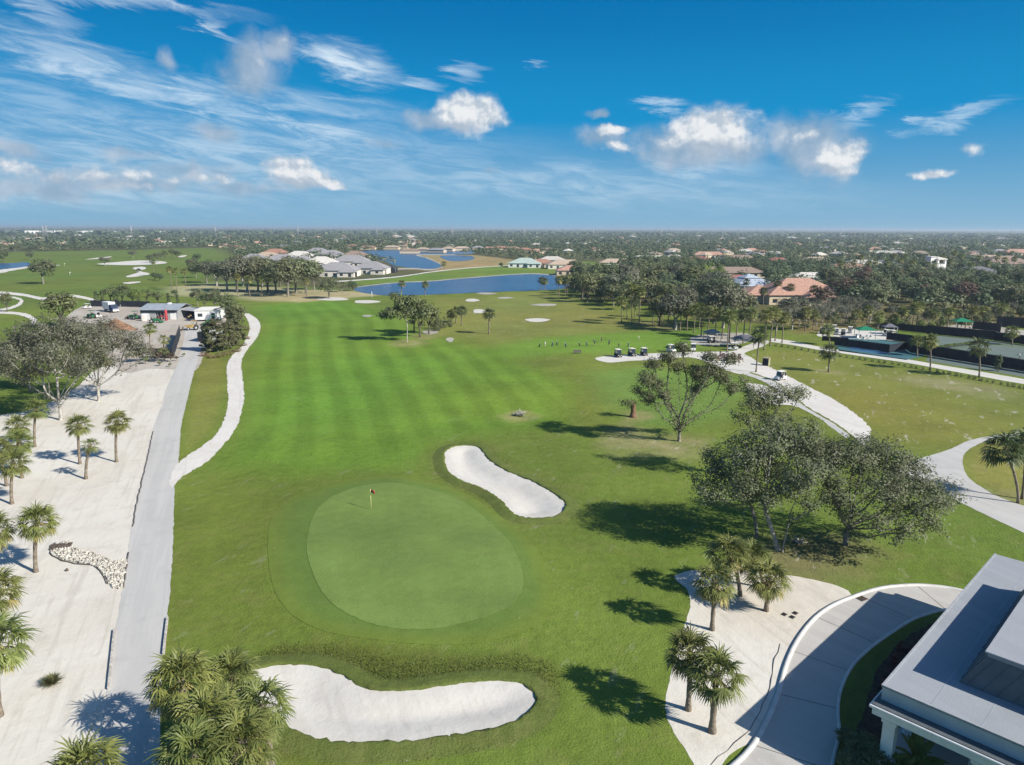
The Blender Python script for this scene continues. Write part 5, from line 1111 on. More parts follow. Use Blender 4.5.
# ------------------------------------------------------------------ vehicles, people, yard, courts
def wheel(root, x, y, r, w, name='wheel'):
    m = MB(); m.lathe((x, y - w / 2, r), [(r * .8, 0), (r, w * .2), (r, w * .8), (r * .8, w)], 16, 0, 'y'); t_ = m.build(name, M['tyre'], root)
    m = MB(); m.lathe((x, y - w / 2 - .012, r), [(r * .3, 0), (r * .52, .01), (r * .52, w + .014), (r * .3, w + .024)], 12, 0, 'y'); m.build('rim', M['metal'], t_)
def make_cart(body, roofm, label, group, cover=False):
    root = empty('golf_cart', 0, 0, 0, 0, label, 'golf cart', group)
    m = MB(); m.side([(-1.2, .32), (-1.2, .78), (-.95, .86), (-.35, .80), (-.30, .34), (.45, .30), (.52, .72), (.62, .82), (1.12, .66), (1.22, .50), (1.22, .34), (1.0, .26), (-1.0, .26)], -.58, .58); m.build('body', M[body], root)
    m = MB(); m.box(-.55, -.02, -.54, .54, .82, .95, 0, .04); m.build('seat', M['offwhite'], root)
    m = MB(); m.box(-.66, -.54, -.54, .54, .98, 1.36, 0, .04); m.build('backrest', M['offwhite'], root)
    m = MB(); m.box(-1.02, .72, -.62, .62, 1.80, 1.87, 0, .03); m.build('roof', M[roofm], root)
    for s in (-1, 1):
        m = MB(); m.tube([(.62, s * .54, .82), (.42, s * .55, 1.80)], .022, 6); m.build('roof_post', M['black'], root); m = MB(); m.tube([(-.85, s * .54, .84), (-.85, s * .55, 1.80)], .022, 6); m.build('roof_post', M['black'], root)
    m = MB(); m.add([(.60, -.52, .84), (.60, .52, .84), (.43, .52, 1.76), (.43, -.52, 1.76)], [[0, 1, 2, 3]]); o = m.build('windshield', M['glass'], root); o.modifiers.new('t', 'SOLIDIFY').thickness = .01
    m = MB(); m.tube([(.45, .28, .78), (.25, .28, 1.08)], .02, 6); m.lathe((.24, .28, 1.08), [(.17, 0), (.19, .015), (.17, .03)], 12, 0, 'x'); m.build('steering_wheel', M['black'], root)
    for s in (-1, 1): wheel(root, .80, s * .50, .23, .18); wheel(root, -.78, s * .50, .23, .18)
    for s in (-1, 1):
        m = MB(); m.tube([(-1.16, s * .24, .62), (-1.30, s * .24, 1.34)], [.15, .16], 9); b_ = m.build('golf_bag', M['navy' if s < 0 else 'black'], root)
        m = MB()
        for k in range(4): m.tube([(-1.29 + .03 * k, s * .24 + .05 * (k - 1.5), 1.32), (-1.33 + .03 * k, s * .24 + .06 * (k - 1.5), 1.60)], .018, 4)
        m.build('club', M['metal'], b_)
    m = MB(); m.box(1.21, 1.25, -.45, -.28, .47, .58); m.build('headlight', M['offwhite'], root); m = MB(); m.box(1.21, 1.25, .28, .45, .47, .58); m.build('headlight', M['offwhite'], root)
    return root
CG = 'golf carts parked or driving by the plaza'
c0 = make_cart('white', 'white', 'white roofed golf cart driving on the pale cart path alone', CG); x, y = P(780, 380); c0.location = (x, y, .03); c0.rotation_euler = (0, 0, R_(-150))
c1 = make_cart('black', 'offwhite', 'first dark golf cart at the lawn tip of the plaza', CG); c1.location = (*P(618, 357), .03); c1.rotation_euler = (0, 0, R_(-75))
def cart(src, px, py, rz, lb, z=.03): c = copy_tree(src); c.location = (*P(px, py), z); c.rotation_euler = (0, 0, R_(rz)); c['label'] = lb
cart(c1, 632, 356, -70, 'second dark golf cart from the lawn tip of the plaza'); cart(c1, 644, 355.5, -80, 'third golf cart from the lawn tip, beside the open tree crown')
cart(c0, 671, 352, -60, 'white golf cart half hidden behind the open tree top'); cart(c1, 684, 351.5, -110, 'dark golf cart behind the right branches of the open tree'); cart(c0, 693, 351, -100, 'white golf cart beside the palms at the back of the plaza')
cart(c1, 712, 343, 10, 'dark golf cart under the palms behind the plaza'); cart(c0, 733, 350, 170, 'white golf cart beside the path behind the red shrub island')
for k, (px, py, rz) in enumerate(((822, 333.5, 60), (829, 334, 65), (836, 334.5, 62), (843, 335, 66), (850, 333, 60), (826, 331, 58), (834, 331, 61), (886, 336, 90), (892, 336.5, 95))):
    cart(c0 if k % 3 else c1, px, py, rz, ordn(k) + ' golf cart of the row parked beside the tennis canopy')

# people
def make_body(name, joints, edges, radii, zones):
    me = bpy.data.meshes.new('body'); me.from_pydata(joints, edges, []); o = bpy.data.objects.new('body', me); COL.objects.link(o)
    o.modifiers.new('skin', 'SKIN'); o.modifiers.new('sub', 'SUBSURF').levels = 1
    for v, r_ in zip(me.skin_vertices[0].data, radii): v.radius = r_ if isinstance(r_, tuple) else (r_, r_)
    me.skin_vertices[0].data[0].use_root = True
    dg = bpy.context.evaluated_depsgraph_get(); me2 = bpy.data.meshes.new_from_object(o.evaluated_get(dg)); COL.objects.unlink(o); bpy.data.objects.remove(o)
    for p in me2.polygons: p.material_index = zones(p.center); p.use_smooth = True
    return me2
def pose(kind):
    # pelvis, belly, chest, neck, head base, head top, then arms and legs
    lean = {'stand': 0, 'swing': .22, 'sit': .05}[kind]
    J = [(0, 0, .95), (lean * .3, 0, 1.12), (lean * .8, 0, 1.36), (lean, 0, 1.50), (lean + .03, 0, 1.60), (lean + .04, 0, 1.74)]
    Rr = [(.15, .12), (.135, .105), (.16, .11), .055, .085, .075]
    E = [(0, 1), (1, 2), (2, 3), (3, 4), (4, 5)]
    for s in (-1, 1):
        b_ = len(J)
        if kind == 'swing': hand = (lean + .42, .02 * s, .95); el_ = (lean + .28, s * .2, 1.12)
        elif s > 0 and kind == 'stand': hand = (.26, .24, 1.08); el_ = (-.02, .27, 1.12)
        else: hand = (.04, s * .30, .80); el_ = (-.02, s * .27, 1.08)
        J += [(lean * .85, s * .19, 1.41), el_, hand, (hand[0] + .03, hand[1], hand[2] - .10)]; Rr += [.06, .045, .035, .028]; E += [(2, b_), (b_, b_ + 1), (b_ + 1, b_ + 2), (b_ + 2, b_ + 3)]
    for s in (-1, 1):
        b_ = len(J); st = .16 if kind == 'swing' else .10
        J += [(0, s * .09, .88), (.03, s * (st * .9), .48), (0, s * st, .08), (.13, s * (st + .02), .04)]; Rr += [.10, .065, .045, .04]; E += [(0, b_), (b_, b_ + 1), (b_ + 1, b_ + 2), (b_ + 2, b_ + 3)]
    if kind == 'sit':
        for s, b_ in ((-1, 14), (1, 18)): J[b_] = (.02, s * .09, .95); J[b_ + 1] = (.45, s * .10, .96); J[b_ + 2] = (.47, s * .10, .52); J[b_ + 3] = (.60, s * .1, .48)
    def zones(c):
        if c.z > 1.66 or (c.z > 1.60 and c.x < lean + .0): return 3
        if c.z > 1.47: return 0
        if abs(c.y) > .23 and c.z < 1.25: return 0
        if kind == 'swing' and c.x > lean + .2 and c.z < 1.1: return 0
        if c.z > .96 and abs(c.x) < .4: return 1
        if c.z > .50 or kind == 'sit': return 2
        return 0 if c.z > .1 else 3
    return make_body(kind, J, E, Rr, zones)
POSE = {k: pose(k) for k in ('stand', 'swing', 'sit')}
def person(px, py, kind, shirt, pants, label, rz=0, z=.0, hair='hair', group=None):
    me = POSE[kind].copy(); mi_ = [p.material_index for p in me.polygons]; me.materials.clear()
    for k in ('skin', shirt, pants, hair): me.materials.append(M[k])
    me.polygons.foreach_set('material_index', mi_); o = bpy.data.objects.new('person', me); COL.objects.link(o); o.location = (*P(px, py), z); o.rotation_euler = (0, 0, R_(rz)); tag(o, label, 'person', group); return o
PG = 'golfers on the practice lawn'
person(594.5, 345.5, 'swing', 'navy', 'black', 'golfer in dark clothes bent over the ball on the practice lawn', 120, group=PG); person(601.5, 342.5, 'stand', 'black', 'navy', 'golfer in dark top standing furthest back on the practice lawn', 200, group=PG)
person(609, 346, 'swing', 'navy', 'black', 'golfer in navy stooping nearest the carts on the practice lawn', 60, group=PG); person(638.5, 341.5, 'stand', 'white', 'khaki', 'golfer in a white shirt beside the open tree crown', 180, group=PG)
person(545, 347.5, 'stand', 'white', 'white', 'golfer dressed all in white at the far end of the practice lawn', 0, group=PG)
person(1019.5, 359.5, 'swing', 'white', 'black', 'tennis player in white shirt and dark shorts on the green court', 150)
person(781.5, 380.8, 'sit', 'navy', 'black', 'driver in navy sitting in the white roofed golf cart on the path', -150, -.12)
TG = 'people gathered under the rear tennis canopy'
for k, (px, py, kd, sh_, pn, lb) in enumerate(((957, 329, 'stand', 'white', 'khaki', 'person in white under the rear green canopy'), (961, 329.5, 'stand', 'pink', 'white', 'person in coral top under the rear green canopy'), (965, 330, 'stand', 'pink', 'khaki', 'person in coral top and khaki shorts under the rear canopy'),
        (969.5, 330, 'stand', 'white', 'black', 'person in white top and dark shorts beside the rear canopy'), (987, 327, 'stand', 'pink', 'black', 'person in coral top apart from the rear canopy'), (992, 327, 'stand', 'white', 'navy', 'person in white standing furthest from the rear canopy'))):
    person(px, py, kd, sh_, pn, lb, 90 + k * 50, group=TG)
def stand_bag(px, py, rz, label):
    r = empty('golf_bag', *P(px, py), 0, R_(rz), label, 'golf bag', 'stand bags on the practice lawn')
    m = MB(); m.tube([(0, 0, .05), (.32, 0, .92)], [.14, .16], 9); m.build('body', M['navy' if rz % 2 else 'black'], r)
    m = MB(); m.tube([(.3, 0, .8), (.62, .18, 0)], .012, 4); m.tube([(.3, 0, .8), (.62, -.18, 0)], .012, 4); m.build('stand_leg', M['metal'], r)
    m = MB()
    for k in range(5): m.tube([(.3, .05 * (k - 2), .9), (.4, .07 * (k - 2), 1.22)], .02, 4)
    m.build('club', M['metal'], r)
for k, px in enumerate((539, 552, 557, 566, 580, 587, 619, 628)):
    stand_bag(px, 347.2 - (k % 3) * .8, 20 + 37 * k, ordn(k) + ' stand bag counted from the golfer in white along the practice lawn')
# low bench-like dark mower at the practice lawn
r = empty('lawn_bench', *P(577.5, 354), 0, R_(8), 'low dark bench with a slatted back on the lawn before the carts', 'bench')
m = MB(); m.box(-.95, .95, -.3, .25, .42, .48); m.build('seat', M['darktimber'], r); m = MB(); m.box(-.95, .95, .26, .31, .5, 1.0); m.build('backrest', M['darktimber'], r)
for sx in (-.8, .8):
    for sy in (-.22, .2): m = MB(); m.box(sx - .05, sx + .05, sy - .05, sy + .05, 0, .418); m.build('leg', M['darktimber'], r)
# range dividers: white pole
# plaza things: kiosk box, shelter, shrubs
r = empty('starter_box', *P(766, 365.5), 0, R_(-38), 'tall olive utility cabinet with dark front beside the cart path', 'cabinet')
m = MB(); m.box(-.7, .7, -.55, .55, 0, 1.75, 0, .03); m.build('cabinet', mat('olive_box', (0.30, 0.29, 0.17), .7), r); m = MB(); m.box(-.62, .62, -.59, -.553, .1, 1.6); m.build('door', M['screen'], r); m = MB(); m.box(-.8, .8, -.65, .65, 1.753, 1.84, 0, .02); m.build('lid', M['khaki'], r)
def shelter(px, py, w_, d_, h_, rz, roofm, label, cat='shelter', name='open_shelter', rise=.9):
    r = empty(name, *P(px, py), 0, R_(rz), label, cat)
    m = MB(); m.add([(-w_ / 2, -d_ / 2, h_), (w_ / 2, -d_ / 2, h_), (w_ / 2, d_ / 2, h_), (-w_ / 2, d_ / 2, h_), (-w_ * .08, 0, h_ + rise), (w_ * .08, 0, h_ + rise)], [[0, 1, 5, 4], [1, 2, 5], [2, 3, 4, 5], [3, 0, 4]]); o = m.build('roof', M[roofm], r); o.modifiers.new('t', 'SOLIDIFY').thickness = .08
    for sx in (-1, 1):
        for sy in (-1, 1): m = MB(); m.tube([(sx * w_ * .43, sy * d_ * .43, 0), (sx * w_ * .43, sy * d_ * .43, h_)], .07, 7); m.build('post', M['metal'], r)
    return r
shelter(744, 347, 5.5, 4.5, 2.4, -20, 'dark_tile', 'dark roofed open shelter under palms behind the plaza')
shelter(712, 340.5, 4.5, 3.2, 2.3, 5, 'grey_tile', 'small grey roofed shelter among trees behind the plaza')
shelter(864.5, 338, 5.2, 4.6, 2.5, -8, 'canopy', 'green canvas canopy over white seating beside the blue court', 'canopy', 'shade_canopy')
shelter(960.5, 329.5, 5.4, 4.6, 2.7, -8, 'canopy', 'green canvas canopy furthest back among the tennis courts', 'canopy', 'shade_canopy')
shelter(889, 334, 4.0, 3, 2.2, -8, 'dark_tile', 'small dark roofed shelter beside the golf cart row', 'shelter')
for k, (px, py) in enumerate(((857, 337.5), (861, 338), (865.5, 338.5), (869.5, 339), (858.5, 339.5), (864, 340.2))):
    r = empty('patio_chair', *P(px, py), 0.03, R_(90 * k + 20), ordn(k) + ' white patio chair under the canopy by the blue court', 'chair', 'white chairs under the front canopy')
    m = MB(); m.box(-.32, .32, -.32, .32, .38, .46); m.build('seat', M['white'], r); m = MB(); m.box(-.32, .32, .30, .36, .47, 1.0); m.build('backrest', M['white'], r)
    for sx in (-.28, .28):
        for sy in (-.28, .28): m = MB(); m.box(sx - .03, sx + .03, sy - .03, sy + .03, 0, .378); m.build('leg', M['white'], r)
for k, (px, py, s) in enumerate(((711, 361, .9), (715, 359, 1), (719, 361.5, 1.1), (723, 358.5, 1), (727, 361, 1.2), (731, 359, 1), (735, 361.5, 1.1), (739, 359.5, 1), (741, 361.5, .8), (721, 356.5, .9), (733, 356.5, .9))):
    tree('redbush', *P(px, py), 1.25 * s, ordn(k) + ' dark red shrub counted from the open tree in the plaza island', 'red shrubs in the plaza island', 'red_shrub', 'shrub')
for k, (px, py) in enumerate(((713, 362.5), (718, 363), (724, 363), (730, 363), (736, 363), (740, 362))):
    m = MB(); m.lathe((0, 0, 0), [(.5, -.1), (.6, .15), (.45, .4), (.15, .5)], 7); o = m.build('boulder', M['rock'], None); o.location = (*P(px, py), .02); o.scale = (1, .8 + .1 * (k % 3), .9); o.rotation_euler = (0, 0, k); tag(o, ordn(k) + ' pale boulder along the front of the red shrub island', 'boulder', 'boulders of the plaza island')

# fences
def fence(A, B, h, label, post=3.0, name='screen_fence', group=None, z0=.15, mt='screen'):
    a, b_ = Vector(P(*A)), Vector(P(*B)); d = b_ - a; L = d.length; r = empty(name, a.x, a.y, 0, math.atan2(d.y, d.x), label, 'fence', group)
    m = MB(); n = max(2, int(L / 1.5)); V = []
    for i in range(n + 1):
        x = L * i / n; w_ = .05 * math.sin(i * 1.7) + .03 * math.sin(i * .6); V += [(x, w_, z0 + .04 * math.sin(i * 2.1)), (x, w_ * .3, h - .06)]
    m.add(V, [[2 * i, 2 * i + 2, 2 * i + 3, 2 * i + 1] for i in range(n)]); o = m.build('windscreen', M[mt], r); o.modifiers.new('t', 'SOLIDIFY').thickness = .02
    m = MB(); m.tube([(0, .1, h), (L, .1, h)], .035, 6); m.tube([(0, .1, .12), (L, .1, .12)], .02, 5); m.build('rail', M['black'], r)
    k = min(90, int(L / post))
    for i in range(k + 1): m = MB(); x = L * i / max(k, 1); m.tube([(x, .11, 0), (x, .11, h + .08)], .045, 6); m.build('post', M['black'], r)
    return r
FG = 'dark screened fences round the racket courts'
fence((834, 345.5), (889, 352.5), 2.1, 'dark screen fence along the near side of the blue court', group=FG); fence((889, 352.8), (906, 350), 2.1, 'short dark screen fence turning back at the blue court corner', group=FG)
fence((822, 341), (848, 343), 1.5, 'low dark fence between the cart row and the blue court', group=FG)
fence((910, 353), (1120, 388), 2.7, 'long dark screen fence along the near side of the green court', group=FG); fence((906, 350), (910, 353), 2.7, 'short dark return fence at the near corner of the green court', group=FG)
fence((926, 334), (994, 340.5), 2.7, 'dark screen fence behind the green court hedge below the rear canopy', group=FG); fence((994, 341), (1110, 356), 2.6, 'dark screen fence closing the far side of the green court', group=FG)
fence((886, 340), (934, 346), 2.2, 'dark screen fence between the blue court and the green hedge', group=FG); fence((972, 329), (1000, 332.5), 2.6, 'short dark fence right of the rear canopy people', group=FG)
fence((880, 328.5), (926, 333.5), 2.2, 'grey dark fence in front of the bright shrubs behind the courts', group=FG); fence((996, 327), (1090, 332), 3.4, 'tall dark screen at the picture edge behind the courts', group=FG)
for k in range(40):
    t_ = k / 39; px = 776 + t_ * 250; q = np.interp(px, [p[0] for p in PATHT_B], [p[1] for p in PATHT_B]) + 3.2 + t_ * 1.5
    tree('bush', *P(px + rnd.uniform(-1, 1), q), rnd.uniform(.55, .85), ordn(k) + ' small shrub from the plaza end along the tennis path', 'small shrubs along the tennis path', 'shrub', 'shrub')
for k in range(16):
    t_ = k / 15; tree('lime', *P(932 + 42 * t_, 350.5 - 6.0 * t_), rnd.uniform(1.0, 1.3), ordn(k) + ' bright hedge shrub of the line at the green court from its near end', 'bright hedge at the green court', 'hedge_shrub', 'shrub', 1.4)
tree('tallgreen', *P(997, 371), 3.6, 'dark upright bush at the near fence of the green court', None, 'dark_bush', 'shrub', 1.2)

# ------------------------------------------------------------------ maintenance yard
SHED_A, SHED_B = Vector(P(141, 319.5)), Vector(P(178, 319.5))
d = SHED_B - SHED_A; L = d.length; r = empty('maintenance_shed', SHED_A.x, SHED_A.y, 0, math.atan2(d.y, d.x), 'long low maintenance shed with blue grey metal roof', 'building')
D = 11.0
m = MB(); m.add([(-.5, -.9, 3.3), (L + .5, -.9, 3.3), (L + .5, D * .6, 4.7), (-.5, D * .6, 4.7), (-.5, D + .5, 3.5), (L + .5, D + .5, 3.5)], [[0, 1, 2, 3], [3, 2, 5, 4]]); o = m.build('roof', M['greymetal'], r); o.modifiers.new('t', 'SOLIDIFY').thickness = .12
m = MB(); m.box(0, L, D - .2, D, 0, 3.4); m.box(0, .2, 0, D - .203, 0, 3.3); m.box(L - .2, L, 0, D - .203, 0, 3.3); m.box(.203, L * .42, 0, .2, 0, 2.3); m.box(L * .72, L - .203, 0, .2, 0, 2.3); m.build('wall', M['metal'], r)
m = MB(); m.box(.0, L, -.12, -.003, 2.31, 3.2); m.build('fascia_panel', mat('teal_grey_panel', (0.07, 0.10, 0.105), .6), r)
for k in range(4): m = MB(); x = L * (.46 + .085 * k); m.box(x, x + .12, 0, .2, 0, 2.3); m.build('post', M['metal'], r)
m = MB(); m.box(1.2, 2.9, -.05, -.003, 0, 2.2); m.build('door', M['white'], r); m = MB(); m.box(L * .8, L * .96, -.06, -.003, 0, 2.25); m.build('door', M['white'], r)
m = MB(); m.box(L * .55, L * .63, D * .5, D * .62, 4.5, 5.0, 0, .05); m.build('roof_vent', M['white'], r)
r = empty('lean_to', *P(181, 318.5), 0, math.atan2(d.y, d.x), 'small lean to roof joined to the shed end with dark space beneath', 'shelter')
m = MB(); m.add([(0, 0, 2.9), (5.8, 0, 2.3), (5.8, 6, 2.4), (0, 6, 3.1)], [[0, 1, 2, 3]]); o = m.build('roof', M['metal'], r); o.modifiers.new('t', 'SOLIDIFY').thickness = .1
m = MB(); m.box(0, 5.8, 5.8, 6, 0, 2.35); m.build('back_wall', M['screen'], r)
for x in (.1, 5.6): m = MB(); m.box(x, x + .12, .05, .17, 0, 2.25); m.build('post', M['metal'], r)
a, b_ = Vector(P(197, 317.5)), Vector(P(206.5, 321.5)); 
r = empty('office_trailer', *P(206.5, 321.5), 0, R_(10), 'white flat roofed site trailer at the yard end', 'trailer')
m = MB(); m.box(-3.6, 0, .4, 11.5, .5, 3.5, 0, .04); m.box(.003, .35, .4, 11.5, .5, 3.5); m.box(.353, 4.0, .4, 11.5, .5, 3.5, 0, .04); m.build('body', M['white'], r); m = MB(); m.box(-3.8, 4.2, .2, 11.7, 3.503, 3.66, 0, .03); m.build('roof', mat('cream_roof', (.72, .70, .62), .7), r)
m = MB(); m.box(1.6, 2.6, .34, .397, .55, 2.6); m.build('door', M['black'], r); m = MB(); m.box(-2.6, -1.2, .34, .397, 1.6, 2.6); m.build('window', M['glass'], r); m = MB(); m.box(-3.2, 3.6, .8, 11, .0, .497); m.build('skirting', M['screen'], r)
YG = 'dark screen fences of the maintenance yard'
fence((91, 306.5), (120, 306.8), 2.4, 'dark screen fence behind the truck at the back of the yard', group=YG); fence((121, 306.8), (150, 307.5), 2.4, 'dark blue screen fence between truck and shed', group=YG)
fence((215, 321), (222.5, 319), 4.0, 'dark blue screen beside the white site trailer', group=YG); fence((173.5, 358), (180.5, 336), 3.0, 'dark screened gate panel angled at the road edge', group=YG); fence((152, 358.5), (173, 358.5), 2.4, 'low dark screen among the shrubs at the yard corner', group=YG)
def truck(px, py, rz, label):
    r = empty('box_truck', *P(px, py), 0, R_(rz), label, 'truck')
    m = MB(); m.box(-4.6, .5, -1.2, 1.2, 1.0, 3.6, 0, .05); m.build('cargo_box', M['white'], r)
    m = MB(); m.side([(.6, .7), (.6, 2.75), (1.0, 2.85), (1.9, 2.75), (2.35, 1.85), (3.2, 1.65), (3.35, 1.2), (3.35, .7)], -1.1, 1.1); m.build('cab', M['navy'], r)
    m = MB(); m.add([(1.97, -.98, 2.66), (1.97, .98, 2.66), (2.36, .98, 1.92), (2.36, -.98, 1.92)], [[0, 1, 2, 3]]); o = m.build('windshield', M['glass'], r); o.modifiers.new('t', 'SOLIDIFY').thickness = .03
    m = MB(); m.box(3.36, 3.5, -1.1, 1.1, .55, .9, 0, .03); m.build('bumper', M['white'], r); m = MB(); m.box(3.36, 3.42, -.7, .7, .95, 1.45); m.build('grille', M['metal'], r)
    for s in (-1, 1):
        m = MB(); m.box(3.36, 3.42, s * .85 - .13, s * .85 + .13, 1.0, 1.3); m.build('headlight', M['white'], r)
        for x in (2.4, -2.2, -3.3): wheel(r, x, s * .98, .48, .32)
    m = MB(); m.box(-4.5, 3.2, -.5, .5, .55, .98); m.build('chassis', M['black'], r)
truck(112, 312, -38, 'white box truck with dark cab parked before the yard screen')
def tractor(px, py, rz, body, label, loader=False, roof=True, s=1.0):
    r = empty('yard_tractor' if loader else 'utility_mower', *P(px, py), 0.02, R_(rz), label, 'tractor' if loader else 'mower'); r.scale = (s, s, s)
    m = MB(); m.side([(-.9, .5), (-.9, 1.0), (-.2, 1.05), (.0, 1.3), (1.3, 1.2), (1.45, .9), (1.45, .5)], -.42, .42); m.build('body', M[body], r)
    m = MB(); m.box(-.65, -.2, -.28, .28, 1.06, 1.2, 0, .03); m.box(-.72, -.62, -.28, .28, 1.1, 1.6, 0, .03); m.build('seat', M['black'], r)
    for s_ in (-1, 1): wheel(r, -.6, s_ * .62, .55, .36); wheel(r, 1.05, s_ * .58, .36, .26)
    m = MB(); m.tube([(.05, 0, 1.3), (-.12, 0, 1.55)], .02, 5); m.lathe((-.13, 0, 1.55), [(.16, 0), (.18, .02), (.16, .04)], 10, 0, 'x'); m.build('steering_wheel', M['black'], r)
    if roof:
        m = MB(); m.box(-1.0, .4, -.6, .6, 2.2, 2.28, 0, .02); m.build('canopy', M[body], r); m = MB()
        for s_ in (-1, 1): m.tube([(-.85, s_ * .4, 1.0), (-.85, s_ * .5, 2.2)], .03, 5)
        m.build('roll_bar', M['black'], r)
    if loader:
        m = MB()
        for s_ in (-1, 1): m.tube([(.1, s_ * .55, 1.2), (1.7, s_ * .55, 1.1), (2.3, s_ * .55, .5)], .07, 5)
        m.build('loader_arm', M[body], r); m = MB(); m.side([(2.2, .05), (2.2, .7), (2.35, .7), (2.4, .2), (2.95, .12), (2.95, .05)], -.85, .85); m.build('bucket', M['rust'], r)
    else:
        m = MB(); m.box(1.5, 2.3, -.95, .95, .15, .45, 0, .05); m.build('mower_deck', M[body], r)
tractor(134.5, 319.5, 160, 'green', 'dark green loader tractor at the left end of the shed', True, True, 1.25); tractor(154.5, 323, 10, 'green', 'low green mower parked in front of the shed', False, False, 1.15)
tractor(193.5, 330, 200, 'tan', 'tan loader tractor beside the grey container', True, True, 1.3); tractor(212, 324.5, 190, 'green', 'green mower in front of the white site trailer', False, True, 1.25); tractor(161, 319.5, 80, 'red', 'small red machine under the shed front', False, False, 1.0)
tractor(91.5, 318.5, 150, 'green', 'green utility mower at the far left of the yard', False, True, 1.2); tractor(190, 318.5, 100, 'tan', 'small tan machine under the lean to', False, False, .9)
cart(c0, 97.5, 317.5, 70, 'white utility cart beside the green mower in the yard'); cart(c0, 88, 308.5, 20, 'white utility cart by the end of the yard screen')
m = MB(); m.lathe((0, 0, 0), [(.42, 0), (.46, .1), (.46, 3.5), (.36, 3.7), (.1, 3.8)], 14); o = m.build('tank', M['red'], None); r = empty('fuel_tank', *P(166.5, 321), 0, 0, 'tall red upright tank in front of the shed', 'tank'); o.parent = r
m = MB(); m.box(-.9, .9, -.9, .9, -.02, .15); m.build('base', M['concrete'], r); m = MB(); m.tube([(.46, 0, .3), (.6, 0, 1.2), (.46, 0, 2.2)], .05, 5); m.build('pipe', M['rust'], r)
r = empty('portable_toilet', *P(144.5, 321), 0, .2, 'white upright cabin at the left shed corner', 'cabin'); m = MB(); m.box(-.6, .6, -.6, .6, 0, 2.3, 0, .05); m.build('cabin', M['white'], r); m = MB(); m.box(-.45, .45, -.63, -.603, .15, 2.0); m.build('door', M['offwhite'], r); m = MB(); m.box(-.64, .64, -.64, .64, 2.303, 2.42, 0, .05); m.build('roof', M['white'], r)
r = empty('storage_container', *P(203, 342), 0, R_(-4), 'grey topped storage container with dark open end facing the road', 'container')
m = MB(); m.box(-1.5, 1.5, .05, 8.5, .1, 2.7, 0, .04); m.build('body', M['metal'], r); m = MB(); m.box(-1.4, 1.4, 0, .045, .15, 2.6); m.build('door', M['screen'], r); m = MB(); m.box(-1.55, 1.55, 0, 8.55, 2.703, 2.78); m.build('roof', M['fascia'], r)  # near-black panel colours in the dark inside of the open end
# wood chip heap
g = np.random.default_rng(9); n = 40; u = np.linspace(-1, 1, n); UX, UY = np.meshgrid(u, u); rr_ = np.sqrt(UX ** 2 + UY ** 2)
Z = 2.9 * np.clip(1 - rr_ * 1.05, 0, 1) ** .85 * (1 + .5 * (vnoise(UX.ravel() + 5, UY.ravel() + 5, .45, 77).reshape(n, n) - .5)) + g.normal(0, .05, (n, n)) - .06
V = np.stack([UX * 4.6 + np.clip(UX, 0, 1) * 2.0 * (UY < .1), UY * 3.4, Z], -1).reshape(-1, 3); ii_ = np.arange(n * n).reshape(n, n)
o = link_mesh('woodchip_heap', mesh_np('woodchip_heap', V, [np.stack([ii_[:-1, :-1], ii_[:-1, 1:], ii_[1:, 1:], ii_[1:, :-1]], -1).reshape(-1, 4).astype(np.int32)], [M['woodchip']], True)); o.location = (*P(117, 329.5), .02); tag(o, 'brown heap of wood chips in the middle of the yard', 'heap')
o2 = o.copy(); COL.objects.link(o2); o2.location = (*P(103, 327), .02); o2.scale = (.55, .6, .4); o2['label'] = 'low pale brown heap at the tree side of the yard'
# ------------------------------------------------------------------ trees of the middle distance
def T(kind, px, py, top, label, group=None, wide=1.0, **k):
    x, y = P(px, py); return tree(kind, x, y, max(1.0, HT(px, py, top)), label, group, wide=wide, z=hz(x, y), **k)
T('olive', 62, 327, 288, 'big rounded olive tree at the tree side end of the yard', None, 1.15, i=1)
T('olive', 27, 350, 336, 'low tree showing beyond the large grey oak at the yard edge', None, 1.2)
T('oak', 43.5, 284, 257, 'lone oak with dark twisted crown on the far left fairway', None, 1.0)
T('olive', 7.5, 312, 290, 'small lone tree by the curling path at the left picture edge', None, .7)
for k, (px, py, tp, kd) in enumerate(((97, 303, 291, 'tallgreen'), (103.5, 303, 290, 'tallgreen'), (117, 304, 290, 'tallgreen'), (123, 303, 283, 'olive'), (111, 302, 284, 'olive'), (133, 304, 289, 'olive'), (139, 305, 288, 'lime'), (147, 303, 288, 'olive'), (158, 304, 290, 'olive'), (169, 303, 293, 'tallgreen'), (178, 303, 294, 'tallgreen'))):
    T(kd, px, py, tp, ordn(k) + ' young tree from the picture edge side in the line behind the yard screen', 'young trees behind the yard screen', 1.1)
for k, (px, py, tp, kd, w_) in enumerate(((206, 351, 322, 'tall', 1.1), (212, 352, 319, 'tall', 1.2), (218, 352, 318, 'tall', 1.2), (224, 351, 320, 'tall', 1.2), (230, 349, 321, 'tall', 1.2), (236, 346, 318, 'tall', 1.2), (241, 340, 314, 'tall', 1.3),
        (232, 333, 306, 'tall', 1.5), (238, 330, 302, 'olive', .9), (229, 322, 297, 'olive', .9), (236, 318, 298, 'olive', .9), (225, 313, 290, 'olive', 1), (215, 311, 288, 'oak', .8), (205, 309, 290, 'olive', .9), (242, 322, 305, 'olive', .9), (198, 306, 287, 'oak', .8))):
    T(kd, px, py, tp, ordn(k) + ' brownish green hedge tree from the road end beside the white cart path', 'hedge trees between yard and cart path', w_)
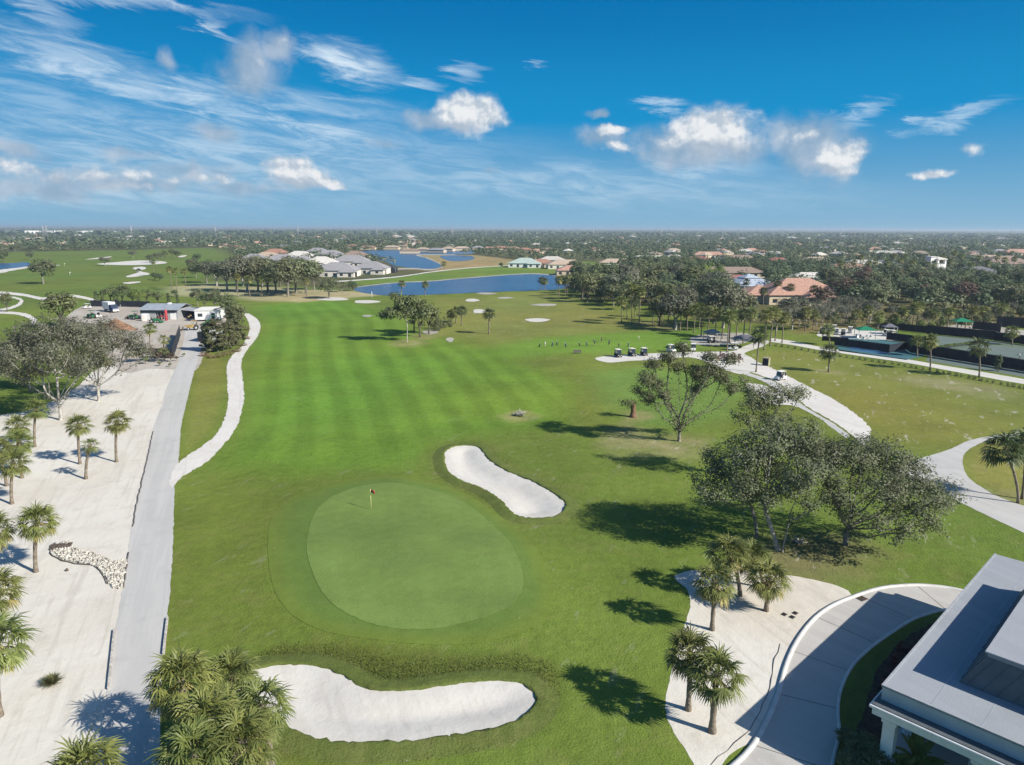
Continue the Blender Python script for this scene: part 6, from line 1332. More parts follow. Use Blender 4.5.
for k, (px, py, h) in enumerate(((205, 356, 1.2), (212, 358, 1.0), (220, 357, 1.2), (228, 355, 1.1), (236, 352, 1.2), (243, 346, 1.0), (246, 339, 1.1), (247, 330, 1.0))):
    tree('tan', *P(px, py), h * .9, ordn(k) + ' rusty tan low shrub from the road end at the foot of the hedge trees', 'rusty shrubs under the hedge trees', 'shrub', 'shrub', 2.2)
for k, (px, py, h, kd) in enumerate(((152, 361, 3.2, 'rust'), (158, 362, 2.8, 'rust'), (165, 361, 3.4, 'olive'), (171, 362, 2.4, 'rust'), (177, 361, 1.2, 'rust'), (146, 364, 2.0, 'olive'), (140, 362, 4.0, 'olive'), (184, 357, 1.0, 'lime'), (160, 366, 1.2, 'olive'), (170, 367, 1.0, 'olive'))):
    tree(kd, *P(px, py), h, ordn(k) + ' shrub in the tangled clump at the yard gate', 'shrubs at the yard gate', 'shrub', 'shrub', 1.1)
palm_px(150, 347, 150, 328, 'slim fan palm standing in the yard before the shed', None, .95, kind=PCm, r=.14); palm_px(164, 360, 164, 339, 'thin fan palm among the shrubs at the yard gate', None, .8, kind=PCs, r=.12)
OR = 'row of oaks on waste sand behind the fairway'
for k, (px, py, tp, kd, w_) in enumerate(((207, 283, 259, 'oak', 1), (217, 286, 258, 'grey', 1), (227, 291, 257, 'grey', 1), (237, 292, 256, 'grey', 1), (247, 292, 256, 'grey', 1), (258, 292, 257, 'oak', 1), (268, 292.5, 260, 'olive', .9), (276, 293, 260, 'oak', 1), (288, 296.5, 257, 'oak', .95), (296, 293, 254, 'oak', 1), (306, 294, 256, 'oak', 1.05), (243, 286, 253, 'grey', 1), (262, 286, 254, 'oak', 1), (314, 290, 262, 'oak', .9), (329.5, 298.5, 277, 'oak', 1.25), (353, 291, 280, 'dark', 1.1), (342, 292, 281, 'oak', 1.1), (280, 287, 258, 'dark', 1))):
    T(kd, px, py, tp, ordn(k) + ' oak in the dense row behind the fairway, counted from the yard', OR, w_)
for k, (px, py, tp) in enumerate(((172, 289, 265), (177, 291, 268), (186, 286, 268), (269, 296, 274), (250, 297, 276), (307, 296, 277), (262, 297, 276), (154, 276, 258), (238, 297, 274))):
    palm_px(px, py, px, tp + 3, ordn(k) + ' fan palm along the oak row behind the fairway, counted from the far left', 'fan palms along the oak row', 1.0, kind=PCm, shared=True)
for k, (px, py, tp, w_) in enumerate(((155, 280, 272, 1.3), (160, 281, 273, 1.2), (175, 297, 289, 1), (139, 273, 268, 1.2))): T('dark', px, py, tp, ordn(k) + ' dark rounded bush on the far left green before the oak row', 'dark bushes on the far left green', w_, name='bush', cat='bush')
x, y = P(407, 342)
big_tree('leaning_pine', x, y, [stem((0, 0, -.2), (0, 0, 2), (.3, 0, 4), (.2, .2, 5.6), (-.6, .2, 7))], [(-3.5, 0, 8.4, 2.2, .9), (-5.5, .4, 7.4, 1.7, .7), (-1, 0, 10.6, 2.2, 1.2), (1.6, 0, 11.4, 1.9, 1.2), (3.4, .5, 10.4, 1.8, 1.1), (-2.6, 0, 12.4, 1.4, .9), (5, 0, 8.2, 1.7, 1)], 'tree with bent pale trunk in the clump beside the fairway', 'tree', 'trees of the clump beside the fairway', per=8, leaves=24, lsize=.55, lm='leaf_olive', bm='bark_pale', seed=401, rmax=.32, sig=.5)
for k, (px, py, tp, kd, w_) in enumerate(((420, 337, 298, 'olive', .75), (414, 333, 299, 'olive', .8), (429, 334, 301, 'olive', .8), (435, 329, 314, 'bush', .7), (443, 328, 317, 'bush', .7), (450, 327, 318, 'bush', .6), (437, 331, 320, 'bush', .7))):
    T(kd, px, py, tp, ordn(k) + ' tree or bush of the clump beside the fairway, counted from the bent trunk', 'trees of the clump beside the fairway', w_)
for k, (px, py, tp, lb) in enumerate(((489, 334, 311, 'lone round headed fan palm between fairway clump and small bunkers'), (461.5, 325.5, 308, 'fan palm at the bunker side of the fairway clump'), (456, 323, 309, 'fan palm just behind the end palm of the fairway clump'), (451, 322, 311, 'fan palm tucked into the bushes of the fairway clump'), (401.5, 295, 281, 'fan palm before the near lake, bank side one of two'), (425, 296.5, 282, 'fan palm before the near lake, nearer the bunkers'))):
    palm_px(px, py, px + .3, tp + 2, lb, 'fan palms near the fairway clump', 1.05, kind=PCd if k in (0, 1) else PCm, r=.2)
T('dark', 501, 268, 262, 'small dark tree alone on the strip between the lakes', None, .9)
palm_px(444, 269, 444, 264, 'short palm alone by the path between the lakes', None, 1.3, kind=PCm, shared=True)
CPG = 'fan palms of the grove beyond the practice lawn'
pl = [(541, 290, 276), (545, 291, 277), (559, 297, 276), (565, 296, 277), (574, 292, 274), (580, 293, 277), (586, 295, 280), (590, 298, 281), (598, 297, 280), (606, 297, 279), (612, 296.5, 282), (621.5, 322, 298), (627, 319, 300), (631.5, 325, 284), (639, 326, 287), (635, 317, 298), (653, 324, 300), (658, 321, 296), (662, 325, 297), (668, 323, 299), (674, 327, 302), (680, 331, 304), (687, 331, 306), (694, 333, 305), (701, 336, 309), (708, 331, 306), (715, 337, 308), (722, 339, 311), (729, 342, 312), (736, 339, 309), (743, 343, 310), (727, 352, 312), (749, 337, 308), (756, 372, 332), (764, 350, 311), (770, 346, 309), (775, 341, 312), (782, 343, 314), (699, 329, 302), (686, 324, 299)]
for k, (px, py, tp) in enumerate(pl):
    palm_px(px, py, px + rnd.uniform(-1.5, 1.5), tp + 4, ordn(k % 40) + ' fan palm of the grove beyond the practice lawn, counted from the lake', CPG, 1.15, kind=PCm if k % 3 else PCd, shared=True)
LP = 'fan palms on the lawn before the tennis path'
palm_px(828.5, 372, 829.5, 351, 'dark headed fan palm in a sand ring nearest the cart path on the tennis lawn', LP, 1.1, kind=PCd); palm_px(829.5, 345, 828, 329, 'fan palm rising directly behind the dark headed one by the cart row', LP, 1.1, kind=PCm)
palm_px(930, 370, 930, 340, 'fan palm in front of the green court hedge', LP, 1.1, kind=PCm); palm_px(979, 377, 979, 346, 'full headed fan palm before the long dark fence', LP, 1.25, kind=PCd)
palm_px(917, 356, 917, 340, 'short fan palm between the blue and green courts', LP, .95, kind=PCm); palm_px(1012, 345, 1012, 331, 'fan palm behind the far fence at the picture edge', LP, 1.1, kind=PCm)
for k, (px, py, tp) in enumerate(((877, 329, 312), (892, 328, 315), (912, 329, 302), (916, 328, 304), (932, 329, 311), (855, 326, 312), (805, 331, 308), (813, 330, 310), (947, 327, 307), (971, 322, 306), (1001, 322, 305), (981, 322, 308), (867, 325, 308), (900, 326, 308))):
    palm_px(px, py, px, tp + 3, ordn(k) + ' fan palm in the planted belt behind the courts, counted as set out', 'fan palms behind the courts', 1.1, kind=PCm, shared=True)
for k, (px, py, h, kd) in enumerate(((878, 330, 4.5, 'lime'), (897, 330, 4.2, 'lime'), (921, 331, 3.6, 'lime'), (931, 331, 3.4, 'lime'), (943, 328, 3, 'lime'), (986, 325, 4, 'olive'), (976, 325, 4, 'olive'), (966, 324, 3.4, 'olive'), (1010, 324, 4, 'olive'), (889, 331, 3, 'olive'))):
    tree(kd, *P(px, py), h, ordn(k) + ' yellow green shrub from the canopy side in the belt behind the courts', 'bright shrubs behind the courts', 'shrub', 'shrub', .8)

# ------------------------------------------------------------------ houses
def house_meshes(w_, d_, h_, rise, ov=.6):
    m = MB(); m.box(-w_ / 2, w_ / 2, -d_ / 2, d_ / 2, -.1, h_); wl = m
    W2, D2 = w_ / 2 + ov, d_ / 2 + ov; rl = max(W2 - D2, .3); m = MB()
    m.add([(-W2, -D2, h_ - .05), (W2, -D2, h_ - .05), (W2, D2, h_ - .05), (-W2, D2, h_ - .05), (-rl, 0, h_ + rise), (rl, 0, h_ + rise)], [[3, 2, 1, 0], [0, 1, 5, 4], [1, 2, 5], [2, 3, 4, 5], [3, 0, 4]]); return wl, m
HG = 'houses of the neighbourhood beyond the golf course'
HOUSES = []
def house(px, py, w_, d_, rz, roof, label, wallm='offwhite', wings=(), h_=3.2, rise=None, windows=True, garage=True, clr=10):
    x, y = P(px, py); r = empty('house', x, y, 0, R_(rz), label, 'house', HG); HOUSES.append((x, y, w_, d_, clr))
    rise = rise or d_ * .2
    for q, (ox, oy, ww, dd, hh, rs) in enumerate([(0, 0, w_, d_, h_, rise)] + list(wings)):
        a, b_ = house_meshes(ww, dd, hh, rs)
        for mm in (a, b_): mm.v = [(v[0] + ox, v[1] + oy, v[2] + .002 * q) for v in mm.v]
        a.build('wall', M[wallm], r); b_.build('roof', M[roof], r)
        if windows:
            n = max(1, int(ww / 4.5))
            for k in range(n):
                wx = ox + (k + .5) / n * ww - ww / 2; f = -1
                m = MB(); m.box(wx - .9, wx + .9, oy - dd / 2 - .06, oy - dd / 2 - .003, .3 if k % 2 else .9, 2.4); m.build('window', M['glass'], r)
    if garage: m = MB(); m.box(w_ / 2 + .003, w_ / 2 + .06, -2.4, 2.4, 0, 2.3); m.build('garage_door', M['white'], r)
    return r
house(796, 302, 33, 23, 3, 'coral_tile', 'large house with a broad coral hipped roof behind the palm grove', 'cream', [(-15, 4, 17, 18, 3.4, 3.6), (14, 6, 22, 17, 3.4, 3.2), (3, -11, 13, 11, 3.5, 2.6)], 4.0, 6.2, clr=110)
house(748, 290, 18, 17, 10, 'blue_tile', 'house with a pale blue pyramid roof in front of the trees', 'white', [(0, 0, 8, 8, 6.4, 1.8), (0, -10, 17, 4, 3.0, 1.0)], 4.0, 3.8, clr=90)
house(738, 285.5, 24, 12, -6, 'red_tile', 'house with a rose red roof beside the blue roofed one', 'pink', [(-8, -5, 9, 9, 3, 2)], 3.2, 2.6, clr=22)
house(730, 277, 42, 16, 0, 'brown_tile', 'long brown roofed house above the red roofed one', 'cream', [(-14, -6, 14, 12, 3.2, 2.4)], 3.2, 3.4, clr=25)
GV = [(338, 276, 26, 18, 0, 'grey_tile', 'pale walled villa with grey roof nearest the near lake'), (372, 273.5, 22, 16, -5, 'grey_tile', 'grey roofed villa at the lake end beside the dark pool cage'), (322, 271, 24, 17, 5, 'pale_tile', 'pale roofed villa second from the lake in the grey roofed cluster'), (352, 266, 30, 18, 0, 'grey_tile', 'grey roofed villa in the middle of the cluster by the lakes'), (330, 262.5, 30, 18, 4, 'grey_tile', 'grey roofed villa behind the middle one in the cluster'), (356, 260, 26, 18, 0, 'brown_tile', 'brown grey roofed villa at the back of the lakeside cluster'),
      (300, 270, 26, 17, 8, 'grey_tile', 'grey roofed villa half behind the oak row'), (283, 268.5, 28, 18, 4, 'grey_tile', 'wide grey villa behind the oak row, centre one'), (268, 265, 26, 17, 0, 'tan_tile', 'tan roofed villa behind the oak row'), (255, 267.5, 24, 17, 0, 'grey_tile', 'grey villa at the yard side behind the oak row'), (300, 263.5, 26, 17, 0, 'pale_tile', 'pale villa beside the turquoise screened pool'), (276, 260, 26, 16, 0, 'terracotta', 'orange tan villa furthest behind the oak row'), (318, 259, 26, 17, 0, 'grey_tile', 'grey villa at the rear of the lakeside cluster before the lawn')]
for (px, py, w_, d_, rz, rf, lb) in GV: house(px, py - (3.5 if px < 335 else 0), w_, d_, rz, rf, lb, 'offwhite', [(w_ * .3, -d_ * .45, w_ * .4, d_ * .5, 3.1, d_ * .12), (-w_ * .32, d_ * .2, w_ * .35, d_ * .8, 3.2, d_ * .14)], 4.0, d_ * .27)
r = empty('pool_cage', *P(388, 272.5), 0, 0, 'dark screened pool cage at the lake edge of the villa', 'pool cage')
m = MB(); m.prism([(-6, -5), (6, -5), (6, 5), (-6, 5)], 0, 3.0); m.add([(-6, -5, 3.003), (6, -5, 3.003), (6, 5, 3.003), (-6, 5, 3.003), (-3, -2, 5), (3, -2, 5), (3, 2, 5), (-3, 2, 5)], [[0, 1, 5, 4], [1, 2, 6, 5], [2, 3, 7, 6], [3, 0, 4, 7], [4, 5, 6, 7]]); m.build('mesh_screen', M['screen'], r)
m = MB()
for x in (-6, -2, 2, 6): m.tube([(x, -5.05, 0), (x, -5.05, 3.05), (x * .5, -2, 5.05)], .1, 4)
m.build('frame', M['metal'], r)
# white tower building
r = empty('tower_building', *P(935, 276), 0, R_(20), 'white stucco building with an open square belvedere tower among palms', 'building'); HOUSES.append((*P(935, 276), 26, 16, 10)); tx, ty = 0, 0
m = MB(); m.box(-4, 4, -4, 4, 0, 8.2); m.box(-4, -2.6, -4, -2.6, 8.203, 11); m.box(2.6, 4, -4, -2.6, 8.203, 11); m.box(-4, -2.6, 2.6, 4, 8.203, 11); m.box(2.6, 4, 2.6, 4, 8.203, 11); m.build('tower', M['white'], r)
m = MB(); m.box(-4.5, 4.5, -4.5, 4.5, 11.003, 11.5); m.add([(-4.5, -4.5, 11.503), (4.5, -4.5, 11.503), (4.5, 4.5, 11.503), (-4.5, 4.5, 11.503), (0, 0, 13)], [[0, 1, 4], [1, 2, 4], [2, 3, 4], [3, 0, 4]]); m.build('tower_roof', M['pale_tile'], r)
m = MB(); m.box(-8, -4.003, -2, 2, 0, 12.6); m.box(-8.4, -3.7, -2.4, 2.4, 12.603, 13.1); m.build('stair_block', M['white'], r)
m = MB(); m.box(-1.2, 1.2, -4.06, -4.003, 3, 6); m.build('window', M['glass'], r)
house(972, 281, 34, 22, 10, 'dark_tile', 'wide dark grey roofed house beside the white tower building', 'offwhite', [(-18, 2, 18, 14, 3.2, 2.6)], 3.6, 5.2)
house(1002, 268, 40, 26, 0, 'brown_tile', 'big grey brown roofed house at the picture edge beyond the palms', 'cream', [(16, -6, 20, 14, 3.4, 3)], 3.8, 6)
house(1018, 256, 44, 20, 0, 'coral_tile', 'coral roofed house at the right picture edge far back', 'cream', (), 4, 4.4)
H2 = [(603.5, 274, 24, 16, 5, 'seafoam_tile', 'house with a pale sea green roof beyond the grove trees'), (574, 275, 24, 14, 0, 'coral_tile', 'salmon roofed house beyond the near lake trees'), (525, 267, 26, 18, -4, 'seafoam_tile', 'pale green roofed house on the strip beyond the lake'),
      (566, 268.5, 30, 16, 4, 'tan_tile', 'tan roofed house just above the salmon roofed one'), (552, 263.5, 24, 14, 0, 'white_tile', 'white roofed house above the lake trees'), (541, 267, 22, 14, 0, 'terracotta', 'orange roofed house between lake and tan roof'), (650, 263, 40, 16, 0, 'pale_tile', 'long pale roofed house above the bright lawn gap'),
      (617, 266.5, 30, 14, 0, 'tan_tile', 'low tan house with dark roof shade beyond the grove'), (697, 264, 26, 15, 0, 'red_tile', 'rosy roofed house between the rust tree and brown roof'), (708, 258, 36, 16, 0, 'coral_tile', 'coral roofed house above the rosy roofed one'), (674, 261, 20, 13, 0, 'white_tile', 'small white roofed house in the far trees above the grove'),
      (777, 265, 22, 14, 0, 'red_tile', 'pink red roofed house far behind the coral one'), (738, 262, 34, 15, 0, 'brown_tile', 'brown roofed house in the trees above the blue roof'), (846, 273, 30, 16, 0, 'coral_tile', 'flat looking coral roofed house in the trees above the cart row'), (862, 268.5, 34, 16, 0, 'pale_tile', 'pale roofed house behind the trees above the blue court'), (883, 268, 22, 14, 0, 'dark_tile', 'grey roofed house with white walls left of the tower building'), (913, 277, 26, 14, 0, 'coral_tile', 'coral roofed house in front of the tower building'),
      (815, 264, 26, 14, 0, 'tan_tile', 'tan roofed house in the trees above the woods'), (808, 283, 22, 13, 0, 'pale_tile', 'pale roof just behind the big coral house'), (632, 276, 20, 13, 0, 'tan_tile', 'tan roofed house half hidden by the grove crowns'), (990, 262, 30, 16, 0, 'tan_tile', 'tan roofed house left of the grey brown one')]
M['white_tile'] = mat('white_tile', (0.47, 0.44, 0.39), 0.8, 0.1, 1.2)
for (px, py, w_, d_, rz, rf, lb) in H2: house(px, py, w_, d_, rz, rf, lb, rnd.choice(('offwhite', 'cream', 'white')), [(w_ * .3, -d_ * .4, w_ * .4, d_ * .6, 3.2, d_ * .13)], 3.4, d_ * .22, windows=True)
H3 = [(410, 252.2, 'brown_tile'), (423, 250.6, 'tan_tile'), (437, 251.3, 'grey_tile'), (448, 250, 'tan_tile'), (462, 249.5, 'tan_tile'), (478, 249, 'grey_tile'), (490, 249.8, 'coral_tile'), (500, 249, 'terracotta'), (512, 249.6, 'coral_tile'), (525, 251, 'terracotta'), (536, 252.5, 'coral_tile'), (548, 251, 'brown_tile'), (353, 247, 'terracotta'), (368, 248.5, 'coral_tile'), (380, 247, 'terracotta'), (392, 248.4, 'tan_tile'), (402, 247.6, 'brown_tile'), (238, 248.5, 'terracotta'), (226, 246.5, 'coral_tile'), (265, 248, 'brown_tile'), (284, 247.5, 'grey_tile')]
for k, (px, py, rf) in enumerate(H3): house(px, py + 1, rnd.uniform(17, 25), 12, rnd.uniform(-15, 15), rf, ordn(k) + ' shoreline house counted along the far bank of the far lake', 'cream', (), 3.2, 2.6, windows=False, garage=False)
# far houses: one of each roof colour with parts, the rest are copies
def hcopy(src, x, y, rz, s, lb): c = copy_tree(src); c.location = (x, y, 0); c.rotation_euler = (0, 0, rz); c.scale = (s, s, s); c['label'] = lb; return c
far_src = {}
FH = 'far houses between the trees towards the horizon'
def far_house(px, py, s=1.0):
    rf = rnd.choice(('coral_tile', 'terracotta', 'tan_tile', 'pale_tile', 'white_tile', 'white_tile', 'grey_tile', 'pale_tile', 'tan_tile'))
    lb = {'coral_tile': 'far coral roofed house among the treetops towards the horizon', 'terracotta': 'far orange roofed house among the treetops towards the horizon', 'tan_tile': 'far tan roofed house among the treetops towards the horizon', 'pale_tile': 'far pale grey roofed house among the treetops towards the horizon', 'white_tile': 'far white roofed house among the treetops towards the horizon', 'grey_tile': 'far grey roofed house among the treetops towards the horizon'}[rf]
    x, y = P(px, py); HOUSES.append((x, y, 20 * s, 12 * s, 10))
    if rf not in far_src:
        r = house(px, py, 20, 12, 0, rf, lb, 'cream', (), 3.4, 2.8, windows=False, garage=False); HOUSES.pop(); r['group'] = FH; far_src[rf] = r; r.rotation_euler = (0, 0, rnd.uniform(0, 3.1)); r.scale = (s, s, s)
    else: hcopy(far_src[rf], x, y, rnd.uniform(0, 3.1), s, lb)
fr = random.Random(77)
for k in range(220):
    py = 236.5 + 22 * fr.random() ** 1.25; px = fr.uniform(395, 1040) if k % 4 else fr.uniform(-10, 420)
    if px < 420 and py > 247: py = fr.uniform(237, 246)
    if 300 < px < 560 and py > 247: continue
    far_house(px, py, fr.uniform(.75, 1.1) if py > 241 else fr.uniform(1.0, 1.6))
for k in range(14):
    px = (22, 35, 52, 60, 78, 88, 104, 113, 60, 150, 163, 30, 95, 8)[k]; py = 233.6 + .5 * (k % 3); x, y = P(px, py)
    r = empty('warehouse', x, y, 0, .1 * k, ordn(k) + ' pale far block counted along the hazy horizon at the left', 'building', 'pale far blocks at the hazy horizon'); w_ = fr.uniform(14, 34)
    m = MB(); m.box(-w_, w_, -15, 15, 0, 10 + 3 * (k % 3)); m.build('wall', M['white'], r); m = MB(); m.box(-w_ - 1, w_ + 1, -16, 16, 10.003 + 3 * (k % 3), 11 + 3 * (k % 3)); m.build('roof', M['fascia'], r)
# power line pylons
def pylon():
    r = empty('power_pylon', 0, 0, 0, 0, '', 'pylon', 'power pylons along the horizon'); m = MB(); hh = 34
    for sx in (-1, 1):
        for sy in (-1, 1): m.tube([(sx * 3.2, sy * 3.2, 0), (sx * 1.2, sy * 1.2, 20), (sx * .5, sy * .5, hh)], .38, 4)
    m.build('mast', M['metal'], r); m = MB()
    for z_ in (4, 9, 14, 19, 24, 29): k_ = 3.2 - z_ * .1 if z_ < 20 else 1.2 - (z_ - 20) * .05; m.tube([(-k_, -k_, z_), (k_, -k_, z_ + 3)], .16, 4); m.tube([(k_, -k_, z_), (-k_, -k_, z_ + 3)], .16, 4)
    m.build('bracing', M['metal'], r); m = MB()
    for z_, l in ((22, 7), (27, 6), (32, 5)): m.tube([(-l, 0, z_), (0, 0, z_ + .6), (l, 0, z_)], .26, 4)
    m.build('crossarm', M['metal'], r); return r
p0 = pylon(); ppx = (44, 47, 132, 216, 298, 377, 452, 524, 593, 661, 722, 782, 840)
for k, px in enumerate(ppx):
    o = p0 if k == 0 else copy_tree(p0); x, y = P(px, 239.0 if k < 7 else 238.6); o.location = (x, y, 0); o['label'] = ordn(k) + ' slender pale power pylon from the left along the horizon'; o.rotation_euler = (0, 0, .35)
# ------------------------------------------------------------------ woods and garden trees
OPEN = [L2, L3, LAKE1, LAKE2, PENIN]
LAWNBLK = W_([(-700, 1500), (-600, 330), (0, 300), (160, 300), (345, 293), (480, 289), (535, 291), (560, 300), (612, 308), (640, 326), (690, 339), (790, 348), (800, 331), (850, 326), (1024, 322), (1700, 335), (1900, 1500)])
def blocked(X, Y, own=0.0):
    b_ = np.zeros(X.shape, bool)
    for p in OPEN + [LAWNBLK]: b_ |= sdist(p, X, Y) < 3
    for (hx, hy, ww, dd, clr) in HOUSES:
        r_ = max(ww, dd) * .5 + 2; D_ = math.hypot(hx, hy); ux, uy = hx / D_, hy / D_
        al = (X - hx) * ux + (Y - hy) * uy; ac = np.abs(-(X - hx) * uy + (Y - hy) * ux)
        b_ |= (al > -r_ - clr) & (al < r_ * .7) & (ac < r_ * .85)              # gardens stay open
    return b_
trg = np.random.default_rng(99)
def scatter(poly, n, mind, free=False):
    q = W_(poly); a = np.array(q); out = []
    X = trg.uniform(a[:, 0].min(), a[:, 0].max(), n * 12); Y = trg.uniform(a[:, 1].min(), a[:, 1].max(), n * 12)
    ok = (sdist(q, X, Y) < 0) & (~blocked(X, Y) if not free else True)
    for x, y in zip(X[ok], Y[ok]):
        if all((x - u) ** 2 + (y - v) ** 2 > mind ** 2 for u, v in out): out.append((x, y))
        if len(out) >= n: break
    return out
def wood(poly, n, mind, kinds, h0, h1, label, group, wide=1.0, free=False):
    pts = scatter(poly, n, mind, free); pts.sort(key=lambda p: math.atan2(p[0], p[1]))
    for k, (x, y) in enumerate(pts):
        kd = kinds[trg.integers(len(kinds))]
        if callable(label): lb = label(k, kd)
        else: lb = label
        tree(kd, x, y, trg.uniform(h0, h1), lb, group, wide=wide * trg.uniform(.9, 1.2))
LOOK = {'oak': 'grey green oak', 'grey': 'pale grey leaved tree', 'dark': 'dark green tree', 'olive': 'olive green tree', 'lime': 'yellow green tree', 'rust': 'rusty brown tree', 'bare': 'thin bare looking tree'}
wood([(782, 338), (795, 326), (850, 321), (1024, 314), (1060, 310), (1060, 285), (950, 284), (880, 286), (830, 290), (808, 304), (778, 312)], 78, 7.5, ('dark', 'dark', 'oak', 'oak', 'dark', 'rust'), 9, 13, lambda k, kd: LOOK[kd] + ' in the dense dark wood behind the racket courts', 'trees of the wood behind the courts')
wood([(775, 333), (782, 316), (800, 311), (860, 308), (880, 322), (850, 325), (810, 328)], 40, 4.5, ('bare', 'grey', 'bare'), 5, 7.5, lambda k, kd: ordn(k) + ' thin grey tree along the front of the wood beside the cart row', 'thin trees at the wood edge', free=True)
wood([(600, 312), (640, 322), (690, 335), (770, 338), (778, 310), (735, 296), (690, 287), (640, 282), (590, 284), (560, 292)], 58, 7, ('oak', 'olive', 'dark', 'oak', 'olive', 'grey'), 9, 14.5, lambda k, kd: LOOK[kd] + ' in the tall grove beyond the practice lawn', 'trees of the grove beyond the practice lawn')
wood([(545, 284), (575, 291), (620, 290), (690, 288), (720, 284), (700, 270), (640, 266), (600, 270), (560, 270)], 40, 9, ('oak', 'dark', 'olive', 'dark'), 9, 13, lambda k, kd: LOOK[kd] + ' between the near lake end and the bright lawn gap', 'trees beyond the near lake end')
for k, (px, py, tp, kd, lb) in enumerate(((707, 287, 262, 'lime', 'bright yellow green tree standing out at the top of the grove'), (718, 284, 264, 'lime', 'yellow green tree in front of the brown roofed house'), (677, 271, 259, 'rust', 'rusty red tree above the bright lawn gap'), (822, 312, 285, 'rust', 'bare reddish tree right of the big coral house'), (623, 297, 268, 'grey', 'pale forked oak before the dark grove crowns'), (688, 296, 262, 'olive', 'tall olive crown in the middle of the grove'), (655, 292, 262, 'olive', 'broad olive crown above the grove palms'), (603, 291, 262, 'dark', 'dark broad crown above the lake end palms'))):
    T(kd, px, py, tp, lb, None, 1.05)
for k, (px, py, tp) in enumerate(((776, 303, 284), (790, 304, 286), (809, 303, 288), (745, 297, 282), (763, 305, 290), (812, 306, 289))): palm_px(px, py, px, tp, ordn(k) + ' slim palm in front of the coral roofed house', 'slim palms round the coral house', 1.1, kind=PCd, shared=True)
for k in range(22):
    px = 842 + k * 8 + trg.uniform(-3, 3); py = trg.uniform(272, 282); palm_px(px, py, px, py - trg.uniform(15, 19), ordn(k) + ' tall palm in the line past the tower building, counted from the coral house', 'tall palms round the tower building', 1.3, kind=PCm, shared=True)
wood([(800, 331), (850, 327), (870, 326), (930, 328), (1000, 322), (1060, 318), (1060, 313), (1000, 315), (900, 320), (840, 322), (796, 328)], 60, 4.5, ('bush', 'olive', 'bare', 'bush', 'grey', 'dark'), 3.2, 6, lambda k, kd: ({'bush': 'rounded olive bush', 'olive': 'small olive tree', 'bare': 'thin bare looking tree', 'grey': 'small grey leaved tree', 'dark': 'small dark green tree'}[kd]) + ' along the planted front of the wood behind the courts', 'understorey of the wood behind the courts', .8, free=True)
# left far tree belt
wood([(-20, 256), (0, 252), (60, 249.5), (130, 249), (180, 252), (165, 258), (120, 256), (60, 253), (0, 259)], 30, 13, ('olive', 'dark', 'oak'), 7, 10, lambda k, kd: LOOK[kd] + ' in the belt at the far edge of the left golf holes', 'trees at the far edge of the left golf holes', 1.2)
for k, (px, py, h, kd) in enumerate(((105, 266, 8, 'grey'), (158, 262, 9, 'oak'), (150, 263, 8, 'dark'), (165, 259, 9, 'olive'), (172, 257, 9, 'olive'), (178, 258, 8, 'dark'), (193, 270, 9, 'oak'), (198, 263, 9, 'dark'), (30, 260, 8, 'oak'), (4, 262, 11, 'dark'), (133, 258, 8, 'grey'), (196, 278, 9, 'oak'), (202, 272, 8, 'dark'))):
    tree(kd, *P(px, py), h, ordn(k) + ' scattered tree standing between the far left golf holes', 'scattered trees on the far left holes', wide=1.1)

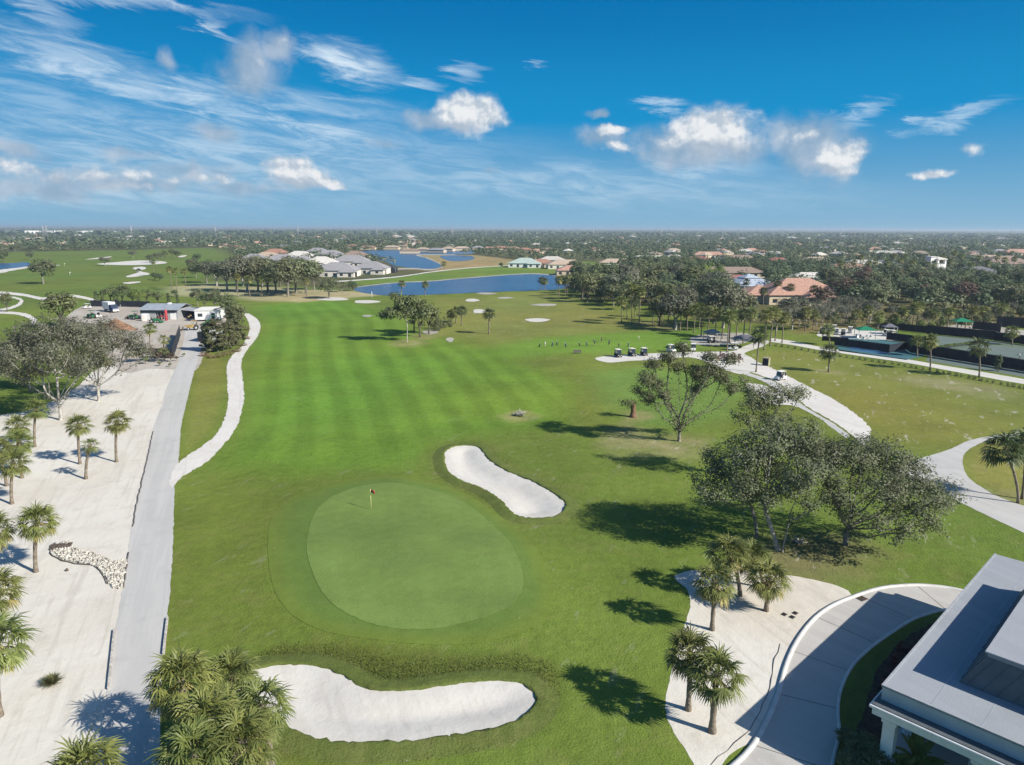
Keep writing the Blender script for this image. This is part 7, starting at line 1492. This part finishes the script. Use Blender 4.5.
# everything further off reads as one mass of treetops
def mass(name, ring, n, hh, rx, quads_, lsize, mt, label, seed, azr=(-44, 44)):
    g = np.random.default_rng(seed); a = R_(1) * g.uniform(azr[0], azr[1], n); d0, d1 = ring; D_ = np.sqrt(g.uniform(d0 ** 2, d1 ** 2, n)); X, Y = D_ * np.sin(a), D_ * np.cos(a)
    ok = ~blocked(X, Y); X, Y = X[ok], Y[ok]; n = len(X); h_ = g.uniform(hh[0], hh[1], n); r_ = g.uniform(rx[0], rx[1], n)
    u = g.normal(size=(n, quads_, 3)); u[..., 2] = np.abs(u[..., 2]) * 1.2 - .3; u /= np.linalg.norm(u, axis=2)[..., None]; u *= g.uniform(.6, 1.05, (n, quads_, 1))
    u *= (1 + .3 * np.sin(3 * np.arctan2(u[..., 1], u[..., 0]) + g.uniform(0, 6, (n, 1))))[..., None]
    U_ = u.reshape(-1, 3) + np.array([0, 0, .2]); C = np.stack([X[:, None] + u[..., 0] * r_[:, None], Y[:, None] + u[..., 1] * r_[:, None], np.clip(h_[:, None] * (.5 + .5 * u[..., 2]), .3, None)], -1).reshape(-1, 3)
    V, Fq = leaf_quads(g, C, np.repeat(r_, quads_)[:, None] * lsize if False else float(np.mean(r_) * lsize), .8, .75, out=U_); V[:, 2] = np.maximum(V[:, 2], .1)
    rv = np.clip(np.repeat(g.random(n), quads_) * .7 + g.random(len(Fq)) * .3, 0, 1)
    o = link_mesh(name, mesh_np(name, V, [Fq], [M[mt]], False, rv)); tag(o, label, 'woods', None, 'stuff')
for q, mt in enumerate(('far_a', 'far_b')):
    M[mt] = leafmat(mt, ((0.044, 0.068, 0.030), (0.066, 0.080, 0.034))[q], ((0.165, 0.205, 0.098), (0.23, 0.24, 0.115))[q], .15, 0)
mass('garden_trees', (300, 640), 900, (6, 10.5), (2.8, 5), 150, .30, 'far_a', 'dark garden trees filling the neighbourhood beyond the woods', 1, (6, 44))
mass('garden_trees', (300, 640), 520, (5, 9), (2.6, 4.6), 130, .30, 'far_b', 'olive garden trees between the neighbourhood houses', 2, (4, 44))
mass('garden_trees', (600, 1300), 2500, (5, 9), (3, 6), 56, .42, 'far_a', 'dark treetops of the neighbourhood in the middle distance', 3)
mass('garden_trees', (600, 1300), 1500, (4, 8), (3, 5.5), 50, .42, 'far_b', 'olive treetops of the neighbourhood in the middle distance', 4)
mass('far_woods', (1250, 3200), 5600, (6, 10), (5, 10), 22, .6, 'far_a', 'far dark treetops towards the horizon', 5)
mass('far_woods', (1250, 3200), 2400, (5, 9), (5, 9), 20, .6, 'far_b', 'far olive treetops towards the horizon', 6)
mass('far_woods', (3000, 12000), 12000, (9, 15), (14, 34), 12, .85, 'far_a', 'dark wooded plain under the hazy horizon', 7)
mass('far_woods', (11000, 25000), 6000, (14, 22), (40, 90), 12, .85, 'far_a', 'last line of woods on the horizon', 8)
# ------------------------------------------------------------------ the air
HZ = bpy.data.materials.new('air'); HZ.use_nodes = True; t = NT(HZ.node_tree); t.n.clear()
pv = t.node('ShaderNodeVolumePrincipled', i_Color=(0.72, 0.84, 0.95, 1), i_Density=1.4e-4, i_Anisotropy=0.2); t.l.new(pv.outputs[0], t.node('ShaderNodeOutputMaterial').inputs['Volume'])
m = MB(); m.box(-27000, 27000, -8500, 27000, -2.5, 46); tag(m.build('haze', HZ, None), 'thin pale air over the whole plain', 'haze', None, 'stuff')
